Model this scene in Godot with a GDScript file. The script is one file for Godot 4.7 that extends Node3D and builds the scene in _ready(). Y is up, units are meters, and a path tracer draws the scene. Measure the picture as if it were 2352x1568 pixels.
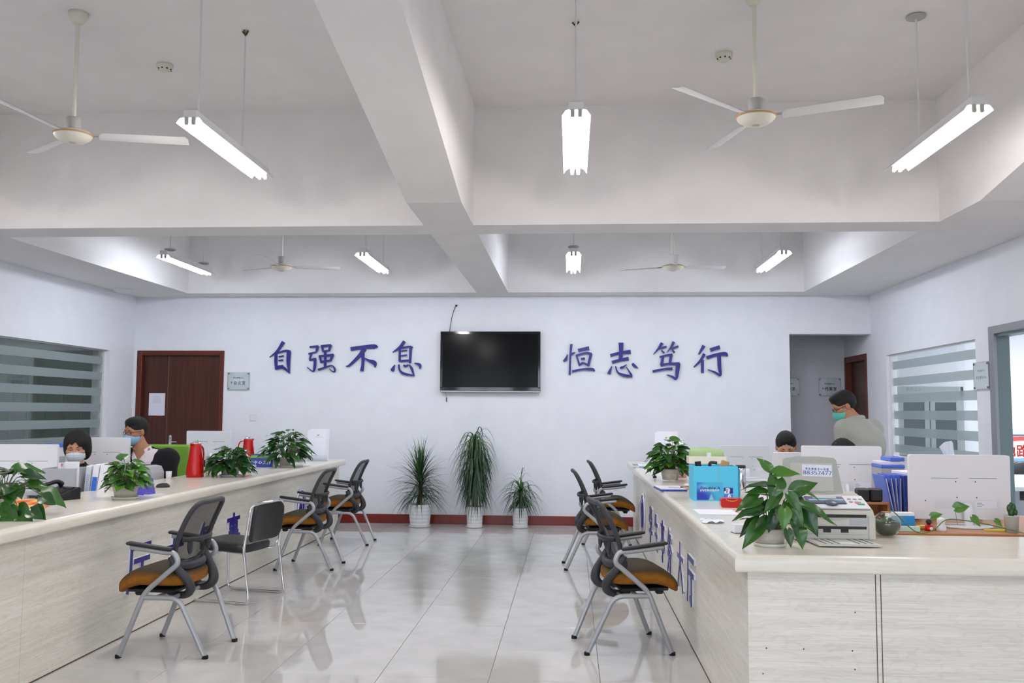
extends Node3D
# A service hall: two long counters, visitor chairs, plants, ceiling fans and fluorescent battens.
# World: x to the right, y up, the back wall lies 11.7 m in front of the camera along -z (a «depth» d is -z).

const BACK := 11.729      # depth of the back wall
const LEFT := -5.823      # left wall
const RIGHT := 3.8075     # right wall
const SOFFIT := 2.952     # underside of the beams
const CEIL := 3.933
const TOP := 0.85        # counter top height
const SLAB := 0.072      # thickness of the countertops
const CL := -2.842        # front panel of the left counter
const CR := 0.75          # front panel of the right counter

var M := {}
var taken := {}
var rng := RandomNumberGenerator.new()


# ------------------------------------------------------------------ mesh building
class Mb:
	var st := SurfaceTool.new()
	var empty := true
	func _init() -> void:
		st.begin(Mesh.PRIMITIVE_TRIANGLES)
		st.set_smooth_group(-1)
	func soft(on: bool) -> Mb:
		st.set_smooth_group(1 if on else -1)
		return self
	func group(n: int) -> Mb:
		st.set_smooth_group(n)
		return self
	func tri(a: Vector3, b: Vector3, c: Vector3, ua := Vector2.ZERO, ub := Vector2.ZERO, uc := Vector2.ZERO) -> void:  # counter-clockwise seen from outside
		empty = false
		st.set_uv(ua); st.add_vertex(a)
		st.set_uv(uc); st.add_vertex(c)
		st.set_uv(ub); st.add_vertex(b)
	func quad(a: Vector3, b: Vector3, c: Vector3, d: Vector3) -> void:
		var u := [Vector2(0, 1), Vector2(1, 1), Vector2(1, 0), Vector2(0, 0)]
		tri(a, b, c, u[0], u[1], u[2])
		tri(a, c, d, u[0], u[2], u[3])
	func out(p: Array, mid: Vector3) -> void:  # a triangle or quad turned away from mid
		var n: Vector3 = (p[1] - p[0]).cross(p[2] - p[0])
		if n.dot(p[0] - mid) < 0.0:
			p.reverse()
		if p.size() == 3:
			tri(p[0], p[1], p[2])
		else:
			quad(p[0], p[1], p[2], p[3])
	func box(c: Vector3, s: Vector3, b := 0.0, xf := Transform3D.IDENTITY) -> Mb:
		var h := s / 2.0
		b = minf(b, minf(h.x, minf(h.y, h.z)) * 0.98)
		var mid := xf * c
		for i in 3:
			var j := (i + 1) % 3
			var k := (i + 2) % 3
			for g in [-1.0, 1.0]:
				var p := []
				for q in [[-1, -1], [1, -1], [1, 1], [-1, 1]]:
					var v := Vector3.ZERO
					v[i] = h[i] * g
					v[j] = (h[j] - b) * q[0]
					v[k] = (h[k] - b) * q[1]
					p.append(xf * (c + v))
				out(p, mid)
		if b > 0.0:
			for i in 3:
				var j := (i + 1) % 3
				var k := (i + 2) % 3
				for q in [[-1, -1], [1, -1], [1, 1], [-1, 1]]:  # edges along axis i
					var p := []
					for e in [[-1.0, 0], [1.0, 0], [1.0, 1], [-1.0, 1]]:
						var v := Vector3.ZERO
						v[i] = (h[i] - b) * e[0]
						v[j] = (h[j] - (b if e[1] == 0 else 0.0)) * q[0]
						v[k] = (h[k] - (b if e[1] == 1 else 0.0)) * q[1]
						p.append(xf * (c + v))
					out(p, mid)
			for n in 8:
				var g := Vector3(1 if n & 1 else -1, 1 if n & 2 else -1, 1 if n & 4 else -1)
				var p := []
				for i in 3:
					var v := (h - Vector3.ONE * b)
					v[i] = h[i]
					p.append(xf * (c + v * g))
				out(p, mid)
		return self
	func span(a: Vector3, z: Vector3, b := 0.0) -> Mb:  # a box between two corners
		return box((a + z) / 2.0, (z - a).abs(), b)
	func tube(path: Array, r: Variant, seg := 10, closed := false, flat := 1.0, caps := true) -> Mb:  # r: one radius or one for each point; flat squashes the second axis
		var n := path.size()
		var rings := []
		var t0: Vector3 = (path[1] - path[0]).normalized()
		var nx := t0.cross(Vector3.UP if absf(t0.y) < 0.9 else Vector3.RIGHT).normalized()
		for i in n:
			var a: Vector3 = path[(i - 1 + n) % n] if closed or i > 0 else path[0]
			var z: Vector3 = path[(i + 1) % n] if closed or i < n - 1 else path[n - 1]
			var t := (z - a).normalized()
			nx = (nx - t * nx.dot(t)).normalized()
			var ny := t.cross(nx)
			var rr: float = r[i] if r is Array else r
			var ring := []
			for k in seg:
				var w := TAU * k / seg
				ring.append(path[i] + nx * cos(w) * rr + ny * sin(w) * rr * flat)
			rings.append(ring)
		var last := n if closed else n - 1
		for i in last:
			var p: Array = rings[i]
			var q: Array = rings[(i + 1) % n]
			for k in seg:
				var k2 := (k + 1) % seg
				quad(p[k], p[k2], q[k2], q[k])
		if caps and not closed:
			st.set_smooth_group(-1)
			for e in [0, n - 1]:
				for k in seg:
					var ring: Array = rings[e]
					if e == 0:
						tri(path[0], ring[(k + 1) % seg], ring[k])
					else:
						tri(path[e], ring[k], ring[(k + 1) % seg])
			st.set_smooth_group(1)
		return self
	func lathe(prof: Array, seg := 24, xf := Transform3D.IDENTITY, squash := 1.0) -> Mb:  # prof: Vector2(radius, height) from the bottom up along the outside
		for i in prof.size() - 1:
			var a: Vector2 = prof[i]
			var b: Vector2 = prof[i + 1]
			for k in seg:
				var w := TAU * k / seg
				var x := TAU * (k + 1) / seg
				var p := xf * Vector3(a.x * cos(w), a.y, -a.x * sin(w) * squash)
				var q := xf * Vector3(a.x * cos(x), a.y, -a.x * sin(x) * squash)
				var s := xf * Vector3(b.x * cos(x), b.y, -b.x * sin(x) * squash)
				var t := xf * Vector3(b.x * cos(w), b.y, -b.x * sin(w) * squash)
				if a.x < 1e-6:
					tri(p, s, t)
				elif b.x < 1e-6:
					tri(p, q, s)
				else:
					quad(p, q, s, t)
		return self
	func prism(poly: PackedVector2Array, depth: float, xf := Transform3D.IDENTITY, soft_side := false) -> Mb:  # poly in xy, front at z = 0, back at z = -depth
		if Geometry2D.is_polygon_clockwise(poly):
			poly.reverse()
		var ix := Geometry2D.triangulate_polygon(poly)
		var back := Vector3(0, 0, -depth)
		st.set_smooth_group(-1)
		for i in range(0, ix.size(), 3):
			var a := poly[ix[i]]
			var b := poly[ix[i + 1]]
			var c := poly[ix[i + 2]]
			if (b - a).cross(c - a) < 0:
				var h := b
				b = c
				c = h
			var pa := Vector3(a.x, a.y, 0)
			var pb := Vector3(b.x, b.y, 0)
			var pc := Vector3(c.x, c.y, 0)
			tri(xf * pa, xf * pb, xf * pc)
			tri(xf * (pa + back), xf * (pc + back), xf * (pb + back))
		if soft_side:
			st.set_smooth_group(2)
		for i in poly.size():
			var a := poly[i]
			var b := poly[(i + 1) % poly.size()]
			var pa := Vector3(a.x, a.y, 0)
			var pb := Vector3(b.x, b.y, 0)
			quad(xf * (pa + back), xf * (pb + back), xf * pb, xf * pa)
		st.set_smooth_group(-1)
		return self
	func sheet(rows: Array, both := false) -> Mb:  # rows of points make a skin, with uv
		for i in rows.size() - 1:
			for k in rows[i].size() - 1:
				var h := float(rows.size() - 1)
				var w := float(rows[i].size() - 1)
				var ua := Vector2(k / w, i / h)
				var ub := Vector2((k + 1) / w, i / h)
				var uc := Vector2((k + 1) / w, (i + 1) / h)
				var ud := Vector2(k / w, (i + 1) / h)
				tri(rows[i][k], rows[i][k + 1], rows[i + 1][k + 1], ua, ub, uc)
				tri(rows[i][k], rows[i + 1][k + 1], rows[i + 1][k], ua, uc, ud)
		return self
	func ball(c: Vector3, r: Vector3, seg := 14, rows := 9) -> Mb:
		var prof := []
		for i in rows + 1:
			var w := PI * i / rows - PI / 2
			prof.append(Vector2(0.0 if i == 0 or i == rows else cos(w), sin(w)))
		return lathe(prof, seg, Transform3D(Basis.from_scale(r), c))
	func done() -> ArrayMesh:
		st.generate_normals()
		return st.commit()


func V(x: float, y: float, d: float) -> Vector3:
	return Vector3(x, y, -d)


func numbered(n: String) -> String:
	taken[n] = taken.get(n, -1) + 1
	return n if taken[n] == 0 else "%s_%03d" % [n, taken[n]]


func obj(called: String, mesh: Variant, mat: Material, parent: Node = null) -> MeshInstance3D:
	var o := MeshInstance3D.new()
	o.name = called if parent else numbered(called)
	o.mesh = mesh.done() if mesh is Mb else mesh
	o.material_override = mat
	(parent if parent else self).add_child(o, true)
	return o


func tag(o: Node3D, label: String, category: String, group := "") -> Node3D:
	o.set_meta("label", label)
	o.set_meta("category", category)
	if group:
		o.set_meta("group", group)
	return o


func thing(called: String, label: String, category: String, at := Vector3.ZERO, turn := 0.0, group := "") -> Node3D:
	var o := Node3D.new()
	o.name = numbered(called)
	o.position = at
	o.rotation.y = turn
	add_child(o)
	tag(o, label, category, group)
	return o


func struct(called: String, mesh: Variant, mat: Material, label := "", parent: Node = null) -> MeshInstance3D:
	var o := obj(called, mesh, mat, parent)
	if parent == null:
		o.set_meta("kind", "structure")
		if label:
			o.set_meta("label", label)
	return o


func stuff(o: Node3D) -> Node3D:
	o.set_meta("kind", "stuff")
	return o


func dup(root: Node3D, at: Vector3, turn: float, label: String, group := "") -> Node3D:
	var r: Node3D = root.duplicate()
	var stem: String = str(root.name)
	if stem.right(3).is_valid_int() and stem[stem.length() - 4] == "_":
		stem = stem.left(stem.length() - 4)
	r.name = numbered(stem)
	add_child(r)
	r.position = at
	r.rotation.y = turn
	r.set_meta("label", label)
	if group:
		r.set_meta("group", group)
	return r


func curve(pts: Array, steps := 6) -> Array:  # a smooth path through the points
	var outp := []
	for i in pts.size() - 1:
		var a: Vector3 = pts[maxi(i - 1, 0)]
		var b: Vector3 = pts[i]
		var c: Vector3 = pts[i + 1]
		var d: Vector3 = pts[mini(i + 2, pts.size() - 1)]
		for s in steps:
			outp.append(b.cubic_interpolate(c, a, d, float(s) / steps))
	outp.append(pts[pts.size() - 1])
	return outp


func bent(pts: Array, r := 0.04, steps := 4) -> Array:  # straight runs with rounded corners, like a bent pipe
	var outp := [pts[0]]
	for i in range(1, pts.size() - 1):
		var a: Vector3 = pts[i - 1]
		var b: Vector3 = pts[i]
		var c: Vector3 = pts[i + 1]
		var k := minf(r, minf(a.distance_to(b), b.distance_to(c)) * 0.48)
		var p := b + (a - b).normalized() * k
		var q := b + (c - b).normalized() * k
		for s in steps + 1:
			var t := float(s) / steps
			outp.append(p.lerp(b, t).lerp(b.lerp(q, t), t))
	outp.append(pts[pts.size() - 1])
	return outp


# ------------------------------------------------------------------ materials
func mat(name_: String, c: Color, rough := 0.6, metal := 0.0) -> StandardMaterial3D:
	var m := StandardMaterial3D.new()
	m.resource_name = name_
	m.albedo_color = c
	m.roughness = rough
	m.metallic = metal
	M[name_] = m
	return m


func rgb(r: int, g: int, b: int) -> Color:
	return Color8(r, g, b)


func textured(m: StandardMaterial3D, im: Image, scale := Vector3.ONE, world := false) -> StandardMaterial3D:
	m.albedo_texture = ImageTexture.create_from_image(im)
	m.uv1_triplanar = true
	m.uv1_world_triplanar = world
	m.uv1_scale = scale
	return m


func grain(w: int, h: int, base: Color, dark: Color, lines: float, wave: float, seed_: int, strength: float) -> Image:  # wood whose grain runs along the u axis
	var n := FastNoiseLite.new()
	n.seed = seed_
	n.frequency = 0.01
	n.fractal_octaves = 3
	var im := Image.create(w, h, false, Image.FORMAT_RGB8)
	for y in h:
		for x in w:
			var fx := 0.5 - 0.5 * cos(TAU * x / w)  # fades the seam
			var wob := lerpf(n.get_noise_2d(x * 0.5 + 900, y * 1.2), n.get_noise_2d((x - w) * 0.5 + 900, y * 1.2), float(x) / w)
			var ring := sin((y * lines / h + wob * wave) * TAU)
			var fine := lerpf(n.get_noise_2d(x * 0.6, y * 22.0), n.get_noise_2d((x - w) * 0.6, y * 22.0), float(x) / w)
			var broad := n.get_noise_2d(fx * 40.0, y * 3.0 + 500)
			var t := clampf(0.30 + 0.30 * pow(maxf(ring, 0.0), 2.0) + fine * 0.75 + broad * 0.5, 0.0, 1.0) * strength
			im.set_pixel(x, y, base.lerp(dark, t))
	return im


func speckle(w: int, base: Color, dark: Color, freq: float, seed_: int, strength: float) -> Image:
	var n := FastNoiseLite.new()
	n.seed = seed_
	n.frequency = freq
	n.fractal_octaves = 4
	var im := n.get_seamless_image(w, w, false, false, 0.2)
	im.convert(Image.FORMAT_RGB8)
	for y in w:
		for x in w:
			im.set_pixel(x, y, base.lerp(dark, im.get_pixel(x, y).r * strength))
	return im


const GLYPHS := {
	"学": [[20, 8, 28, 22], [48, 4, 52, 20], [80, 6, 70, 22], [12, 42, 12, 30, 88, 30, 84, 42], [30, 46, 70, 46, 50, 58], [50, 58, 50, 92, 38, 88], [10, 68, 90, 68]],
	"生": [[28, 10, 16, 36], [24, 30, 82, 30], [50, 8, 50, 90], [22, 58, 78, 58], [8, 90, 92, 90]],
	"事": [[10, 16, 90, 16], [28, 26, 72, 26, 72, 38, 28, 38, 28, 26], [22, 48, 78, 48, 78, 70, 20, 70], [8, 59, 92, 59], [50, 4, 50, 94, 38, 90]],
	"务": [[36, 6, 12, 36], [32, 18, 72, 18, 20, 50], [34, 26, 88, 50], [18, 60, 74, 60, 68, 92, 54, 88], [46, 50, 40, 70, 14, 94]],
	"大": [[8, 34, 92, 34], [50, 6, 46, 44, 10, 92], [50, 40, 90, 92]],
	"厅": [[14, 12, 92, 12], [16, 12, 14, 60, 4, 92], [30, 38, 88, 38], [60, 38, 60, 90, 44, 84]],
	"会": [[50, 4, 8, 44], [50, 4, 92, 44], [30, 44, 70, 44], [14, 60, 86, 60], [46, 60, 22, 88, 80, 84], [66, 70, 86, 92]],
	"议": [[14, 8, 22, 18], [6, 36, 20, 36, 20, 84, 30, 74], [60, 6, 66, 20], [38, 20, 60, 64, 92, 92], [86, 16, 64, 66, 34, 92]],
	"室": [[50, 2, 50, 12], [10, 28, 10, 14, 90, 14, 90, 28], [22, 32, 78, 32], [48, 32, 30, 50, 72, 48], [60, 40, 76, 54], [50, 54, 50, 90], [24, 70, 76, 70], [8, 90, 92, 90]],
	"档": [[22, 4, 22, 94], [6, 28, 40, 28], [22, 34, 6, 64], [24, 40, 38, 54], [68, 4, 68, 40], [50, 12, 56, 30], [88, 10, 80, 30], [48, 42, 90, 42, 90, 92, 48, 92], [50, 66, 90, 66]],
	"案": [[50, 2, 50, 10], [10, 24, 10, 12, 90, 12, 90, 24], [42, 18, 30, 46, 74, 50], [66, 22, 30, 52], [20, 30, 82, 30], [8, 62, 92, 62], [50, 52, 50, 96], [48, 64, 12, 92], [52, 64, 88, 92]],
	"工": [[14, 14, 86, 14], [50, 14, 50, 86], [6, 86, 94, 86]],
	"作": [[26, 4, 6, 44], [18, 30, 18, 94], [52, 6, 38, 40], [46, 24, 94, 24], [62, 24, 62, 94], [62, 46, 90, 46], [62, 68, 90, 68]],
	"中": [[16, 26, 84, 26, 84, 60, 16, 60, 16, 26], [50, 4, 50, 96]],
	"心": [[14, 44, 8, 70], [34, 30, 40, 78, 74, 80, 78, 64], [46, 22, 58, 38], [78, 36, 92, 58]],
	"传": [[26, 4, 6, 44], [18, 30, 18, 94], [44, 20, 88, 20], [36, 42, 96, 42], [62, 4, 52, 62, 84, 62, 64, 90], [50, 76, 72, 92]],
	"真": [[10, 14, 90, 14], [50, 2, 50, 24], [26, 24, 74, 24, 74, 72, 26, 72, 26, 24], [26, 40, 74, 40], [26, 56, 74, 56], [6, 74, 94, 74], [34, 80, 14, 96], [66, 80, 88, 96]],
	"跑": [[10, 8, 40, 8, 40, 34, 10, 34, 10, 8], [25, 34, 25, 84], [25, 56, 42, 56], [10, 50, 10, 86, 44, 80], [60, 4, 46, 34], [54, 22, 92, 22, 90, 62, 80, 60], [54, 40, 80, 40, 80, 56], [54, 40, 54, 88, 94, 88, 94, 72]],
	"动": [[10, 16, 44, 16], [4, 40, 50, 40], [26, 40, 10, 78, 46, 72], [36, 56, 48, 84], [50, 34, 92, 34, 86, 88, 74, 84], [70, 6, 68, 50, 46, 92]],
	"一": [[8, 52, 92, 46]],
}


func stamp(im: Image, glyph: String, x: float, y: float, size: float, thick: float, c: Color) -> void:  # print one character into a picture
	for s in GLYPHS[glyph]:
		for i in range(0, s.size() - 2, 2):
			var a := Vector2(x + s[i] * size / 100.0, y + s[i + 1] * size / 100.0)
			var b := Vector2(x + s[i + 2] * size / 100.0, y + s[i + 3] * size / 100.0)
			line(im, a, b, thick, c)


func line(im: Image, a: Vector2, b: Vector2, thick: float, c: Color) -> void:
	var n := ceili(a.distance_to(b)) + 1
	for i in n + 1:
		var p := a.lerp(b, float(i) / n)
		im.fill_rect(Rect2i(roundi(p.x - thick / 2), roundi(p.y - thick / 2), maxi(1, roundi(thick)), maxi(1, roundi(thick))), c)


func picture(name_: String, im: Image, rough := 0.5) -> StandardMaterial3D:  # a printed face with its own uv
	var m := mat(name_, Color.WHITE, rough)
	m.albedo_texture = ImageTexture.create_from_image(im)
	m.texture_repeat = false
	return m


func face(w: float, h: float, xf := Transform3D.IDENTITY) -> Mb:  # a printed sheet of paper thickness, front towards +z
	var b := Mb.new()
	var t := 0.0006
	b.quad(xf * Vector3(-w / 2, -h / 2, t), xf * Vector3(w / 2, -h / 2, t), xf * Vector3(w / 2, h / 2, t), xf * Vector3(-w / 2, h / 2, t))
	b.box(Vector3.ZERO, Vector3(w, h, t), 0.0, xf)
	return b


func text(called: String, s: String, height: float, m: Material, parent: Node, at: Vector3, italic := 0.0, font_name := "Droid Sans", weight := 700, wide := 1.0) -> MeshInstance3D:
	var f := SystemFont.new()
	f.font_names = PackedStringArray([font_name])
	f.font_weight = weight
	var t := TextMesh.new()
	t.font = f
	t.text = s
	t.font_size = 64
	t.pixel_size = height / 46.0
	t.depth = 0.0008
	t.curve_step = 2.0
	var o := MeshInstance3D.new()
	o.name = called
	o.mesh = t
	o.material_override = m
	o.transform = Transform3D(Basis(Vector3(wide, 0, 0), Vector3(italic, 1, 0), Vector3(0, 0, 1)), at)
	parent.add_child(o, true)
	return o


func _ready() -> void:
	# camera
	var cam := Camera3D.new()
	cam.name = "camera"
	cam.position = Vector3(0, 1.4396, 0)
	cam.rotation = Vector3(0.0778, 0.0649, 0.0059)
	cam.fov = rad_to_deg(2.0 * atan(784.0 / 2077.7))
	cam.near = 0.05
	add_child(cam)
	cam.current = true
	# an overcast sky, which reaches the hall through the windows behind the camera
	var sky := ProceduralSkyMaterial.new()
	sky.sky_top_color = Color(0.80, 0.86, 0.95)
	sky.sky_horizon_color = Color(0.90, 0.93, 0.97)
	sky.ground_bottom_color = Color(0.30, 0.31, 0.30)
	sky.ground_horizon_color = Color(0.62, 0.64, 0.66)
	var env := Environment.new()
	env.background_mode = Environment.BG_SKY
	env.sky = Sky.new()
	env.sky.sky_material = sky
	env.background_energy_multiplier = SKY
	env.tonemap_mode = Environment.TONE_MAPPER_LINEAR
	env.tonemap_exposure = EXPOSURE
	env.sdfgi_enabled = true
	env.ssao_enabled = true
	env.ssil_enabled = true
	var we := WorldEnvironment.new()
	we.name = "world"
	we.environment = env
	add_child(we)
	rng.seed = 7
	make_materials()
	# the large structure
	build_floor()
	build_walls()
	build_ceiling()
	build_windows()
	build_rooms_beyond()
	# the lamps and fans
	build_lamps()
	build_fans()
	# the objects, large ones first
	build_counters()
	build_desks()
	build_chairs()
	build_people()
	build_floor_plants()
	build_counter_plants()
	build_wall_things()
	build_letters()
	build_monitors()
	build_left_counter_things()
	build_right_counter_things()
	build_desk_things()


const SKY := 4.4
const EXPOSURE := 1.58
const LAMP := 0.78
const SIDEWAYS := 0.125


func make_materials() -> void:
	textured(mat("wall_paint", Color.WHITE, 0.85), speckle(256, Color(0.935, 0.94, 0.962), Color(0.915, 0.92, 0.943), 0.02, 3, 1.0), Vector3.ONE * 0.5, true)
	textured(mat("ceiling_paint", Color.WHITE, 0.9), speckle(256, Color(0.94, 0.93, 0.928), Color(0.92, 0.91, 0.908), 0.02, 5, 1.0), Vector3.ONE * 0.5, true)
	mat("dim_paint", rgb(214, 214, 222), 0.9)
	var ti := speckle(512, Color(0.83, 0.825, 0.815), Color(0.77, 0.765, 0.75), 0.006, 11, 1.0)
	for i in 4:
		var m := textured(mat("tile_%d" % i, Color.WHITE, 0.035), ti, Vector3.ONE * 0.9, true)
		m.albedo_color = Color(1, 1, 1) * [1.0, 0.985, 0.97, 0.99][i]
		m.albedo_color.a = 1.0
		m.uv1_offset = Vector3(0.37, 0.21, 0.63) * i
	mat("grout", rgb(120, 118, 112), 0.9)
	var ash := grain(768, 512, Color(0.93, 0.915, 0.875), Color(0.77, 0.735, 0.67), 20.0, 2.6, 21, 0.50)
	var m1 := textured(mat("panel_wood", Color.WHITE, 0.32), ash, Vector3(0.8, 1.6, 0.8), true)
	m1.uv1_triplanar_sharpness = 8.0
	var m2 := textured(mat("slab_wood", Color(1, 0.99, 0.965), 0.22), grain(512, 512, Color(0.93, 0.92, 0.89), Color(0.84, 0.815, 0.765), 9.0, 2.0, 5, 0.45), Vector3(0.9, 0.9, 0.9), true)
	m2.uv1_triplanar_sharpness = 8.0
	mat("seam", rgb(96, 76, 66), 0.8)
	var dk := grain(256, 512, Color(0.33, 0.14, 0.075), Color(0.19, 0.07, 0.035), 40.0, 1.4, 9, 0.9)
	dk.rotate_90(CLOCKWISE)
	textured(mat("door_wood", Color.WHITE, 0.38), dk, Vector3(1.1, 0.55, 1.1), true)
	mat("door_trim", rgb(92, 34, 18), 0.4)
	mat("skirting", rgb(122, 30, 22), 0.35)
	mat("steel_trim", rgb(150, 152, 155), 0.35, 0.6)
	mat("steel_lining", rgb(112, 128, 128), 0.38, 0.35)
	var g := mat("glass", Color(0.75, 0.9, 0.86, 0.06), 0.02)
	g.transparency = BaseMaterial3D.TRANSPARENCY_ALPHA
	var fr := mat("frosted_film", Color(0.66, 0.71, 0.715, 0.6), 0.5)
	fr.transparency = BaseMaterial3D.TRANSPARENCY_ALPHA
	mat("white_plastic", rgb(232, 232, 236), 0.35)
	mat("white_metal", rgb(222, 222, 222), 0.35)
	mat("off_white", rgb(222, 220, 206), 0.45)
	mat("grey_plastic", rgb(178, 178, 172), 0.5)
	mat("dark_plastic", rgb(36, 37, 41), 0.45)
	mat("black", rgb(20, 20, 22), 0.5)
	mat("black_gloss", rgb(9, 10, 11), 0.06)
	mat("screen_glass", rgb(14, 15, 17), 0.13).metallic_specular = 0.22
	mat("silver_paint", rgb(172, 174, 178), 0.38, 0.45)
	mat("chrome", rgb(225, 226, 228), 0.1, 1.0)
	mat("rubber", rgb(24, 23, 23), 0.8)
	mat("charcoal_frame", rgb(50, 51, 56), 0.5)
	var me := mat("chair_mesh", Color(0.10, 0.10, 0.105, 0.74), 0.8)
	me.transparency = BaseMaterial3D.TRANSPARENCY_ALPHA
	var se := mat("seat_fabric", Color.WHITE, 0.95)
	se.vertex_color_use_as_albedo = true
	mat("black_leather", rgb(33, 34, 36), 0.42)
	mat("red_plastic", rgb(196, 12, 14), 0.18)
	mat("blue_acrylic", rgb(30, 18, 128), 0.3)
	mat("white_acrylic", rgb(225, 226, 232), 0.3)
	mat("paper", rgb(236, 237, 245), 0.8)
	mat("soil", rgb(62, 47, 36), 0.95)
	mat("pot_white", rgb(222, 222, 224), 0.4)
	var pk := grain(256, 256, Color(0.80, 0.785, 0.745), Color(0.62, 0.60, 0.55), 12.0, 0.8, 13, 0.55)
	textured(mat("pot_marbled", Color.WHITE, 0.45), pk, Vector3(5, 5, 5))
	mat("saucer", rgb(218, 217, 208), 0.4)
	for i in 4:
		var l := mat("leaf_%d" % i, [rgb(52, 98, 36), rgb(38, 78, 34), rgb(74, 122, 40), rgb(30, 62, 32)][i], 0.24)
		l.backlight = Color(0.10, 0.16, 0.03)
		l.backlight_enabled = true
	mat("leaf_vein", rgb(120, 160, 96), 0.4)
	for i in 3:
		var l := mat("strap_%d" % i, [rgb(40, 72, 42), rgb(66, 104, 40), rgb(30, 54, 36)][i], 0.4)
		l.backlight = Color(0.06, 0.1, 0.02)
		l.backlight_enabled = true
	mat("stem", rgb(88, 118, 52), 0.6)
	mat("trunk", rgb(84, 66, 46), 0.9)
	mat("skin", rgb(196, 146, 116), 0.55)
	mat("skin_tan", rgb(176, 126, 96), 0.55)
	mat("hair", rgb(15, 13, 13), 0.75)
	mat("mask_blue", rgb(150, 198, 232), 0.75)
	mat("mask_white", rgb(212, 226, 238), 0.75)
	mat("mask_green", rgb(96, 196, 182), 0.75)
	mat("cloth_black", rgb(22, 20, 24), 0.95)
	mat("cloth_white", rgb(226, 220, 228), 0.9)
	mat("cloth_grey", rgb(166, 168, 160), 0.95)
	mat("cloth_navy", rgb(40, 46, 70), 0.95)
	mat("green_fabric", rgb(128, 176, 66), 0.8)
	mat("desk_wood", rgb(176, 122, 74), 0.3)
	mat("desk_white", rgb(214, 214, 214), 0.5)
	mat("blue_folder", rgb(84, 116, 218), 0.4)
	mat("blue_dark", rgb(62, 84, 176), 0.4)
	mat("orange_red", rgb(206, 66, 44), 0.5)
	mat("cardboard", rgb(188, 154, 112), 0.85)
	mat("olive", rgb(98, 96, 62), 0.8)
	mat("cabinet_grey", rgb(150, 156, 156), 0.5)
	mat("cabinet_dark", rgb(58, 68, 72), 0.25)
	mat("cream", rgb(236, 232, 214), 0.4)
	mat("fax_grey", rgb(198, 197, 188), 0.45)
	mat("fax_lid", rgb(176, 180, 172), 0.35)
	mat("charcoal_blue", rgb(84, 90, 108), 0.35)
	mat("lcd", rgb(186, 196, 198), 0.3)
	mat("pale_blue", rgb(146, 198, 226), 0.4)
	mat("yellow", rgb(232, 206, 70), 0.5)
	mat("red_cloth", rgb(170, 24, 28), 0.8)
	var tu := mat("tube_glow", Color.WHITE, 0.4)
	tu.emission_enabled = true
	tu.emission = Color(1.0, 0.985, 0.97)
	tu.emission_energy_multiplier = 3.0


# ------------------------------------------------------------------ the hall
func build_floor() -> void:
	var fl := Mb.new()
	fl.span(V(-9.5, -0.12, -3.4), V(8.6, -0.006, 13.4))
	var floor_ := struct("floor", fl, M.tile_2, "pale polished porcelain tile floor of the hall")
	var sub := Mb.new()
	sub.span(V(-2.86, -0.01, 1.3), V(0.78, -0.0045, BACK))
	struct("grout_bed", sub, M.grout, "", floor_)
	var tile := Mb.new()
	tile.box(Vector3(0, -0.003, 0), Vector3(0.5975, 0.0058, 0.5975), 0.0008)
	var tm := tile.done()
	var r := RandomNumberGenerator.new()
	r.seed = 4
	for j in 17:
		var d := 1.4076 + 0.6 * j + 0.3
		for i in 6:
			var o := obj("tile", tm, M["tile_%d" % r.randi_range(0, 3)], floor_)
			o.position = V(-2.84 + 0.6 * i + 0.3, 0, d)
	var strip := Mb.new()
	strip.box(Vector3(0, -0.003, 0), Vector3(0.5975, 0.0058, 0.118), 0.0008)
	var sm := strip.done()
	for i in 6:
		var o := obj("tile", sm, M.tile_1, floor_)
		o.position = V(-2.84 + 0.6 * i + 0.3, 0, 11.668)


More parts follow.
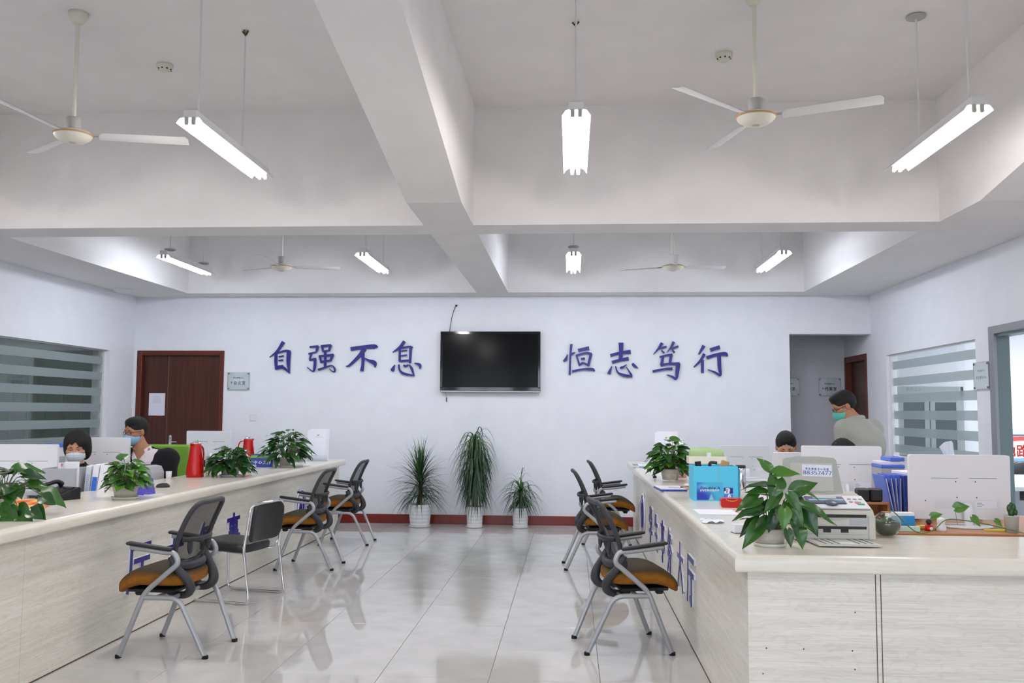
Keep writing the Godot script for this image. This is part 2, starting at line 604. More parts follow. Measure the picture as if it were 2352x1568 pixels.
func build_walls() -> void:
	var b := Mb.new()
	var t := 0.22
	b.span(V(LEFT - t, 0, BACK), V(-5.782, CEIL, BACK + t))
	b.span(V(-5.782, 2.23, BACK), V(-4.59, CEIL, BACK + t))
	b.span(V(-4.59, 0, BACK), V(2.79, CEIL, BACK + t))
	b.span(V(2.79, 2.456, BACK), V(RIGHT, CEIL, BACK + t))
	struct("wall_back", b, M.wall_paint, "white painted end wall with the screen and blue lettering")
	b = Mb.new()
	b.span(V(LEFT - t, 0, -3.2), V(LEFT, 0.95, BACK))
	b.span(V(LEFT - t, 2.19, -3.2), V(LEFT, CEIL, BACK))
	b.span(V(LEFT - t, 0.95, 11.08), V(LEFT, 2.19, BACK))
	b.span(V(LEFT - t, 0.95, -3.2), V(LEFT, 2.19, 7.2))
	struct("wall_left", b, M.wall_paint, "white left wall around the striped interior window")
	b = Mb.new()
	t = 0.12
	b.span(V(RIGHT, 0, -3.2), V(RIGHT + t, CEIL, 7.45))
	b.span(V(RIGHT, 2.235, 7.45), V(RIGHT + t, CEIL, 8.46))
	b.span(V(RIGHT, 0, 8.46), V(RIGHT + t, CEIL, 8.77))
	b.span(V(RIGHT, 2.152, 8.77), V(RIGHT + t, CEIL, 11.18))
	b.span(V(RIGHT, 0, 8.77), V(RIGHT + t, 0.9, 11.18))
	b.span(V(RIGHT, 0, 11.18), V(RIGHT + t, CEIL, 11.9))
	b.span(V(RIGHT, 2.22, 11.9), V(RIGHT + t, CEIL, 12.88))
	b.span(V(RIGHT, 0, 12.84), V(RIGHT + t, 2.22, 12.88))
	struct("wall_right", b, M.wall_paint, "white right wall with the striped window and the steel doorway")
	t = 0.22
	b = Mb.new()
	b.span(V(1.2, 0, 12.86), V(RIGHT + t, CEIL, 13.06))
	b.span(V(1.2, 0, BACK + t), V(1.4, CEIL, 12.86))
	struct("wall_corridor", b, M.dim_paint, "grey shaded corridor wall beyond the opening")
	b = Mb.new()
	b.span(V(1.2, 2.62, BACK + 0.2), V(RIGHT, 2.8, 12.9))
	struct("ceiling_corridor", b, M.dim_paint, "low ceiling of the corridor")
	# the entrance wall behind the camera: a glazed front
	b = Mb.new()
	b.span(V(LEFT - t, 0, -3.2), V(RIGHT + t, 0.5, -3.0))
	b.span(V(LEFT - t, 2.75, -3.2), V(RIGHT + t, CEIL, -3.0))
	for x in [LEFT - t, -3.75, -1.65, 0.45, 2.55, RIGHT - 0.2]:
		b.span(V(x, 0.5, -3.2), V(x + 0.4, 2.75, -3.0))
	struct("wall_front", b, M.wall_paint, "entrance wall with tall windows")
	for i in 5:
		var x0: float = [LEFT - t, -3.75, -1.65, 0.45, 2.55][i] + 0.4
		var x1: float = [-3.75, -1.65, 0.45, 2.55, RIGHT - 0.2][i]
		var w := Mb.new()
		for e in [0.0, 0.5, 1.0]:
			var x: float = lerpf(x0 + 0.03, x1 - 0.03, e)
			w.span(V(x - 0.03, 0.5, -3.13), V(x + 0.03, 2.75, -3.07), 0.004)
		w.span(V(x0, 0.5, -3.13), V(x1, 0.56, -3.07))
		w.span(V(x0, 2.69, -3.13), V(x1, 2.75, -3.07))
		var win := struct("window_%d" % (i + 3), w, M.white_metal, "entrance window")
		var p := Mb.new()
		p.span(V(x0, 0.55, -3.105), V(x1, 2.7, -3.099))
		obj("pane", p, M.glass, win)
	# skirting
	b = Mb.new()
	b.span(V(-4.59, 0, BACK - 0.016), V(2.79, 0.115, BACK), 0.004)
	struct("baseboard_back", b, M.skirting, "dark red skirting along the end wall")
	# door in the back wall: casing, a wide and a narrow leaf, lever handle
	b = Mb.new()
	b.span(V(-5.782, 0, BACK - 0.012), V(-5.712, 2.23, BACK + 0.2), 0.006)
	b.span(V(-4.652, 0, BACK - 0.012), V(-4.59, 2.23, BACK + 0.2), 0.006)
	b.span(V(-5.712, 2.165, BACK - 0.012), V(-4.652, 2.23, BACK + 0.2), 0.006)
	var door := struct("door_1", b, M.door_trim, "reddish brown wooden door with a narrow side leaf")
	b = Mb.new()
	b.span(V(-5.712, 0.005, BACK + 0.055), V(-5.376, 2.165, BACK + 0.095), 0.003)
	obj("side_leaf", b, M.door_wood, door)
	b = Mb.new()
	b.span(V(-5.370, 0.005, BACK + 0.055), V(-4.652, 2.165, BACK + 0.095), 0.003)
	obj("leaf", b, M.door_wood, door)
	b = Mb.new()
	b.span(V(-5.335, 0.95, BACK + 0.045), V(-5.295, 1.09, BACK + 0.055), 0.004)
	b.soft(true).ball(V(-5.315, 1.09, BACK + 0.05), Vector3(0.02, 0.02, 0.008))
	b.tube(bent([V(-5.315, 1.02, BACK + 0.05), V(-5.315, 1.02, BACK + 0.0), V(-5.20, 1.02, BACK + 0.0)], 0.02), 0.009, 8)
	obj("lever_handle", b, M.chrome, door)
	# door of the corridor in the right wall
	b = Mb.new()
	b.span(V(RIGHT - 0.012, 0, 11.9), V(RIGHT + 0.14, 2.22, 11.98), 0.005)
	b.span(V(RIGHT - 0.012, 0, 12.76), V(RIGHT + 0.14, 2.22, 12.84), 0.005)
	b.span(V(RIGHT - 0.012, 2.14, 11.98), V(RIGHT + 0.14, 2.22, 12.76), 0.005)
	door = struct("door_2", b, M.door_trim, "dark brown wooden door in the corridor")
	b = Mb.new()
	b.span(V(RIGHT + 0.06, 0.005, 11.98), V(RIGHT + 0.10, 2.14, 12.76), 0.003)
	obj("leaf", b, M.door_wood, door)
	# steel-lined doorway on the right
	b = Mb.new()
	b.span(V(RIGHT - 0.02, 0, 8.36), V(RIGHT + 0.01, 2.235, 8.46), 0.003)
	b.span(V(RIGHT - 0.02, 0, 7.45), V(RIGHT + 0.01, 2.235, 7.55), 0.003)
	b.span(V(RIGHT - 0.02, 2.165, 7.55), V(RIGHT + 0.01, 2.235, 8.36), 0.003)
	door = struct("door_3", b, M.steel_trim, "doorway framed in brushed steel")
	b = Mb.new()
	b.span(V(RIGHT + 0.01, 0, 8.37), V(RIGHT + 0.125, 2.165, 8.40))
	b.span(V(RIGHT + 0.01, 0, 7.51), V(RIGHT + 0.125, 2.165, 7.54))
	b.span(V(RIGHT + 0.01, 2.14, 7.54), V(RIGHT + 0.125, 2.165, 8.37))
	obj("lining", b, M.steel_lining, door)


func haunched(x0: float, x1: float, d0: float, d1: float, fold: float, high: float) -> Mb:  # a beam along the room whose underside rises towards the entrance
	var p := PackedVector2Array([Vector2(d1, CEIL), Vector2(d1, SOFFIT), Vector2(fold, SOFFIT), Vector2(fold - 2.42, high), Vector2(d0, high), Vector2(d0, CEIL)])
	var b := Mb.new()
	b.prism(p, x1 - x0, Transform3D(Basis(Vector3(0, 0, -1), Vector3(0, 1, 0), Vector3(1, 0, 0)), Vector3(x1, 0, 0)))
	return b


func build_ceiling() -> void:
	var b := Mb.new()
	b.span(V(LEFT - 0.22, CEIL, -3.2), V(RIGHT + 0.22, CEIL + 0.2, BACK + 0.22))
	struct("ceiling", b, M.ceiling_paint, "white ceiling slab between the beams")
	b = Mb.new()
	b.span(V(LEFT, SOFFIT, 7.222), V(RIGHT, CEIL, 7.595))
	struct("ceiling_beam", b, M.ceiling_paint, "cross beam running the width of the hall")
	struct("ceiling_beam", haunched(-1.195, -0.79, -3.0, 7.222, 6.42, 3.346), M.ceiling_paint, "near half of the lengthwise middle beam")
	b = Mb.new()
	b.span(V(-1.195, SOFFIT, 7.595), V(-0.79, CEIL, 11.37))
	struct("ceiling_beam", b, M.ceiling_paint, "far half of the lengthwise middle beam")
	struct("ceiling_beam", haunched(LEFT, -4.83, -3.0, 7.222, 6.42, 3.346), M.ceiling_paint, "beam along the left wall, near half")
	struct("ceiling_beam", haunched(2.895, RIGHT, -3.0, 7.222, 6.52, 3.346), M.ceiling_paint, "beam along the right wall, near half")
	b = Mb.new()
	b.span(V(LEFT, SOFFIT, 7.595), V(-4.96, CEIL, BACK))
	struct("ceiling_beam", b, M.ceiling_paint, "beam along the left wall, far half")
	b = Mb.new()
	b.span(V(2.895, SOFFIT, 7.595), V(RIGHT, CEIL, BACK))
	struct("ceiling_beam", b, M.ceiling_paint, "beam along the right wall, far half")
	b = Mb.new()
	b.span(V(-4.96, SOFFIT, 11.37), V(2.895, CEIL, BACK))
	struct("ceiling_beam", b, M.ceiling_paint, "beam along the end wall")


func striped_window(called: String, x: float, side: float, d0: float, d1: float, y0: float, y1: float, first: float, label: String) -> void:
	var b := Mb.new()
	var w := 0.05
	b.span(V(x - 0.03, y0, d1 - 0.035), V(x + 0.03, y1, d1), 0.003)
	b.span(V(x - 0.03, y0, d0), V(x + 0.03, y1, d0 + 0.035), 0.003)
	b.span(V(x - 0.03, y0, d0), V(x + 0.03, y0 + w, d1), 0.003)
	b.span(V(x - 0.03, y1 - 0.012, d0), V(x + 0.03, y1, d1), 0.003)
	var win := struct(called, b, M.white_metal, label)
	b = Mb.new()
	b.span(V(x - 0.003, y0 + w, d0 + 0.03), V(x + 0.003, y1 - 0.01, d1 - 0.03))
	obj("pane", b, M.glass, win)
	var y := first
	while y > y0 + 0.1:
		b = Mb.new()
		b.span(V(x - side * 0.0042, y - 0.096, d0 + 0.035), V(x - side * 0.0034, y, d1 - 0.035))
		obj("frosted_strip", b, M.frosted_film, win)
		y -= 0.1965


func build_windows() -> void:
	striped_window("window_1", -5.90, -1.0, 7.2, 11.08, 0.95, 2.19, 2.102, "interior window with frosted stripes onto a dark room")
	striped_window("window_2", 3.875, 1.0, 8.77, 11.18, 0.9, 2.152, 2.069, "interior window with frosted stripes onto a bright office")


func build_rooms_beyond() -> void:
	# the dark meeting room to the left
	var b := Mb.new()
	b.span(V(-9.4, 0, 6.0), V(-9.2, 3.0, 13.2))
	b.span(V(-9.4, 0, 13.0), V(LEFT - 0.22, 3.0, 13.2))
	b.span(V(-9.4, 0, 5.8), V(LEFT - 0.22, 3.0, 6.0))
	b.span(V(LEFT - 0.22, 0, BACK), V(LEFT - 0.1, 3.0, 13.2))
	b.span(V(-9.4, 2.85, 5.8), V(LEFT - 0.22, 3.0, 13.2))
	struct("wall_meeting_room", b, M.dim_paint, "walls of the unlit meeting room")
	for i in 5:
		var d := 12.62
		var x: float = -6.93 - 0.52 * i
		var t := thing("cabinet", "%s cabinet in the unlit room, %s" % [["tall olive", "tall black", "tall olive brown", "tall dark grey", "tall black wood"][i], ["first from the red cloth", "second from the red cloth", "third from the red cloth", "fourth from the red cloth", "fifth from the red cloth"][i]], "cabinet", V(x, 0, d), 0.0, "cabinets in the unlit room")
		b = Mb.new()
		b.span(Vector3(-0.25, 0.06, -0.2), Vector3(0.25, 2.0 - 0.1 * (i % 2), 0.16), 0.006)
		obj("body", b, [M.olive, M.black, M.olive, M.cabinet_dark, M.black][i], t)
		for s in [-1, 1]:
			b = Mb.new()
			b.span(Vector3(0.122 * s - 0.115, 0.10, 0.16), Vector3(0.122 * s + 0.115, 1.86 - 0.1 * (i % 2), 0.178), 0.004)
			obj("cabinet_door", b, [M.black, M.olive, M.black, M.olive, M.cabinet_dark][i], t)
		b = Mb.new()
		b.span(Vector3(-0.24, 0, -0.19), Vector3(0.24, 0.06, 0.14))
		obj("plinth", b, M.black, t)
	var flag := thing("flag", "red flag hanging from a pole inside the unlit room", "flag", V(-6.40, 0, 12.0))
	b = Mb.new().soft(true)
	b.lathe([Vector2(0, 0), Vector2(0.16, 0), Vector2(0.16, 0.02), Vector2(0.02, 0.06), Vector2(0, 0.06)], 20)
	obj("base", b, M.chrome, flag)
	b = Mb.new().soft(true)
	b.tube([Vector3(0, 0.05, 0), Vector3(0, 2.1, 0)], 0.012, 8)
	obj("pole", b, M.chrome, flag)
	b = Mb.new().soft(true)
	var rows := []
	for i in 9:
		var row := []
		var h := i / 8.0
		for k in 17:
			var w := k / 16.0
			row.append(Vector3(-0.02 + (w - 0.35) * lerpf(0.10, 0.34, sqrt(h)), 2.0 - 1.35 * h, 0.03 + 0.03 * sin(w * 22.0) * (0.4 + h)))
		rows.append(row)
	b.sheet(rows)
	obj("cloth", b, M.red_cloth, flag)
	# the bright office to the right
	b = Mb.new()
	b.span(V(8.3, 0, 5.8), V(8.5, 3.0, 13.3))
	b.span(V(RIGHT + 0.12, 0, 12.9), V(8.5, 3.0, 13.1))
	b.span(V(RIGHT + 0.12, 0, 5.6), V(8.5, 3.0, 5.8))
	struct("wall_office", b, M.wall_paint, "white walls of the bright office")
	b = Mb.new()
	b.span(V(RIGHT + 0.12, 2.85, 5.6), V(8.5, 3.0, 13.3))
	struct("ceiling_office", b, M.ceiling_paint, "ceiling of the bright office")
	for k in 2:
		var lp := thing("ceiling_panel_lamp", ["square ceiling lamp of the office, over the cabinet", "square ceiling lamp of the office, near its doorway"][k], "lamp", V(6.0, 2.85, [11.0, 8.0][k]), 0.0, "office ceiling lamps")
		b = Mb.new()
		b.span(Vector3(-0.32, -0.03, -0.32), Vector3(0.32, 0, 0.32), 0.004)
		obj("housing", b, M.white_metal, lp)
		b = Mb.new()
		b.span(Vector3(-0.29, -0.036, -0.29), Vector3(0.29, -0.028, 0.29))
		obj("diffuser", b, M.tube_glow, lp)
		area(lp, Vector3(0, -0.045, 0), Vector2(0.55, 0.55), OFFICE, Color(0.93, 0.96, 1.0))
	var c := thing("bookcase", "grey two-door bookcase seen through the right striped window", "bookcase", V(4.75, 0, 12.55))
	b = Mb.new()
	b.span(Vector3(-0.44, 0.0, -0.2), Vector3(-0.40, 1.81, 0.2), 0.003)
	b.span(Vector3(0.40, 0.0, -0.2), Vector3(0.44, 1.81, 0.2), 0.003)
	b.span(Vector3(-0.44, 1.68, -0.2), Vector3(0.44, 1.81, 0.2), 0.003)
	b.span(Vector3(-0.40, 0.0, -0.2), Vector3(0.40, 1.68, -0.18))
	b.span(Vector3(-0.40, 0.0, -0.2), Vector3(0.40, 0.9, 0.16), 0.003)
	b.span(Vector3(-0.40, 1.28, -0.2), Vector3(0.40, 1.30, 0.14))
	obj("carcass", b, M.cabinet_grey, c)
	for s in [-1, 1]:
		b = Mb.new()
		var x: float = 0.205 * s
		b.span(Vector3(x - 0.2, 0.9, 0.18), Vector3(x - 0.135, 1.68, 0.2), 0.003)
		b.span(Vector3(x + 0.135, 0.9, 0.18), Vector3(x + 0.2, 1.68, 0.2), 0.003)
		b.span(Vector3(x - 0.135, 1.6, 0.18), Vector3(x + 0.135, 1.68, 0.2), 0.003)
		b.span(Vector3(x - 0.135, 0.9, 0.18), Vector3(x + 0.135, 0.96, 0.2), 0.003)
		var door := obj("cabinet_door", b, M.cabinet_grey, c)
		b = Mb.new()
		b.span(Vector3(x - 0.135, 0.96, 0.186), Vector3(x + 0.135, 1.6, 0.19))
		obj("pane", b, M.cabinet_dark, door)
	var bx := thing("carton", "pale cartoon-printed carton behind the right striped window", "box", V(4.16, 0.78, 9.75), 0.2)
	b = Mb.new()
	b.span(Vector3(-0.13, 0, -0.16), Vector3(0.13, 0.27, 0.16), 0.004)
	obj("body", b, M.cream, bx)
	b = Mb.new()
	b.span(Vector3(-0.1, 0.18, 0.16), Vector3(-0.02, 0.25, 0.161))
	b.span(Vector3(-0.07, 0.02, 0.16), Vector3(-0.04, 0.18, 0.161))
	obj("print", b, M.leaf_2, bx)
	var tb := thing("office_table", "white office table behind the right striped window", "table", V(4.60, 0, 9.6))
	b = Mb.new()
	b.span(Vector3(-0.54, 0.74, -0.9), Vector3(0.6, 0.78, 0.9), 0.005)
	obj("table_top", b, M.desk_white, tb)
	for sx in [-0.48, 0.54]:
		for sz in [-0.84, 0.84]:
			b = Mb.new()
			b.span(Vector3(sx - 0.025, 0, sz - 0.025), Vector3(sx + 0.025, 0.74, sz + 0.025))
			obj("leg", b, M.steel_trim, tb)
	# what the doorway shows: a banner, a desk with a cloth, a dark chair
	var im := Image.create(312, 492, false, Image.FORMAT_RGB8)
	im.fill(rgb(240, 240, 244))
	for y in 492:
		for x in 312:
			var cx := (x - 150.0) / 156.0
			if y > 8 and y < 52 + 30 * cx * cx:
				im.set_pixel(x, y, rgb(222, 96, 92) if y < 40 + 22 * cx * cx else rgb(244, 214, 206))
			elif y > 184:
				im.set_pixel(x, y, rgb(150, 200, 228).lerp(rgb(40, 120, 200), clampf((y - 184) / 200.0, 0, 1)))
	for q in [["跑", -20, 80, 96], ["跑", 84, 76, 104], ["跑", 190, 78, 104]]:
		stamp(im, q[0], q[1], q[2], q[3], 20, rgb(246, 240, 230))
		stamp(im, q[0], q[1], q[2], q[3], 11, rgb(176, 40, 24))
	for q in [["动", 20, 190], ["一", 84, 192], ["动", 150, 190], ["一", 214, 192]]:
		stamp(im, q[0], q[1], q[2], 56, 7, rgb(222, 128, 66))
	var bn := thing("banner", "red, white and blue printed banner seen through the right doorway", "banner", V(6.2, 0.25, 12.86))
	obj("sheet", face(0.52, 0.82, Transform3D(Basis.IDENTITY, Vector3(0, 0.50, 0))), picture("banner_print", im), bn)
	b = Mb.new().soft(true)
	b.tube([Vector3(-0.27, 0.915, 0), Vector3(0.27, 0.915, 0)], 0.012, 8)
	obj("rail", b, M.steel_trim, bn)
	b = Mb.new()
	b.box(Vector3(0, -0.08, 0), Vector3(0.5, 0.34, 0.03), 0.004)
	obj("foot", b, M.steel_trim, bn)
	var dk := thing("covered_desk", "desk under a pale draped cloth inside the bright office", "desk", V(5.85, 0, 10.6))
	b = Mb.new()
	b.span(Vector3(-0.55, 0.71, -0.4), Vector3(0.75, 0.745, 0.4), 0.006)
	obj("cover", b, M.paper, dk)
	b = Mb.new()
	b.span(Vector3(-0.52, 0, -0.36), Vector3(0.7, 0.71, 0.36), 0.004)
	obj("body", b, M.trunk, dk)
	b = Mb.new().soft(true)
	rows = []
	for i in 6:
		var row := []
		for k in 25:
			row.append(Vector3(0.12 + 0.6 * k / 24.0, 0.742 - 0.075 * i, 0.405 + 0.012 * sin(k * 1.3) * i / 5.0))
		rows.append(row)
	b.sheet(rows)
	obj("drape", b, M.mask_white, dk)
	var oc := thing("office_chair", "dark office chair behind the cloth-covered desk", "chair", V(5.50, 0, 11.5))
	b = Mb.new().soft(true)
	b.ball(Vector3(0, 0.66, 0), Vector3(0.22, 0.22, 0.05), 20, 12)
	obj("backrest", b, M.dark_plastic, oc)
	b = Mb.new()
	b.box(Vector3(0, 0.44, -0.22), Vector3(0.46, 0.08, 0.40), 0.03)
	obj("seat", b, M.dark_plastic, oc)
	b = Mb.new().soft(true)
	b.tube([Vector3(0, 0.04, -0.22), Vector3(0, 0.45, -0.22)], 0.03, 10)
	for k in 5:
		var w := TAU * k / 5
		b.tube([Vector3(0, 0.09, -0.22), Vector3(0.27 * cos(w), 0.03, -0.22 + 0.27 * sin(w))], 0.02, 8)
	obj("pedestal", b, M.chrome, oc)


const OFFICE := 5.0


func area(parent: Node3D, at: Vector3, size: Vector2, energy: float, c: Color) -> void:  # a lamp's own light, just below its glowing face
	var l := AreaLight3D.new()
	l.name = "glow_light"
	l.position = at
	l.rotation.x = -PI / 2
	l.area_size = size
	l.light_energy = energy
	l.light_color = c
	l.area_range = 30.0
	l.area_attenuation = 2.0
	l.shadow_enabled = true
	parent.add_child(l, true)


# ------------------------------------------------------------------ lamps and fans
func make_lamp(label: String, at: Vector3, rods: Array, rose: int, cool := false) -> Node3D:  # rods: their places along the lamp; rose: 0 hooks, 1 a ceiling disc, 2 a disc slid down onto the lamp
	var tint := Color(0.93, 0.955, 1.0) if cool else Color(1.0, 0.975, 0.968)  # the tubes of the far bay burn cooler
	var t := thing("batten_lamp", label, "ceiling lamp", at, 0.0, "hanging twin-tube battens")
	var b := Mb.new()
	b.span(Vector3(-0.04, 0.03, -0.61), Vector3(0.04, 0.075, 0.61), 0.004)
	obj("housing", b, M.white_metal, t)
	for s in [-1.0, 1.0]:
		b = Mb.new()
		var p := PackedVector2Array([Vector2(0.036 * s, 0.034), Vector2(0.058 * s, 0.026), Vector2(0.078 * s, -0.002), Vector2(0.0795 * s, -0.001), Vector2(0.0595 * s, 0.029), Vector2(0.036 * s, 0.037)])
		b.prism(p, 1.22, Transform3D(Basis.IDENTITY, Vector3(0, 0, 0.61)))
		obj("reflector", b, M.white_metal, t)
	for s in [-1.0, 1.0]:
		b = Mb.new().soft(true)
		b.tube([Vector3(0.02 * s, 0.004, -0.59), Vector3(0.02 * s, 0.004, 0.59)], 0.0125, 12)
		obj("tube", b, M.tube_glow, t)
		for e in [-1.0, 1.0]:
			b = Mb.new()
			b.box(Vector3(0.02 * s, 0.012, 0.602 * e), Vector3(0.022, 0.045, 0.016), 0.003)
			obj("lampholder", b, M.grey_plastic, t)
	for z in rods:
		b = Mb.new().soft(true)
		b.tube([Vector3(0, 0.07, z), Vector3(0, CEIL - at.y, z)], 0.006, 8)
		obj("suspension_rod", b, M.white_metal, t)
		b = Mb.new().soft(true)
		if rose == 0:
			var y := CEIL - at.y
			b.tube([Vector3(-0.02, y - 0.005, z), Vector3(0.0, y - 0.03, z), Vector3(0.022, y - 0.004, z + 0.01)], 0.006, 6)
			b.tube([Vector3(0.005, y - 0.005, z - 0.02), Vector3(0, y - 0.04, z), Vector3(0.0, y - 0.004, z + 0.024)], 0.005, 6)
			obj("ceiling_hook", b, M.trunk, t)
		else:
			var y: float = CEIL - at.y - 0.022 if rose == 1 else 0.10
			b.lathe([Vector2(0, y), Vector2(0.045, y), Vector2(0.06, y + 0.008), Vector2(0.06, y + 0.016), Vector2(0.05, y + 0.022), Vector2(0, y + 0.022)], 24, Transform3D(Basis.IDENTITY, Vector3(0, 0, z)))
			obj("canopy_disc", b, M.grey_plastic, t)
	area(t, Vector3(0, -0.016, 0), Vector2(0.12, 1.18), LAMP, tint)
	for z in [-0.42, 0.0, 0.42]:  # what the bare tubes throw sideways past the shallow reflector
		var o := OmniLight3D.new()
		o.name = "tube_light"
		o.position = Vector3(0, -0.034, z)
		o.light_energy = SIDEWAYS
		o.light_color = tint
		o.light_size = 0.02
		o.omni_range = 30.0
		o.omni_attenuation = 2.0
		o.shadow_enabled = true
		t.add_child(o, true)
	return t


func build_lamps() -> void:
	var y := 3.052
	make_lamp("twin-tube hanging lamp before the cross beam, left of the middle beam", V(-2.14, y, 5.46), [0.50, -0.2], 0)
	make_lamp("twin-tube hanging lamp seen end-on just right of the middle beam, before the cross beam", V(0.03, y, 5.43), [0.50, -0.2], 0)
	make_lamp("twin-tube hanging lamp near the right-hand beam, before the cross beam", V(2.16, y, 5.45), [0.50, -0.2], 1)
	make_lamp("twin-tube hanging lamp over the left counter's back desks, nearest the left wall", V(-4.31, y, 5.46), [0.50, -0.2], 1)
	make_lamp("small far hanging lamp nearest the left wall, beyond the cross beam", V(-4.31, y, 9.84), [0.45, -0.45], 2, true)
	make_lamp("small far hanging lamp just left of the middle beam, beyond the cross beam", V(-2.16, y, 9.78), [0.45, -0.45], 0, true)
	make_lamp("small far hanging lamp seen end-on right of the middle beam, beyond the cross beam", V(0.03, y, 9.82), [0.45], 2, true)
	make_lamp("small far hanging lamp nearest the right wall, beyond the cross beam", V(2.15, y, 9.80), [0.45, -0.45], 0, true)
	for i in 3:
		make_lamp(["hanging lamp behind the camera on the left", "hanging lamp behind the camera in the middle", "hanging lamp behind the camera on the right"][i], V([-2.14, 0.03, 2.16][i], y, 0.4), [0.5, -0.5], 1)


func make_fan(label: String, at: Vector3, angle: float, rad: float) -> void:
	var t := thing("ceiling_fan", label, "ceiling fan", at, 0.0, "three-bladed ceiling fans")
	var b := Mb.new().soft(true)
	b.tube([Vector3(0, 0.06, 0), Vector3(0, CEIL - at.y, 0)], 0.0125, 12)
	obj("down_rod", b, M.off_white, t)
	b = Mb.new().soft(true)
	b.lathe([Vector2(0, 0.02), Vector2(0.038, 0.02), Vector2(0.043, 0.06), Vector2(0.046, 0.10), Vector2(0.04, 0.106), Vector2(0, 0.106)], 24)
	obj("lower_cup", b, M.grey_plastic, t)
	b = Mb.new().soft(true)
	var h := CEIL - at.y
	b.lathe([Vector2(0, h - 0.07), Vector2(0.03, h - 0.07), Vector2(0.055, h - 0.03), Vector2(0.06, h), Vector2(0, h)], 24)
	obj("ceiling_cup", b, M.off_white, t)
	b = Mb.new().soft(true)
	b.lathe([Vector2(0, -0.052), Vector2(0.03, -0.052), Vector2(0.07, -0.046), Vector2(0.085, -0.036), Vector2(0.105, -0.022), Vector2(0.114, -0.006)], 36)
	b.group(4).lathe([Vector2(0.114, -0.006), Vector2(0.116, 0.0), Vector2(0.106, 0.012), Vector2(0.06, 0.024), Vector2(0, 0.026)], 36)
	var hub := obj("motor_housing", b, M.off_white, t)
	b = Mb.new().soft(true)
	b.lathe([Vector2(0.113, -0.009), Vector2(0.1175, -0.006), Vector2(0.1175, 0.001), Vector2(0.113, 0.003)], 36)
	obj("trim_ring", b, M.cardboard, hub)
	b = Mb.new()
	b.soft(true).lathe([Vector2(0, -0.0535), Vector2(0.022, -0.0535), Vector2(0.024, -0.05), Vector2(0, -0.05)], 20)
	obj("badge", b, M.grey_plastic, hub)
	for k in 3:
		var w := deg_to_rad(angle + 120.0 * k)
		var xf := Transform3D(Basis(Vector3.UP, w), Vector3.ZERO)
		b = Mb.new().soft(true)
		var rows := []
		for i in 9:
			var f := i / 8.0
			var r := lerpf(0.15, rad, f)
			var hw := lerpf(0.040, 0.052, f)
			var tilt := lerpf(0.30, 0.22, f)
			var row := []
			for q in [-1.0, -0.5, 0.0, 0.5, 1.0]:
				var off := (0.02 if i == 8 and q > 0.6 else 0.0) + (-0.02 if i == 0 and q > 0.6 else 0.0)
				row.append(xf * Vector3(r - off, q * hw * sin(tilt) - 0.006 * (1.0 - q * q) + 0.02 * f, q * hw * cos(tilt)))
			rows.append(row)
		var low := []
		for row in rows:
			var lr := []
			for p in row:
				lr.append(p - Vector3(0, 0.002, 0))
			lr.reverse()
			low.append(lr)
		b.sheet(rows)
		b.sheet(low)
		var bl := obj("blade", b, M.white_metal, t)
		b = Mb.new()
		b.box(Vector3(0.14, 0.002, 0), Vector3(0.09, 0.006, 0.03), 0.002, xf)
		obj("bracket", b, M.grey_plastic, bl)


func build_fans() -> void:
	make_fan("nearer ceiling fan on the left, before the cross beam", V(-3.10, 3.15, 5.34), 20, 0.68)
	make_fan("nearer ceiling fan on the right, before the cross beam", V(1.09, 3.185, 5.30), -18, 0.70)
	make_fan("farther ceiling fan on the left, beyond the cross beam", V(-3.15, 3.01, 9.6), 26, 0.64)
	make_fan("farther ceiling fan on the right, beyond the cross beam", V(1.09, 3.0, 9.64), 24, 0.64)
	for i in 2:
		var t := thing("smoke_detector", ["cream smoke detector on the ceiling left of the middle beam", "cream smoke detector on the ceiling right of the middle beam"][i], "smoke detector", V([-2.933, 1.063][i], CEIL, 6.199), 0.0, "smoke detectors")
		var b := Mb.new().soft(true)
		b.lathe([Vector2(0, -0.055), Vector2(0.03, -0.055), Vector2(0.04, -0.045), Vector2(0.046, -0.03), Vector2(0.058, -0.022), Vector2(0.058, 0), Vector2(0, 0)], 28)
		obj("body", b, M.off_white, t)
		for k in 8:
			var w := TAU * k / 8
			b = Mb.new()
			b.box(Vector3(0.043 * cos(w), -0.038, 0.043 * sin(w)), Vector3(0.012, 0.008, 0.012), 0.002, Transform3D.IDENTITY)
			obj("slot", b, M.black, t)
	var s := thing("ceiling_speaker", "round white fitting in the far left corner under the soffit", "speaker", V(-5.62, SOFFIT, 10.95))
	var b := Mb.new().soft(true)
	b.lathe([Vector2(0, -0.045), Vector2(0.07, -0.045), Vector2(0.10, -0.03), Vector2(0.11, -0.012), Vector2(0.11, 0), Vector2(0, 0)], 28)
	obj("cover", b, M.white_plastic, s)


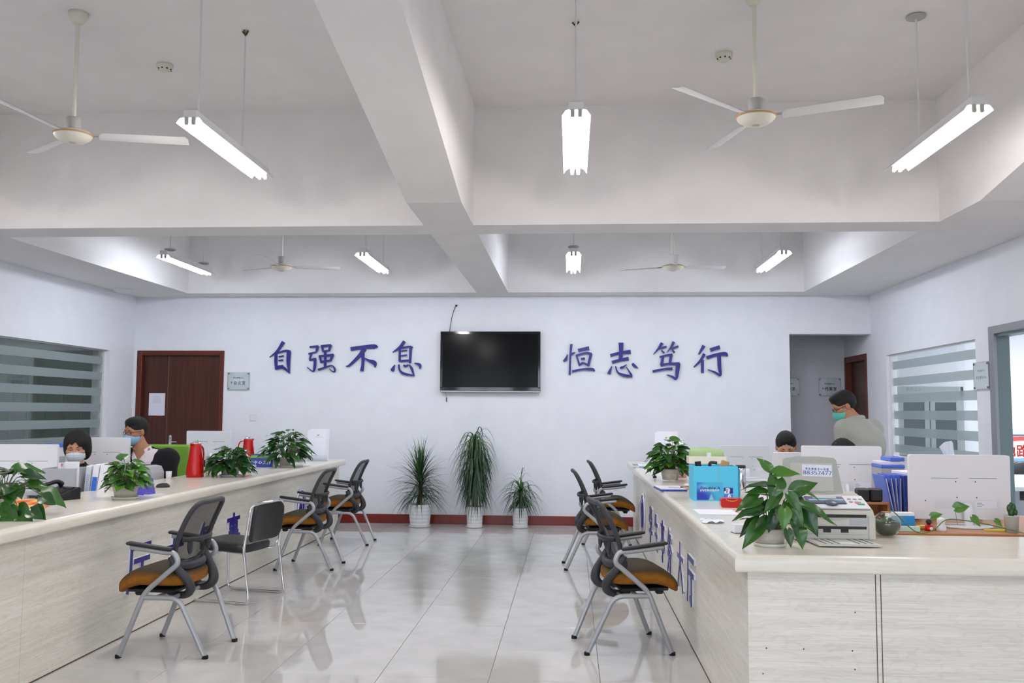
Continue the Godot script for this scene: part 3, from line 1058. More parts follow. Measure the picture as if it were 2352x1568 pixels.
# ------------------------------------------------------------------ counters and desks
func build_counters() -> void:
	# left: one long run
	var t := thing("counter", "pale wood-grain front of the left counter", "counter", V(CL, 0, 7.0))
	var b := Mb.new()
	var cuts := [2.6, 4.62, 7.02, 9.3, 11.06]
	for i in 4:
		b = Mb.new()
		b.span(Vector3(-0.02, 0.004, -(cuts[i] - 7.0 + 0.0015)), Vector3(0, TOP - SLAB, -(cuts[i + 1] - 7.0 - 0.0015)), 0.001)
		obj("front_panel", b, M.panel_wood, t)
	b = Mb.new()
	b.span(Vector3(-0.64, 0.004, -4.06), Vector3(-0.02, TOP - SLAB, -4.04))
	obj("end_panel", b, M.panel_wood, t)
	b = Mb.new()
	b.span(Vector3(-0.64, 0.004, 4.4), Vector3(-0.62, TOP - SLAB, -4.04))
	obj("back_panel", b, M.panel_wood, t)
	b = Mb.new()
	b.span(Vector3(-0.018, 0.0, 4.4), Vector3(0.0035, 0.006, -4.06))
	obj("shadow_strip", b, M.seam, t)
	tag(obj("countertop", l_slab(PackedVector2Array([Vector2(-3.53, -2.5), Vector2(CL + 0.07, -2.5), Vector2(CL + 0.07, -11.10), Vector2(-3.53, -11.10)])), M.slab_wood), "long pale countertop of the left counter", "countertop")
	# right: along the aisle and across the front
	t = thing("counter", "pale wood-grain front of the right counter, around its near corner", "counter", V(CR, 0, 3.96))
	cuts = [0.0, 2.3, 4.7, 7.10]
	for i in 3:
		b = Mb.new()
		b.span(Vector3(0, 0.004, -(cuts[i] + (0.0015 if i else 0.0205))), Vector3(0.02, TOP - SLAB, -(cuts[i + 1] - 0.0015)), 0.001)
		obj("front_panel", b, M.panel_wood, t)
	for p in [[0.02, 0.528], [0.532, 0.549], [0.553, 2.9]]:
		b = Mb.new()
		b.span(Vector3(p[0] - (0.02 if p[0] < 0.1 else 0.0), 0.004, 0.0), Vector3(p[1], TOP - SLAB, -0.02), 0.001)
		obj("front_panel", b, M.panel_wood, t)
	for x in [0.530, 0.551]:
		b = Mb.new()
		b.span(Vector3(x - 0.002, 0.004, -0.002), Vector3(x + 0.002, TOP - SLAB, -0.018))
		obj("seam_strip", b, M.seam, t)
	for q in [[0.074, 0.455], [0.228, 0.455], [0.428, 0.452], [0.437, 0.376], [0.058, 0.35], [0.443, 0.61]]:
		b = Mb.new().soft(true)
		b.ball(Vector3(q[0], q[1], 0.0005), Vector3(0.0035, 0.0035, 0.001), 8, 5)
		obj("screw", b, M.seam, t)
	b = Mb.new()
	b.span(Vector3(0.70, 0.004, -0.64), Vector3(0.72, TOP - SLAB, -7.08))
	b.span(Vector3(0.02, 0.004, -7.08), Vector3(0.72, TOP - SLAB, -7.10))
	b.span(Vector3(0.70, 0.004, -0.62), Vector3(2.9, TOP - SLAB, -0.64))
	obj("back_panel", b, M.panel_wood, t)
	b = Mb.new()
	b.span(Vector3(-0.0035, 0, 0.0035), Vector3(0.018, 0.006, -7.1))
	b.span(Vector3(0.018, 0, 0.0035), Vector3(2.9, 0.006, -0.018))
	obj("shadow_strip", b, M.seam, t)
	var p := PackedVector2Array([Vector2(0.685, -3.885), Vector2(3.7, -3.885), Vector2(3.7, -4.63), Vector2(1.50, -4.63), Vector2(1.50, -11.15), Vector2(0.685, -11.15)])
	b = l_slab(p)
	tag(obj("countertop", b, M.slab_wood), "L-shaped pale countertop of the right counter", "countertop")


func l_slab(p: PackedVector2Array) -> Mb:  # a countertop over an outline in x and z, with a rounded nose all round
	var b := Mb.new()
	if Geometry2D.is_polygon_clockwise(p):
		p.reverse()
	var n := p.size()
	var ring := func(c: float, y: float) -> Array:
		var q := []
		for i in n:
			var a := (p[i] - p[(i - 1 + n) % n]).normalized()
			var e := (p[(i + 1) % n] - p[i]).normalized()
			var v := p[i] + (Vector2(-a.y, a.x) + Vector2(-e.y, e.x)) * c
			q.append(Vector3(v.x, y, v.y))
		return q
	var levels := []
	for k in 5:
		var w := PI / 2 * k / 4.0
		levels.append(ring.call(0.014 * (1.0 - sin(w)), TOP - SLAB + 0.014 * (1.0 - cos(w))))
	for k in 7:
		var w := PI / 2 * k / 6.0
		levels.append(ring.call(0.028 * (1.0 - cos(w)), TOP - 0.028 * (1.0 - sin(w))))
	for k in levels.size() - 1:
		for i in n:
			b.group(10 + i)
			var j := (i + 1) % n
			var dir := (p[j] - p[i]).normalized()
			var mid: Vector3 = (levels[k][i] + levels[k][j]) / 2.0 + Vector3(-dir.y, 0, dir.x) * 0.2
			mid.y = TOP - SLAB / 2
			b.out([levels[k][i], levels[k][j], levels[k + 1][j], levels[k + 1][i]], mid)
	b.soft(false)
	for e in [0, levels.size() - 1]:
		var q: Array = levels[e]
		var flat := PackedVector2Array()
		for v in q:
			flat.append(Vector2(v.x, v.z))
		var ix := Geometry2D.triangulate_polygon(flat)
		for i in range(0, ix.size(), 3):
			b.out([q[ix[i]], q[ix[i + 1]], q[ix[i + 2]]], Vector3(0, TOP - SLAB / 2, 0))
	return b


func desk(label: String, x0: float, x1: float, d0: float, d1: float, y: float, m: Material) -> Node3D:
	var t := thing("desk", label, "desk", V((x0 + x1) / 2, 0, (d0 + d1) / 2), 0.0)
	var hx := (x1 - x0) / 2
	var hz := (d1 - d0) / 2
	var b := Mb.new()
	b.span(Vector3(-hx, y - 0.025, -hz), Vector3(hx, y, hz), 0.003)
	obj("desk_top", b, m, t)
	for sx in [-1, 1]:
		b = Mb.new()
		b.span(Vector3(sx * (hx - 0.02) - 0.012, 0, -hz + 0.03), Vector3(sx * (hx - 0.02) + 0.012, y - 0.025, hz - 0.03), 0.002)
		obj("side_panel", b, m, t)
	return t


func build_desks() -> void:
	desk("orange-brown wooden desk right behind the near counter", 1.54, 3.5, 4.67, 5.55, 0.853, M.desk_wood)
	desk("white work desk under the second monitor on the right", 1.62, 2.9, 6.0, 6.78, 0.76, M.desk_white)
	desk("white work desk in front of the masked young man", 1.62, 2.3, 7.2, 7.62, 0.74, M.desk_white)
	desk("white work desk at the far end of the right counter", 1.62, 2.9, 9.7, 10.5, 0.74, M.desk_white)
	desk("white work desk nearest behind the left counter", -4.9, -3.56, 6.2, 6.95, 0.74, M.desk_white)
	desk("white work desk between the two masked clerks on the left", -4.60, -3.56, 7.42, 7.84, 0.74, M.desk_white)
	desk("white work desk at the far end of the left counter", -4.9, -3.72, 10.2, 11.0, 0.74, M.desk_white)


# ------------------------------------------------------------------ chairs (they face +x)
func make_visitor_chair(label: String) -> Node3D:
	var t := thing("visitor_chair", label, "chair", Vector3.ZERO, 0.0, "mesh-backed visitor chairs along the counters")
	# seat: a crowned cushion whose fabric is dark on top and orange down the sides
	var b := Mb.new().soft(true)
	var nu := 26
	var nv := 34
	var crown := func(x: float) -> float: return 0.492 + 0.020 * sin(PI * clampf((x - 0.12) / 0.52, 0, 1)) - 0.078 * pow(clampf((x - 0.40) / 0.19, 0, 1), 2.0)
	var pts := []
	for i in nu + 1:
		var u := i / float(nu)
		var row := []
		for k in nv:
			var w := TAU * k / nv
			var cw := cos(w)
			var sw := sin(w)
			var e := pow(maxf(sin(PI * u), 0.0), 0.34)
			var x := 0.365 - 0.215 * cos(PI * u)
			var hw := 0.240 * e * (1.0 - 0.08 * pow(clampf((0.3 - x) / 0.2, 0, 1), 2.0))
			var th := 0.056 * e
			row.append(Vector3(x, crown.call(x) - 0.056 + signf(sw) * pow(absf(sw), 0.6) * th, signf(cw) * pow(absf(cw), 0.5) * hw))
		pts.append(row)
	var orange := Color(0.33, 0.125, 0.006)
	var dark := Color(0.052, 0.040, 0.021)
	for i in nu:
		for k in nv:
			var k2 := (k + 1) % nv
			var q := [pts[i][k], pts[i + 1][k], pts[i + 1][k2], pts[i][k2]]
			for tri_ in [[0, 2, 1], [0, 3, 2]]:
				for ix in tri_:
					var v: Vector3 = q[ix]
					var up := smoothstep(-0.056, -0.012, v.y - crown.call(v.x))  # the black face cloth wraps over the edge
					up = maxf(up, smoothstep(0.545, 0.58, v.x) * 0.75)
					var rib := 1.0 - 0.22 * float(int(floorf(v.y * 330.0)) % 2)
					b.st.set_color((orange * rib).lerp(dark, up))
					b.st.add_vertex(v)
	obj("seat", b, M.seat_fabric, t)
	b = Mb.new()
	b.box(Vector3(0.36, 0.372, 0), Vector3(0.30, 0.022, 0.34), 0.006)
	b.box(Vector3(0.47, 0.35, 0.10), Vector3(0.05, 0.04, 0.04), 0.01)
	b.box(Vector3(0.47, 0.35, -0.10), Vector3(0.05, 0.04, 0.04), 0.01)
	obj("seat_plate", b, M.black, t)
	# backrest: a tapering ring with a see-through mesh, a lumbar bar, and two struts down to the seat
	var ring := []
	var n := 64
	for i in n:
		ring.append(back_point(TAU * i / n, 1.0))
	b = Mb.new().soft(true)
	b.tube(ring, 0.0155, 10, true, 1.0)
	obj("back_frame", b, M.charcoal_frame, t)
	b = Mb.new().soft(true)
	var rows := []
	for i in 13:
		var row := []
		var w := PI * (i + 0.0001) / 12.0001 - PI / 2
		var p := back_point(PI - w, 0.97)
		var q := back_point(w, 0.97)
		for k in 9:
			var f := k / 8.0
			row.append(p.lerp(q, f) - Vector3(0.018 * sin(PI * f), 0, 0))
		rows.append(row)
	b.sheet(rows)
	obj("back_mesh", b, M.chair_mesh, t)
	b = Mb.new().soft(true)
	b.tube(curve([Vector3(0.175, 0.675, -0.185), Vector3(0.130, 0.67, -0.08), Vector3(0.125, 0.67, 0.08), Vector3(0.175, 0.675, 0.185)], 5), 0.012, 8, false, 1.3)
	b.ball(Vector3(0.15, 0.63, 0.12), Vector3(0.012, 0.05, 0.03))
	b.ball(Vector3(0.15, 0.63, -0.12), Vector3(0.012, 0.05, 0.03))
	obj("lumbar_bar", b, M.dark_plastic, t)
	b = Mb.new().soft(true)
	b.tube(curve([Vector3(0.235, 0.525, -0.19), Vector3(0.175, 0.515, -0.10), Vector3(0.165, 0.512, 0.0), Vector3(0.175, 0.515, 0.10), Vector3(0.235, 0.525, 0.19)], 5), 0.022, 10, false, 1.2)
	obj("cross_bar", b, M.charcoal_frame, t)
	for s in [-1.0, 1.0]:
		b = Mb.new().soft(true)
		b.tube(curve([Vector3(0.228, 0.58, 0.205 * s), Vector3(0.185, 0.505, 0.195 * s), Vector3(0.135, 0.435, 0.165 * s), Vector3(0.128, 0.378, 0.145 * s), Vector3(0.18, 0.345, 0.13 * s), Vector3(0.28, 0.352, 0.11 * s)], 5), [0.02, 0.022, 0.024, 0.026, 0.028, 0.029, 0.03, 0.031, 0.032, 0.032, 0.033, 0.034, 0.034, 0.034, 0.034, 0.033, 0.032, 0.03, 0.028, 0.026, 0.024, 0.022, 0.02, 0.018, 0.016, 0.015], 12, false, 0.8)
		obj("back_strut", b, M.charcoal_frame, t)
	for s in [-1.0, 1.0]:
		# one bent pipe makes the front leg and the arm support
		b = Mb.new().soft(true)
		b.tube(bent([Vector3(0.50, 0.01, 0.255 * s), Vector3(0.36, 0.375, 0.248 * s), Vector3(0.150, 0.552, 0.248 * s), Vector3(0.185, 0.612, 0.248 * s), Vector3(0.235, 0.610, 0.248 * s), Vector3(0.455, 0.636, 0.248 * s)], 0.05, 5), 0.0155, 12, false, 1.0)
		obj("front_leg", b, M.silver_paint, t)
		b = Mb.new().soft(true)
		b.tube(bent([Vector3(0.0, 0.01, 0.20 * s), Vector3(0.155, 0.348, 0.235 * s), Vector3(0.372, 0.348, 0.247 * s)], 0.06, 5), 0.0150, 12)
		obj("rear_leg", b, M.silver_paint, t)
		b = Mb.new()
		b.box(Vector3.ZERO, Vector3(0.285, 0.019, 0.05), 0.007, Transform3D(Basis(Vector3(0, 0, 1), 0.118), Vector3(0.335, 0.643, 0.248 * s)))
		obj("armrest", b, M.black, t)
		for f in [Vector3(0.503, 0.008, 0.2552 * s), Vector3(-0.003, 0.008, 0.2 * s)]:
			b = Mb.new().soft(true)
			b.lathe([Vector2(0, -0.008), Vector2(0.018, -0.008), Vector2(0.0185, 0.008), Vector2(0.016, 0.012), Vector2(0, 0.012)], 12, Transform3D(Basis.IDENTITY, f))
			obj("foot", b, M.rubber, t)
	b = Mb.new().soft(true)
	b.tube([Vector3(0.30, 0.345, -0.24), Vector3(0.30, 0.345, 0.24)], 0.012, 8)
	b.tube([Vector3(0.20, 0.345, -0.237), Vector3(0.20, 0.345, 0.237)], 0.012, 8)
	obj("cross_tube", b, M.silver_paint, t)
	return t


func back_point(w: float, k: float) -> Vector3:  # on the backrest's ring: w = 0 is its right side, PI/2 the top
	var c := cos(w)
	var s := sin(w)
	var y := 0.710 + 0.182 * signf(s) * pow(absf(s), 0.42) * k
	var f := (y - 0.52) / 0.37
	var hw := lerpf(0.195, 0.212, smoothstep(0.0, 0.45, f)) - 0.012 * f
	var z := hw * signf(c) * pow(absf(c), 0.30) * k
	var x := 0.225 - 0.135 * f + 0.02 * sin(PI * f) - 0.022 * (1.0 - pow(absf(z) / 0.21, 2.0))
	return Vector3(x, y, z)


func make_chrome_chair(label: String, at: Vector3, turn: float) -> void:
	var t := thing("stacking_chair", label, "chair", at, turn)
	var b := Mb.new().soft(true)
	# seat pad, rounded cushion
	var rows := []
	var ball := func(cx: float, cy: float, hx: float, hy: float, hz: float, lean: float, curve_: float) -> Mb:
		var m := Mb.new().soft(true)
		var rr := []
		for i in 19:
			var u := PI * i / 18.0
			var row := []
			for k in 29:
				var w := TAU * k / 28.0
				var e := pow(maxf(sin(u), 0.0), 0.3)
				var x := -signf(cos(u)) * pow(absf(cos(u)), 0.5) * hx
				var y := signf(sin(w)) * pow(absf(sin(w)), 0.7) * hy * e
				var z := signf(cos(w)) * pow(absf(cos(w)), 0.35) * hz * e
				row.append(Vector3(cx, cy, 0) + (Vector3(x, y, z) + Vector3(0, curve_ * z * z, 0)).rotated(Vector3(0, 0, 1), lean))
			rr.append(row)
		for row in rr:
			row.reverse()
		m.sheet(rr)
		return m
	obj("seat", ball.call(0.275, 0.408, 0.210, 0.042, 0.215, 0.05, 0.0), M.black_leather, t)
	obj("backrest", ball.call(0.040, 0.595, 0.150, 0.024, 0.205, 1.72, 1.2), M.black_leather, t)
	for s in [-1.0, 1.0]:
		b = Mb.new().soft(true)
		b.tube(bent([Vector3(0.25, 0.372, 0.222 * s), Vector3(0.495, 0.378, 0.222 * s), Vector3(0.50, 0.012, 0.238 * s), Vector3(-0.02, 0.012, 0.238 * s), Vector3(0.04, 0.40, 0.236 * s), Vector3(-0.005, 0.725, 0.222 * s), Vector3(-0.03, 0.742, 0.10 * s), Vector3(-0.04, 0.742, 0.0)], 0.05, 5), 0.0105, 12)
		obj("frame", b, M.chrome, t)
		b = Mb.new().soft(true)
		b.tube(curve([Vector3(0.045, 0.42, 0.236 * s), Vector3(0.055, 0.37, 0.20 * s), Vector3(0.11, 0.363, 0.16 * s), Vector3(0.25, 0.366, 0.14 * s)], 5), 0.008, 8)
		obj("seat_bracket", b, M.chrome, t)
		for x in [0.10, 0.40]:
			b = Mb.new()
			b.box(Vector3(x, 0.006, 0.238 * s), Vector3(0.05, 0.012, 0.018), 0.003)
			obj("glide", b, M.grey_plastic, t)
	b = Mb.new()
	b.box(Vector3(0.016, 0.60, 0.19), Vector3(0.004, 0.10, 0.02), 0.001)
	obj("sticker", b, M.grey_plastic, t)


func build_chairs() -> void:
	var c := make_visitor_chair("orange and black mesh chair nearest on the left, facing the left counter")
	c.position = V(-2.11, 0, 5.46)
	c.rotation.y = PI - 0.06
	dup(c, V(-2.155, 0, 8.40), PI - 0.02, "orange and black mesh chair on the left just beyond the chrome chair")
	dup(c, V(-2.185, 0, 9.94), PI, "orange and black mesh chair farthest on the left, next to the skirting")
	dup(c, V(0.065, 0, 5.73), 0.19, "orange and black mesh chair nearest on the right, facing the lettered counter")
	dup(c, V(-0.05, 0, 8.62), 0.06, "orange and black mesh chair on the right, second of the three from the camera")
	dup(c, V(0.13, 0, 10.25), 0.06, "orange and black mesh chair farthest on the right, by the end wall")
	make_chrome_chair("black padded chair on a chrome sled frame by the left counter", V(-2.335, 0, 6.92), PI - 0.25)
	var g := thing("task_chair", "bright green chair back behind the man in the black jacket", "chair", V(-4.11, 0, 8.95))
	var b := Mb.new()
	b.box(Vector3(0, 0.84, -0.1), Vector3(0.50, 0.50, 0.05), 0.022)
	obj("backrest", b, M.green_fabric, g)
	b = Mb.new()
	b.box(Vector3(0, 0.47, 0.14), Vector3(0.48, 0.08, 0.44), 0.03)
	obj("seat", b, M.green_fabric, g)
	b = Mb.new().soft(true)
	b.tube([Vector3(0, 0.08, 0.12), Vector3(0, 0.44, 0.12)], 0.03, 10)
	b.tube([Vector3(0, 0.44, 0.1), Vector3(0, 0.44, -0.12), Vector3(0, 0.7, -0.13)], 0.02, 8)
	for k in 5:
		var w := TAU * k / 5
		b.tube([Vector3(0, 0.09, 0.12), Vector3(0.28 * cos(w), 0.025, 0.12 + 0.28 * sin(w))], 0.022, 8)
	obj("pedestal", b, M.black, g)


# ------------------------------------------------------------------ people: smooth fields meshed as surface nets
static func cap(p: Vector3, a: Vector3, b: Vector3, ra: float, rb: float) -> float:  # a tapered capsule
	var ab := b - a
	var h := clampf((p - a).dot(ab) / ab.length_squared(), 0.0, 1.0)
	return (p - a - ab * h).length() - lerpf(ra, rb, h)


static func ell(p: Vector3, c: Vector3, r: Vector3) -> float:
	var q := (p - c) / r
	var k := q.length()
	return k * (k - 1.0) / maxf((q / r).length(), 1e-5)


static func mix_min(a: float, b: float, k: float) -> float:
	var h := maxf(k - absf(a - b), 0.0) / k
	return minf(a, b) - h * h * k * 0.25


static func bone_field(p: Vector3, bones: Array, k: float) -> float:
	var d := 9.0
	for o in bones:
		d = mix_min(d, cap(p, o[0], o[1], o[2], o[3]), k)
	return d


func nets(f: Callable, lo: Vector3, hi: Vector3, cell: float, b: Mb) -> void:
	var n := Vector3i(((hi - lo) / cell).ceil()) + Vector3i.ONE
	n = (n / 4 + Vector3i.ONE) * 4 + Vector3i.ONE
	var nx := n.x
	var nxy := n.x * n.y
	var g := PackedFloat32Array()
	g.resize(nxy * n.z)
	g.fill(1.0)
	var blocks := []
	var reach := cell * 4.0 * 0.95
	for bz in range(0, n.z - 1, 4):
		for by in range(0, n.y - 1, 4):
			for bx in range(0, n.x - 1, 4):
				var d: float = f.call(lo + Vector3(bx + 2, by + 2, bz + 2) * cell)
				var near := absf(d) < reach
				if near:
					blocks.append(Vector3i(bx, by, bz))
				for z in range(bz, bz + 5 if bz + 5 >= n.z else bz + 4):
					for y in range(by, by + 5 if by + 5 >= n.y else by + 4):
						for x in range(bx, bx + 5 if bx + 5 >= n.x else bx + 4):
							g[x + y * nx + z * nxy] = f.call(lo + Vector3(x, y, z) * cell) if near else d
	var verts := {}
	var corner := [0, 1, nx, nx + 1, nxy, nxy + 1, nxy + nx, nxy + nx + 1]
	for o in blocks:
		for z in range(o.z, mini(o.z + 4, n.z - 1)):
			for y in range(o.y, mini(o.y + 4, n.y - 1)):
				for x in range(o.x, mini(o.x + 4, n.x - 1)):
					var at: int = x + y * nx + z * nxy
					var inside := 0
					for c in corner:
						if g[at + c] < 0.0:
							inside += 1
					if inside == 0 or inside == 8:
						continue
					var sum := Vector3.ZERO
					var count := 0
					for c in 8:
						for axis in [1, 2, 4]:
							if c & axis:
								continue
							var va := g[at + corner[c]]
							var vb := g[at + corner[c | axis]]
							if (va < 0.0) == (vb < 0.0):
								continue
							var t := va / (va - vb)
							var p := Vector3(c & 1, (c >> 1) & 1, (c >> 2) & 1)
							p[0 if axis == 1 else 1 if axis == 2 else 2] += t
							sum += p
							count += 1
					verts[at] = lo + (Vector3(x, y, z) + sum / count) * cell
	b.soft(true)
	var step := [1, nx, nxy]
	for at in verts:
		for a in 3:
			var u: int = step[(a + 1) % 3]
			var w: int = step[(a + 2) % 3]
			if at + step[a] >= g.size():
				continue
			var va := g[at]
			var vb := g[at + step[a]]
			if (va < 0.0) == (vb < 0.0):
				continue
			if not (verts.has(at - u) and verts.has(at - w) and verts.has(at - u - w)):
				continue
			if va < 0.0:
				b.quad(verts[at - u - w], verts[at - w], verts[at], verts[at - u])
			else:
				b.quad(verts[at - u - w], verts[at - u], verts[at], verts[at - w])


static func head_field(p: Vector3) -> float:  # a head facing +z, its middle at the eyes
	var d := ell(p, Vector3(0, 0.032, -0.012), Vector3(0.077, 0.092, 0.098))
	d = mix_min(d, ell(p, Vector3(0, -0.05, 0.024), Vector3(0.060, 0.066, 0.066)), 0.04)
	d = mix_min(d, cap(p, Vector3(0, -0.085, 0.052), Vector3(0, -0.098, 0.06), 0.026, 0.02), 0.03)
	d = mix_min(d, cap(p, Vector3(-0.05, -0.02, 0.055), Vector3(-0.035, -0.028, 0.07), 0.018, 0.016), 0.03)
	d = mix_min(d, cap(p, Vector3(0.05, -0.02, 0.055), Vector3(0.035, -0.028, 0.07), 0.018, 0.016), 0.03)
	d = mix_min(d, cap(p, Vector3(0, 0.005, 0.086), Vector3(0, -0.030, 0.104), 0.008, 0.0125), 0.014)
	d = mix_min(d, cap(p, Vector3(-0.018, -0.035, 0.088), Vector3(0.018, -0.035, 0.088), 0.010, 0.010), 0.012)
	d = mix_min(d, cap(p, Vector3(-0.042, 0.022, 0.070), Vector3(0.042, 0.022, 0.070), 0.013, 0.013), 0.022)
	for s in [-1.0, 1.0]:
		d = -mix_min(-d, ell(p, Vector3(0.031 * s, 0.002, 0.094), Vector3(0.017, 0.010, 0.016)), 0.012)
		d = mix_min(d, ell(p, Vector3(0.031 * s, 0.001, 0.071), Vector3(0.0155, 0.0115, 0.0125)), 0.004)
		d = mix_min(d, ell(p, Vector3(0.080 * s, -0.004, -0.008), Vector3(0.011, 0.031, 0.019)), 0.012)
	d = mix_min(d, cap(p, Vector3(-0.022, -0.066, 0.081), Vector3(0.022, -0.066, 0.081), 0.008, 0.008), 0.012)
	return d


static func mask_field(p: Vector3) -> float:  # a pleated face mask
	var pleat := 0.0012 * sin(p.y * 340.0) * smoothstep(0.07, 0.04, absf(p.x))
	var bulge := minf(ell(p, Vector3(0, -0.048, 0.045), Vector3(0.068, 0.066, 0.074)), head_field(p) - 0.002)
	var shell := bulge - 0.004 - pleat
	var cut := maxf(maxf(p.y + 0.014 + p.x * p.x * 5.0, -0.112 - p.y + p.x * p.x * 3.0), 0.012 - p.z)
	return maxf(shell, cut)


static func hair_field(p: Vector3, style: int) -> float:
	var az := atan2(p.x, p.z + 0.01)
	var wave := 0.0016 * sin(az * 46.0 + p.y * 40.0) + 0.0012 * sin(az * 83.0 - p.y * 65.0)
	var d := 9.0
	if style == 0:  # short men's cut
		d = ell(p, Vector3(0, 0.040, -0.016), Vector3(0.086, 0.100, 0.106)) - wave
		d = mix_min(d, ell(p, Vector3(0.008, 0.096, 0.032), Vector3(0.066, 0.038, 0.064)), 0.02)
		d = maxf(d, -ell(p, Vector3(0, -0.020, 0.105), Vector3(0.068 + 0.004 * sin(p.x * 260.0), 0.090 + 0.006 * sin(p.x * 190.0 + 1.0), 0.070)))  # forehead and face
		d = maxf(d, -0.008 - p.y + clampf((p.z + 0.012) * 1.4, -0.075, 0.03))  # nape and temples
		d = maxf(d, -ell(p, Vector3(0.088, -0.022, 0.0), Vector3(0.022, 0.045, 0.034)))
		d = maxf(d, -ell(p, Vector3(-0.088, -0.022, 0.0), Vector3(0.022, 0.045, 0.034)))
	else:  # full short bob over the ears
		d = ell(p, Vector3(0.004, 0.040, -0.022), Vector3(0.104, 0.110, 0.116)) - wave
		d = mix_min(d, ell(p, Vector3(0.045, -0.04, -0.035), Vector3(0.062, 0.075, 0.07)), 0.04)
		d = mix_min(d, ell(p, Vector3(-0.045, -0.03, -0.035), Vector3(0.056, 0.068, 0.07)), 0.04)
		d = maxf(d, -ell(p, Vector3(-0.006, -0.034, 0.105), Vector3(0.069 + 0.005 * sin(p.y * 150.0), 0.094 + 0.012 * sin(p.x * 120.0 + 0.6), 0.085)))
		d = maxf(d, -0.085 - p.y + clampf(p.z * 1.0, -0.03, 0.03))
	return d


func make_head(body: Mb, t: Node3D, xf: Transform3D, hair: int, mask: Material, glasses: bool, skin: Material) -> void:  # adds the head to the body's mesh, and hair, mask, eyes and glasses as parts
	var inv := xf.affine_inverse()
	var box := func(lo: Vector3, hi: Vector3) -> Array:
		var a := Vector3.ONE * 99
		var z := -a
		for i in 8:
			var p := xf * Vector3(hi.x if i & 1 else lo.x, hi.y if i & 2 else lo.y, hi.z if i & 4 else lo.z)
			a = a.min(p)
			z = z.max(p)
		return [a, z]
	var e: Array = box.call(Vector3(-0.1, -0.13, -0.12), Vector3(0.1, 0.135, 0.125))
	nets(func(p: Vector3) -> float: return head_field(inv * p), e[0], e[1], 0.0042, body)
	var b := Mb.new()
	e = box.call(Vector3(-0.12, -0.13, -0.15), Vector3(0.12, 0.165, 0.12))
	nets(func(p: Vector3) -> float: return hair_field(inv * p, hair), e[0], e[1], 0.0048, b)
	obj("hair", b, M.hair, t)
	if mask:
		b = Mb.new()
		e = box.call(Vector3(-0.085, -0.13, 0.005), Vector3(0.085, 0.0, 0.135))
		nets(func(p: Vector3) -> float: return mask_field(inv * p), e[0], e[1], 0.0042, b)
		var mk := obj("face_mask", b, mask, t)
		b = Mb.new().soft(true)
		for s in [-1.0, 1.0]:
			for y in [-0.022, -0.085]:
				b.tube([xf * Vector3(0.066 * s, y, 0.035), xf * Vector3(0.079 * s, y * 0.5 - 0.01, 0.012), xf * Vector3(0.086 * s, 0.0, -0.018)], 0.0014, 5)
		obj("ear_loop", b, M.cloth_white, mk)
	for s in [-1.0, 1.0]:
		b = Mb.new().soft(true)
		b.lathe([Vector2(0, -0.0086), Vector2(0.006, -0.006), Vector2(0.0086, 0), Vector2(0.006, 0.006), Vector2(0, 0.0086)], 10, xf * Transform3D(Basis.from_scale(Vector3(1.25, 0.42, 1.0)), Vector3(0.031 * s, 0.0, 0.0785)))
		obj("eye", b, M.hair, t)
		b = Mb.new().soft(true)
		b.tube([xf * Vector3(0.014 * s, 0.0215, 0.0865), xf * Vector3(0.030 * s, 0.0265, 0.0835), xf * Vector3(0.050 * s, 0.022, 0.072)], [0.0042, 0.005, 0.0028], 6)
		obj("eyebrow", b, M.hair, t)
	if glasses:
		b = Mb.new().soft(true)
		for s in [-1.0, 1.0]:
			var ring := []
			for k in 16:
				var w := TAU * k / 16
				ring.append(xf * Vector3(0.032 * s + 0.0215 * signf(cos(w)) * pow(absf(cos(w)), 0.7), -0.001 + 0.0155 * signf(sin(w)) * pow(absf(sin(w)), 0.7), 0.0985 - 0.008 * absf(cos(w)) * (1.0 if cos(w) * s > 0 else 0.0)))
			b.tube(ring, 0.0018, 6, true)
			b.tube([xf * Vector3(0.053 * s, 0.004, 0.09), xf * Vector3(0.083 * s, 0.008, 0.03), xf * Vector3(0.087 * s, 0.008, -0.02)], 0.0018, 6)
		b.tube([xf * Vector3(-0.011, 0.001, 0.1005), xf * Vector3(0.011, 0.001, 0.1005)], 0.0018, 6)
		obj("glasses", b, M.black, t)


func fingers(wrist: Vector3, palm: Vector3, side: Vector3, curl: Vector3) -> Array:  # a palm, four bent fingers of unequal length and a thumb, as bones
	var bones := []
	var fwd := (palm - wrist).normalized()
	for k in 4:
		var off := side * (0.030 - 0.020 * k)
		bones.append([wrist + off * 0.5, palm + off, 0.016, 0.0125])
		var l: float = [0.026, 0.030, 0.028, 0.021][k]
		var a := palm + off
		var m := a + (fwd * 0.85 + curl * 0.5).normalized() * l * 1.3
		var z := m + (fwd * 0.35 + curl * 0.95).normalized() * l * 1.5
		bones.append([a, m, 0.0095, 0.0085])
		bones.append([m, z, 0.0085, 0.007])
	var base := wrist.lerp(palm, 0.35) + side * 0.026
	var tip := base + (side * 0.75 + fwd * 0.7 + curl * 0.2).normalized() * 0.042
	bones.append([base, tip, 0.0125, 0.0095])
	bones.append([tip, tip + (fwd * 0.9 + curl * 0.4 + side * 0.15).normalized() * 0.03, 0.0095, 0.0075])
	return bones


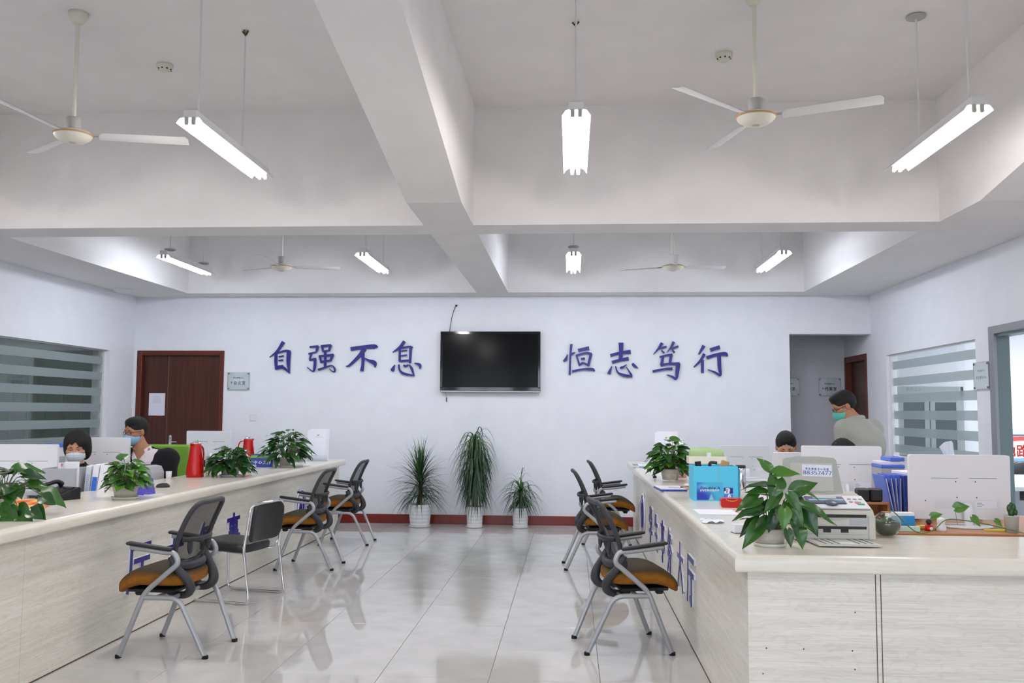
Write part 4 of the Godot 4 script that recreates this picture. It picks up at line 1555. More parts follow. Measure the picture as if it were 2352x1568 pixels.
# a person: joints in the figure's own frame (facing +z, feet at y = 0); clothing fields follow the same bones a little thicker
func make_person(label: String, at: Vector3, turn: float, J: Dictionary, look: Dictionary) -> void:
	var t := thing("person", label, "person", at, turn)
	var torso := [
		[J.hip, J.waist, 0.125, 0.115], [J.waist, J.chest, 0.115, 0.125], [J.chest + Vector3(-0.075, 0, 0), J.chest + Vector3(0.075, 0, 0), 0.115, 0.115],
		[J.chest, J.neck, 0.12, 0.06], [J.neck + Vector3(-0.03, -0.045, 0), J.shl, 0.055, 0.062], [J.neck + Vector3(0.03, -0.045, 0), J.shr, 0.055, 0.062], [J.shl, J.chest, 0.062, 0.11], [J.shr, J.chest, 0.062, 0.11],
		[J.hip + Vector3(-0.07, 0, 0), J.hip + Vector3(0.07, 0, 0), 0.115, 0.115]]
	var arms := [[J.shl, J.ell, 0.056, 0.043], [J.ell, J.wrl, 0.042, 0.028], [J.shr, J.elr, 0.056, 0.043], [J.elr, J.wrr, 0.042, 0.028]]
	var legs := [[J.hip + Vector3(-0.09, 0, 0), J.knl, 0.088, 0.06], [J.knl, J.ftl, 0.057, 0.04], [J.hip + Vector3(0.09, 0, 0), J.knr, 0.088, 0.06], [J.knr, J.ftr, 0.057, 0.04]]
	var neck := [[J.neck + Vector3(0, -0.06, 0), J.head + (J.neck - J.head) * 0.45, 0.058, 0.054]]
	var body := Mb.new()
	var all := torso + arms + legs + neck
	var lo := Vector3.ONE * 99
	var hi := -lo
	for o in all:
		for q in [o[0], o[1]]:
			lo = lo.min(q - Vector3.ONE * 0.17)
			hi = hi.max(q + Vector3.ONE * 0.17)
	nets(func(p: Vector3) -> float: return bone_field(p, all, 0.05), lo, hi, 0.016, body)
	for h in [[J.ell, J.wrl, -1.0], [J.elr, J.wrr, 1.0]]:
		var fwd: Vector3 = (h[1] - h[0]).normalized()
		var curl: Vector3 = (Vector3.DOWN - fwd * Vector3.DOWN.dot(fwd) + Vector3(0, 0, 0.05)).normalized()
		var side: Vector3 = fwd.cross(curl).normalized() * h[2]
		var fb := fingers(h[1], h[1] + fwd * 0.075, side, curl)
		var flo := Vector3.ONE * 99
		var fhi := -flo
		for o in fb:
			for q in [o[0], o[1]]:
				flo = flo.min(q - Vector3.ONE * 0.03)
				fhi = fhi.max(q + Vector3.ONE * 0.03)
		nets(func(p: Vector3) -> float: return bone_field(p, fb, 0.008), flo, fhi, 0.0042, body)
	var hx := Transform3D(Basis.from_euler(J.tilt), J.head)
	make_head(body, t, hx, look.hair, look.mask, look.glasses, look.skin)
	var bd := obj("body", body, look.skin, t)
	t.move_child(bd, 0)
	# shirt or jacket
	var up: Array = torso + [arms[0], arms[2]] + ([] if look.short else [arms[1], arms[3]])
	var cloth := Mb.new()
	var nk: Vector3 = J.neck + Vector3(0, 0.012, 0)
	var open: float = look.open
	var wr := [J.wrl, J.wrr, J.ell, J.elr]
	var short: bool = look.short
	nets(func(p: Vector3) -> float:
		var d := bone_field(p, up, 0.06) - 0.014 - 0.003 * sin(p.y * 46.0 + p.x * 21.0) * sin(p.x * 33.0 + p.z * 27.0)
		d = maxf(d, p.y - nk.y - 0.02 + (p.z - nk.z) * 0.35)
		d = maxf(d, J.hip.y - 0.10 - p.y)
		if open > 0.0:
			d = maxf(d, -maxf(maxf(absf(p.x - J.chest.x) - open * smoothstep(J.waist.y - 0.05, nk.y, p.y), J.chest.z - p.z), J.waist.y - p.y))
		if short:
			for k in 2:
				var a: Vector3 = (wr[2 + k] - (J.shl if k == 0 else J.shr)).normalized()
				d = maxf(d, minf((p - wr[2 + k]).dot(a) + 0.03, 0.12 - (p - wr[2 + k]).length()))
		else:
			for k in 2:
				var a: Vector3 = (wr[k] - wr[2 + k]).normalized()
				d = maxf(d, minf((p - wr[k]).dot(a) + 0.012, 0.08 - (p - wr[k]).length()))
		return d, lo, hi, 0.0125, cloth)
	obj(look.top, cloth, look.cloth, t)
	if open > 0.0:
		var shirt := Mb.new()
		nets(func(p: Vector3) -> float:
			var d := bone_field(p, torso, 0.06) - 0.008
			d = maxf(d, p.y - nk.y - 0.004 + (p.z - nk.z) * 0.4)
			d = maxf(d, -maxf(absf(p.x - J.neck.x) - 0.05 * smoothstep(nk.y - 0.13, nk.y, p.y), J.chest.z + 0.02 - p.z))
			return maxf(d, J.hip.y + 0.05 - p.y), lo, hi, 0.0125, shirt)
		var sh := obj("shirt", shirt, M.cloth_white, t)
		for s in [-1.0, 1.0]:
			var c := Mb.new()
			var a := nk + Vector3(0.066 * s, 0.03, -0.02)
			var p2 := nk + Vector3(0.040 * s, -0.005, 0.075)
			var p3 := nk + Vector3(0.062 * s, -0.065, 0.088)
			var p4 := nk + Vector3(0.098 * s, -0.028, 0.02)
			var th := Vector3(0.004 * s, 0.004, 0.006)
			c.out([a, p2, p3], nk)
			c.out([a, p3, p4], nk)
			c.out([a + th, p2 + th, p3 + th], nk)
			c.out([a + th, p3 + th, p4 + th], nk)
			c.out([a, p2, p2 + th, a + th], nk)
			c.out([p3, p4, p4 + th, p3 + th], nk + Vector3(0, 0.1, 0))
			obj("collar", c, M.cloth_white, sh)
	elif look.has("collar"):
		var c := Mb.new().soft(true)
		var ring := []
		for k in 20:
			var w := TAU * k / 20
			ring.append(nk + Vector3(0.068 * cos(w), 0.012 - 0.012 * sin(w), 0.066 * sin(w)))
		c.tube(ring, 0.014, 8, true, 1.6)
		obj("collar", c, look.collar, t)
	var tr := Mb.new()
	nets(func(p: Vector3) -> float:
		var d := bone_field(p, legs + [torso[8]], 0.05) - 0.012
		d = maxf(d, p.y - J.hip.y - 0.06)
		return d, lo, hi, 0.0165, tr)
	obj("trousers", tr, M.cloth_navy, t)
	for f in [[J.knl, J.ftl], [J.knr, J.ftr]]:
		var b := Mb.new().soft(true)
		b.ball(f[1] + Vector3(0, -0.035, 0.06), Vector3(0.05, 0.045, 0.13), 14, 9)
		obj("shoe", b, M.black, t)


func seated(head: Vector3, tilt: Vector3, lean := 0.0, right := 0.0, broad := 1.0, cheek := false) -> Dictionary:  # joints of someone on a desk chair, measured from the head
	var n := head + Vector3(right * 0.55, -0.165, -0.015 - lean * 0.2)
	var J := {
		"head": head, "tilt": tilt, "neck": n, "chest": n + Vector3(right * 0.35, -0.19, 0.0 - lean), "waist": n + Vector3(0, -0.38, -0.03 - lean), "hip": n + Vector3(0, -0.53, -0.05 - lean),
		"shl": n + Vector3(right * 0.4 - 0.175 * broad, -0.075, -0.01), "shr": n + Vector3(right * 0.4 + 0.175 * broad, -0.075, -0.01), "ell": n + Vector3(right * 0.45 - 0.225 * broad, -0.33, 0.07), "elr": n + Vector3(right * 0.45 + 0.225 * broad, -0.33, 0.07),
		"wrl": n + Vector3(-0.13, -0.36, 0.28), "wrr": n + Vector3(0.13, -0.36, 0.28),
		"knl": n + Vector3(-0.13, -0.50, 0.36), "knr": n + Vector3(0.13, -0.50, 0.36), "ftl": Vector3(head.x - 0.13, 0.08, head.z + 0.30), "ftr": Vector3(head.x + 0.13, 0.08, head.z + 0.30)}
	if cheek:  # the head propped on one hand
		J.elr = n + Vector3(right * 0.45 + 0.17, -0.34, 0.16)
		J.wrr = head + Vector3(0.115, -0.13, 0.05)
	return J


func build_people() -> void:
	# the woman in black behind the left counter
	make_person("masked woman with short black hair in a dark jacket behind the left counter", V(-4.06, 0, 7.25), 0.34, seated(Vector3(0, 1.125, 0), Vector3(0.20, 0.0, 0.03)),
		{"hair": 1, "mask": M.mask_white, "glasses": false, "skin": M.skin, "top": "jacket", "cloth": M.cloth_black, "open": 0.0, "short": false, "collar": M.cloth_black})
	make_person("masked man with glasses, white shirt and black jacket behind the left counter", V(-3.83, 0, 8.05), 0.10, seated(Vector3(-0.11, 1.24, 0.03), Vector3(0.12, -0.55, 0.0), 0.0, 0.11, 1.08),
		{"hair": 0, "mask": M.mask_blue, "glasses": true, "skin": M.skin_tan, "top": "jacket", "cloth": M.cloth_black, "open": 0.10, "short": false})
	make_person("masked young man looking down behind a monitor of the right counter", V(1.97, 0, 7.95), -0.2, seated(Vector3(-0.12, 1.152, 0.02), Vector3(0.42, 0.0, 0.03), 0.0, 0.12, 0.92, true),
		{"hair": 0, "mask": M.mask_white, "glasses": false, "skin": M.skin, "top": "jacket", "cloth": M.cloth_navy, "open": 0.0, "short": false, "collar": M.cloth_navy})
	make_person("person of whom only black hair shows above the second monitor on the right", V(2.06, 0, 7.05), 0.0, seated(Vector3(0, 1.115, 0), Vector3(0.35, 0.1, 0.0)),
		{"hair": 0, "mask": M.mask_blue, "glasses": false, "skin": M.skin, "top": "jacket", "cloth": M.cloth_navy, "open": 0.0, "short": false, "collar": M.cloth_navy})
	# the standing man at the corridor opening, his back half turned, looking down to the left
	var hd := Vector3(0, 1.505, 0.20)
	var n := Vector3(0, 1.375, 0.09)
	make_person("masked man in a light grey shirt standing and looking down, near the corridor opening", V(2.50, 0, 7.9), -2.45,
		{"head": hd, "tilt": Vector3(0.42, 0.88, 0.0), "neck": n, "chest": n + Vector3(0, -0.20, -0.08), "waist": n + Vector3(0, -0.40, -0.10), "hip": n + Vector3(0, -0.53, -0.10),
		"shl": n + Vector3(-0.19, -0.07, -0.03), "shr": n + Vector3(0.19, -0.07, -0.03), "ell": n + Vector3(-0.235, -0.34, 0.02), "elr": n + Vector3(0.235, -0.34, 0.02),
		"wrl": n + Vector3(-0.17, -0.46, 0.22), "wrr": n + Vector3(0.17, -0.46, 0.22), "knl": Vector3(-0.11, 0.45, -0.10), "knr": Vector3(0.11, 0.45, -0.10), "ftl": Vector3(-0.12, 0.08, -0.12), "ftr": Vector3(0.12, 0.08, -0.12)},
		{"hair": 0, "mask": M.mask_green, "glasses": true, "skin": M.skin_tan, "top": "shirt", "cloth": M.cloth_grey, "open": 0.0, "short": false, "collar": M.cloth_grey})


# ------------------------------------------------------------------ plants
func leaf_mesh(seed_: int, long: float, wide: float, droop: float) -> ArrayMesh:  # a heart-shaped leaf along +x from its stalk, face up
	var r := RandomNumberGenerator.new()
	r.seed = seed_
	var b := Mb.new().soft(true)
	var twist := r.randf_range(-0.25, 0.25)
	var rows := []
	for i in 11:
		var f := i / 10.0
		var w := wide * (sin(PI * pow(f, 0.62)) * (1.0 - 0.25 * f)) if f > 0.0 else wide * 0.30
		if i == 10:
			w = 0.0008
		var row := []
		for q in [-1.0, -0.66, -0.33, 0.0, 0.33, 0.66, 1.0]:
			var back: float = -0.16 * long * pow(absf(q), 1.6) * (1.0 - f) * (1.0 - f)  # the lobes reach back past the stalk
			var p := Vector3(long * f + back, 0, q * w)
			p.y = -droop * long * f * f + 0.38 * w * absf(q) * (1.0 - 0.4 * f) + twist * q * w * f * 0.6 + 0.022 * long * q * q * sin(f * 11.0 + seed_)
			row.append(p)
		rows.append(row)
	b.sheet(rows)
	return b.done()


func leaves_at(t: Node3D, at: Vector3, dir: Vector3, up: Vector3, size: float, meshes: Array, pick: int, tone: int) -> void:
	var x := dir.normalized()
	var z := x.cross(up).normalized()
	var y := z.cross(x)
	var o := obj("leaf", meshes[pick % meshes.size()], M["leaf_%d" % tone], t)
	o.transform = Transform3D(Basis(x * size, y * size, z * size), at)


var leaf_set: Array = []


func pot(t: Node3D, r0: float, r1: float, h: float, m: Material, ribs := 0, saucer := 1.35) -> void:
	var b := Mb.new().soft(true)
	var prof := [Vector2(0, 0.012), Vector2(r0, 0.012)]
	if ribs:
		for i in ribs:
			var y0 := 0.012 + (h - 0.012) * i / ribs
			var y1 := 0.012 + (h - 0.012) * (i + 1) / ribs
			prof.append_array([Vector2(lerpf(r0, r1, (y0 + 0.004) / h), y0 + 0.003), Vector2(lerpf(r0, r1, (y1 - 0.004) / h), y1 - 0.004), Vector2(lerpf(r0, r1, y1 / h) - 0.003, y1 - 0.001)])
	else:
		prof.append_array([Vector2(lerpf(r0, r1, 0.5) * 0.99, h * 0.5), Vector2(r1 * 0.985, h - 0.016), Vector2(r1 * 1.04, h - 0.012)])
	prof.append_array([Vector2(r1 * 1.04, h), Vector2(r1 * 0.95, h), Vector2(r1 * 0.90, h - 0.02)])
	b.lathe(prof, 32)
	obj("pot", b, m, t)
	b = Mb.new().soft(true)
	b.lathe([Vector2(0, h - 0.022), Vector2(r1 * 0.92, h - 0.022), Vector2(0, h - 0.014)], 24)
	obj("soil", b, M.soil, t)
	if saucer > 0.0:
		b = Mb.new().soft(true)
		var s := r0 * saucer
		b.lathe([Vector2(0, 0), Vector2(s * 0.86, 0), Vector2(s, 0.014), Vector2(s * 0.97, 0.0165), Vector2(s * 0.84, 0.006), Vector2(0, 0.006)], 32)
		obj("saucer", b, M.saucer, t)


func pothos(label: String, at: Vector3, r0: float, r1: float, ph: float, count: int, spread: float, high: float, seed_: int, size: float, tones: Array, saucer := 1.35, narrow := 1.0, low := 0.05) -> Node3D:
	var t := thing("potted_pothos", label, "plant", at, 0.0, "potted pothos on the counters")
	pot(t, r0, r1, ph, M.pot_marbled, 0, saucer)
	var r := RandomNumberGenerator.new()
	r.seed = seed_
	var stems := Mb.new().soft(true)
	for i in count:
		var ring := sqrt((i + 0.5) / count)
		var az := i * 2.39996 + r.randf_range(-0.3, 0.3)
		var el := lerpf(1.40, low, pow(ring, 1.2)) + r.randf_range(-0.18, 0.18)
		var dist := spread * (0.62 + 0.38 * r.randf())
		var out := Vector3(cos(az), 0, sin(az))
		var tip := Vector3(0, ph, 0) + out * dist * cos(el) * 0.80 + Vector3(0, maxf(high * sin(el) * (0.66 + 0.34 * r.randf()), -ph * 0.35), 0)
		var root := Vector3(0, ph - 0.018, 0) + out * r1 * 0.5 * r.randf()
		var mid := root.lerp(tip, 0.55) + Vector3(0, 0.05 + 0.03 * sin(el), 0)
		stems.tube(curve([root, mid, tip], 4), 0.0022, 5, false, 1.0, false)
		var dir := (out * (0.9 - 0.25 * sin(el)) + Vector3(0, 0.5 * sin(el) - 0.22 - 0.32 * r.randf(), 0) + Vector3(r.randf_range(-0.4, 0.4), 0, r.randf_range(-0.4, 0.4)))
		var up := (Vector3.UP + out * 0.55 + Vector3(r.randf_range(-0.4, 0.4), 0, 0.35 + r.randf_range(-0.3, 0.3))).normalized()
		leaves_at(t, tip, dir, up, size * (0.72 + 0.5 * r.randf()), leaf_set if narrow > 0.9 else slim_set, r.randi(), tones[r.randi() % tones.size()])
	obj("stems", stems, M.stem, t)
	return t


var slim_set: Array = []


func build_counter_plants() -> void:
	for i in 5:
		leaf_set.append(leaf_mesh(40 + i, 1.0, 0.40 + 0.03 * (i % 3), [0.10, 0.28, 0.18, 0.38, 0.22][i]))
		slim_set.append(leaf_mesh(60 + i, 1.0, 0.25 + 0.02 * (i % 3), [0.10, 0.30, 0.45, 0.20, 0.35][i]))
	# the big one at the near corner: its leaves follow the photograph one by one
	var t := thing("potted_pothos", "large glossy pothos in a marbled pot beside the fax machine, nearest the camera", "plant", V(0.891, TOP, 4.173), 0.0, "potted pothos on the counters")
	pot(t, 0.060, 0.074, 0.080, M.pot_marbled, 0, 1.3)
	var stems := Mb.new().soft(true)
	# stalk end x, height, nearness; tip x, height, nearness; facing (0 seen flat, 1 seen from above); size across; tone
	var list := [
		[0.005, 0.335, 0.0, -0.045, 0.395, -0.01, 0.2, 0.50, 2], [0.02, 0.318, 0.02, 0.125, 0.335, 0.05, 0.5, 0.46, 2], [-0.005, 0.262, 0.05, -0.135, 0.285, 0.10, 0.8, 0.35, 1],
		[0.03, 0.30, 0.04, -0.01, 0.215, 0.09, 0.1, 0.62, 0], [0.10, 0.245, 0.02, 0.205, 0.29, 0.04, 0.15, 0.50, 0], [0.13, 0.245, -0.06, 0.255, 0.225, -0.05, 0.6, 0.34, 2],
		[-0.02, 0.235, 0.05, -0.12, 0.25, 0.09, 0.5, 0.42, 0], [-0.06, 0.215, 0.06, -0.165, 0.175, 0.11, 0.4, 0.46, 0], [-0.055, 0.165, 0.10, -0.185, 0.148, 0.13, 0.55, 0.44, 1],
		[0.005, 0.215, 0.10, -0.05, 0.165, 0.14, 0.2, 0.40, 0], [0.035, 0.178, 0.13, 0.028, 0.088, 0.16, 0.05, 0.46, 2], [0.06, 0.20, 0.09, 0.125, 0.10, 0.13, 0.2, 0.42, 0],
		[0.065, 0.235, 0.08, 0.115, 0.16, 0.12, 0.2, 0.38, 0], [0.12, 0.185, 0.07, 0.275, 0.115, 0.10, 0.55, 0.30, 0], [0.13, 0.175, 0.04, 0.195, 0.06, 0.09, 0.15, 0.46, 1],
		[0.105, 0.095, 0.09, 0.118, 0.01, 0.13, 0.1, 0.52, 0], [0.05, 0.085, 0.12, 0.062, 0.015, 0.145, 0.1, 0.42, 1], [-0.06, 0.11, 0.09, -0.145, 0.008, 0.14, 0.25, 0.36, 0],
		[-0.075, 0.13, 0.06, -0.148, 0.05, 0.08, 0.3, 0.34, 3], [-0.03, 0.13, 0.10, -0.10, 0.085, 0.14, 0.4, 0.42, 1], [0.0, 0.16, 0.11, -0.03, 0.075, 0.13, 0.3, 0.44, 3],
		[0.07, 0.14, 0.11, 0.10, 0.06, 0.14, 0.2, 0.40, 1], [0.03, 0.245, 0.03, 0.02, 0.19, 0.08, 0.2, 0.44, 0], [0.11, 0.215, 0.0, 0.17, 0.165, 0.03, 0.4, 0.40, 3],
		[-0.03, 0.20, 0.02, -0.075, 0.13, 0.07, 0.3, 0.44, 3], [0.09, 0.16, 0.02, 0.16, 0.10, 0.05, 0.4, 0.44, 3], [-0.02, 0.14, -0.06, -0.10, 0.14, -0.11, 0.6, 0.40, 3], [0.06, 0.15, -0.07, 0.12, 0.17, -0.12, 0.6, 0.42, 1],
		[0.0, 0.10, -0.08, -0.03, 0.05, -0.13, 0.3, 0.42, 3], [0.04, 0.27, -0.03, 0.085, 0.285, -0.07, 0.4, 0.42, 1], [0.075, 0.105, 0.10, 0.155, 0.105, 0.12, 0.7, 0.30, 2], [-0.015, 0.185, 0.09, 0.03, 0.13, 0.13, 0.3, 0.40, 1]]
	for q in list:
		var a := Vector3(q[0], q[1], q[2])
		var e := Vector3(q[3], q[4], q[5])
		var root := Vector3(a.x * 0.25, 0.064, clampf(a.z * 0.3, -0.03, 0.03))
		stems.tube(curve([root, root.lerp(a, 0.55) + Vector3(0, 0.025, 0), a], 5), 0.0024, 6, false, 1.0, false)
		var long := a.distance_to(e)
		var dir := (e - a) / long
		var up: Vector3 = (Vector3(0, 1, 0) * float(q[6]) + Vector3(0.1, 0.25, 1) * (1.0 - q[6])).normalized()
		var z := dir.cross(up).normalized()
		var o := obj("leaf", leaf_set[int(q[8] + q[6] * 10) % 5], M["leaf_%d" % q[8]], t)
		var across: float = long * q[7] / 0.60
		o.transform = Transform3D(Basis(dir * long, z.cross(dir) * long, z * maxf(across, 0.055)), a)
	obj("stems", stems, M.stem, t)
	pothos("pothos in a marbled pot on the right counter, beyond the blue carton", V(0.868, TOP, 8.029), 0.066, 0.085, 0.105, 95, 0.20, 0.25, 5, 0.105, [0, 1, 3, 0, 2], 0.0)
	pothos("small light green pothos in a marbled pot between desk phone and red flask", V(-2.950, TOP, 5.890), 0.066, 0.080, 0.088, 70, 0.175, 0.185, 11, 0.08, [0, 2, 0, 2])
	pothos("dense dark pothos beside the red flask on the left counter", V(-3.046, TOP, 8.001), 0.070, 0.086, 0.085, 100, 0.21, 0.19, 23, 0.10, [1, 0, 1, 3], 1.35, 1.0, -0.15)
	pothos("pothos with narrow leaves at the far end of the left counter, by the leaflet rack", V(-2.988, TOP, 9.440), 0.070, 0.086, 0.10, 85, 0.27, 0.30, 31, 0.135, [1, 3, 1, 0], 1.35, 0.5)
	var big := pothos("trailing pothos cut by the left edge of the photo, above the left counter", V(-3.166, TOP, 4.873), 0.07, 0.09, 0.10, 40, 0.28, 0.19, 47, 0.13, [0, 1, 3, 0])
	var vines := Mb.new().soft(true)
	for q in [[0.12, 0.14, 0.10, 0.26, 0.01, 0.16, 0.34, 0.12], [0.10, 0.12, 0.12, 0.22, -0.0, 0.20, 0.30, 0.05], [0.08, 0.12, 0.12, 0.16, 0.02, 0.2, 0.20, 0.03]]:
		var p := curve([Vector3(0.02, 0.09, 0.02), Vector3(q[0], q[1], q[2]), Vector3(q[3], q[4] + 0.02, q[5]), Vector3(q[6], q[7], q[5] - 0.02)], 5)
		vines.tube(p, 0.0024, 5, false, 1.0, false)
		for k in [8, 12, 15]:
			leaves_at(big, p[k], Vector3(0.6, -0.5 + 0.02 * k, 0.3), Vector3(0.2, 0.6, 1), 0.11, leaf_set, k, k % 2)
	obj("vine", vines, M.stem, big)


func fountain(label: String, at: Vector3, r0: float, r1: float, ph: float, trunk: float, low: float, leaves: int, long: Vector2, lift: Vector2, fall: Vector2, wide: float, seed_: int) -> void:  # long, lift (degrees) and fall run from the lowest leaves to the topmost
	var t := thing("potted_dracaena", label, "plant", at, 0.0, "strap-leaved plants along the end wall")
	pot(t, r0, r1, ph, M.pot_white, 6, 1.22)
	var b := Mb.new().soft(true)
	b.tube(curve([Vector3(0, ph - 0.02, 0), Vector3(0.006, (ph + trunk) / 2, 0.004), Vector3(0, trunk, 0)], 4), 0.026, 10)
	obj("trunk", b, M.trunk, t)
	var r := RandomNumberGenerator.new()
	r.seed = seed_
	var sets := [Mb.new().soft(true), Mb.new().soft(true), Mb.new().soft(true)]
	for i in leaves:
		var f := (i + r.randf()) / leaves  # from the oldest leaf low on the trunk to the youngest at the top
		var base := Vector3(r.randf_range(-0.015, 0.015), lerpf(low, trunk, f), r.randf_range(-0.015, 0.015))
		var az := i * 2.39996 + r.randf_range(-0.6, 0.6)
		var out := Vector3(cos(az), 0, sin(az))
		var el := deg_to_rad(lerpf(lift.x, lift.y, pow(f, 1.3)) + r.randf_range(-14.0, 14.0))
		var l := lerpf(long.x, long.y, f) * r.randf_range(0.72, 1.22)
		var g := lerpf(fall.x, fall.y, f) * r.randf_range(0.6, 1.4)
		var dir := out * cos(el) + Vector3.UP * sin(el)
		var sway := out.cross(Vector3.UP) * r.randf_range(-0.16, 0.16) * l
		var kink := r.randf_range(-0.05, 0.05)
		var p := base
		var rows := []
		for s in 13:
			var u := s / 12.0
			var w := wide * (0.7 + 0.5 * sin(PI * minf(u * 1.3, 1.0))) * (1.0 - pow(u, 3.0)) + 0.0005
			var d := (dir + Vector3.DOWN * g * u * 2.0 + sway * u * 3.0 + out * kink * sin(u * 9.0)).normalized()
			if s > 0:
				p += d * l / 12.0
			p.y = maxf(p.y, 0.06)
			p.z = maxf(p.z, -0.25)  # the wall
			var side := d.cross(Vector3.UP if absf(d.y) < 0.95 else out).normalized()
			rows.append([p - side * w + Vector3(0, 0.4 * w, 0), p, p + side * w + Vector3(0, 0.4 * w, 0)])
		sets[1 if f > 0.80 and r.randf() < 0.7 else (0 if r.randf() < 0.55 else 2)].sheet(rows)
	for k in 3:
		stuff(obj("foliage", sets[k], M["strap_%d" % k], t))


func build_floor_plants() -> void:
	fountain("spreading strap-leaved plant in a white pot, leftmost of the three by the end wall", V(-1.885, 0, 11.39), 0.120, 0.148, 0.285, 0.66, 0.36, 260, Vector2(0.46, 0.44), Vector2(12, 84), Vector2(0.85, 0.16), 0.0056, 3)
	fountain("tall drooping strap-leaved plant in a white pot, middle of the three by the end wall", V(-1.195, 0, 11.40), 0.094, 0.108, 0.262, 1.06, 0.42, 470, Vector2(0.40, 0.50), Vector2(30, 76), Vector2(2.6, 1.5), 0.0062, 8)
	fountain("small strap-leaved plant in a white pot, rightmost of the three by the end wall", V(-0.625, 0, 11.42), 0.088, 0.106, 0.25, 0.46, 0.29, 120, Vector2(0.36, 0.40), Vector2(25, 72), Vector2(1.5, 0.95), 0.0064, 15)


# ------------------------------------------------------------------ things on the walls
func brush(strokes: Array, to: Callable, thick: float) -> Mb:  # brush strokes (x, y, width in turn) cut from a sheet
	var b := Mb.new()
	var at := 0.0
	for s in strokes:
		at += 0.0005
		var n: int = s.size() / 3
		var p := []
		for i in n:
			p.append(Vector3(s[i * 3], s[i * 3 + 1], s[i * 3 + 2]))
		if n > 2:
			p = curve(p, 4)
		var l := []
		var r := []
		for i in p.size():
			var d: Vector3 = p[mini(i + 1, p.size() - 1)] - p[maxi(i - 1, 0)]
			var side: Vector2 = Vector2(-d.y, d.x).normalized() * p[i].z * 0.5
			l.append(to.call(p[i].x + side.x, p[i].y + side.y))
			r.append(to.call(p[i].x - side.x, p[i].y - side.y))
		for i in p.size():
			l[i].z += at
			r[i].z += at
		var back := Vector3(0, 0, -thick - at)
		for i in p.size() - 1:
			var mid: Vector3 = (l[i] + r[i] + l[i + 1] + r[i + 1]) / 4.0 + back / 2
			b.out([l[i], r[i], r[i + 1], l[i + 1]], mid)
			b.out([l[i], l[i + 1], l[i + 1] + back, l[i] + back], mid)
			b.out([r[i], r[i + 1], r[i + 1] + back, r[i] + back], mid)
		for e in [0, p.size() - 1]:
			b.out([l[e], r[e], r[e] + back, l[e] + back], (l[p.size() / 2] + r[p.size() / 2]) / 2)
	return b


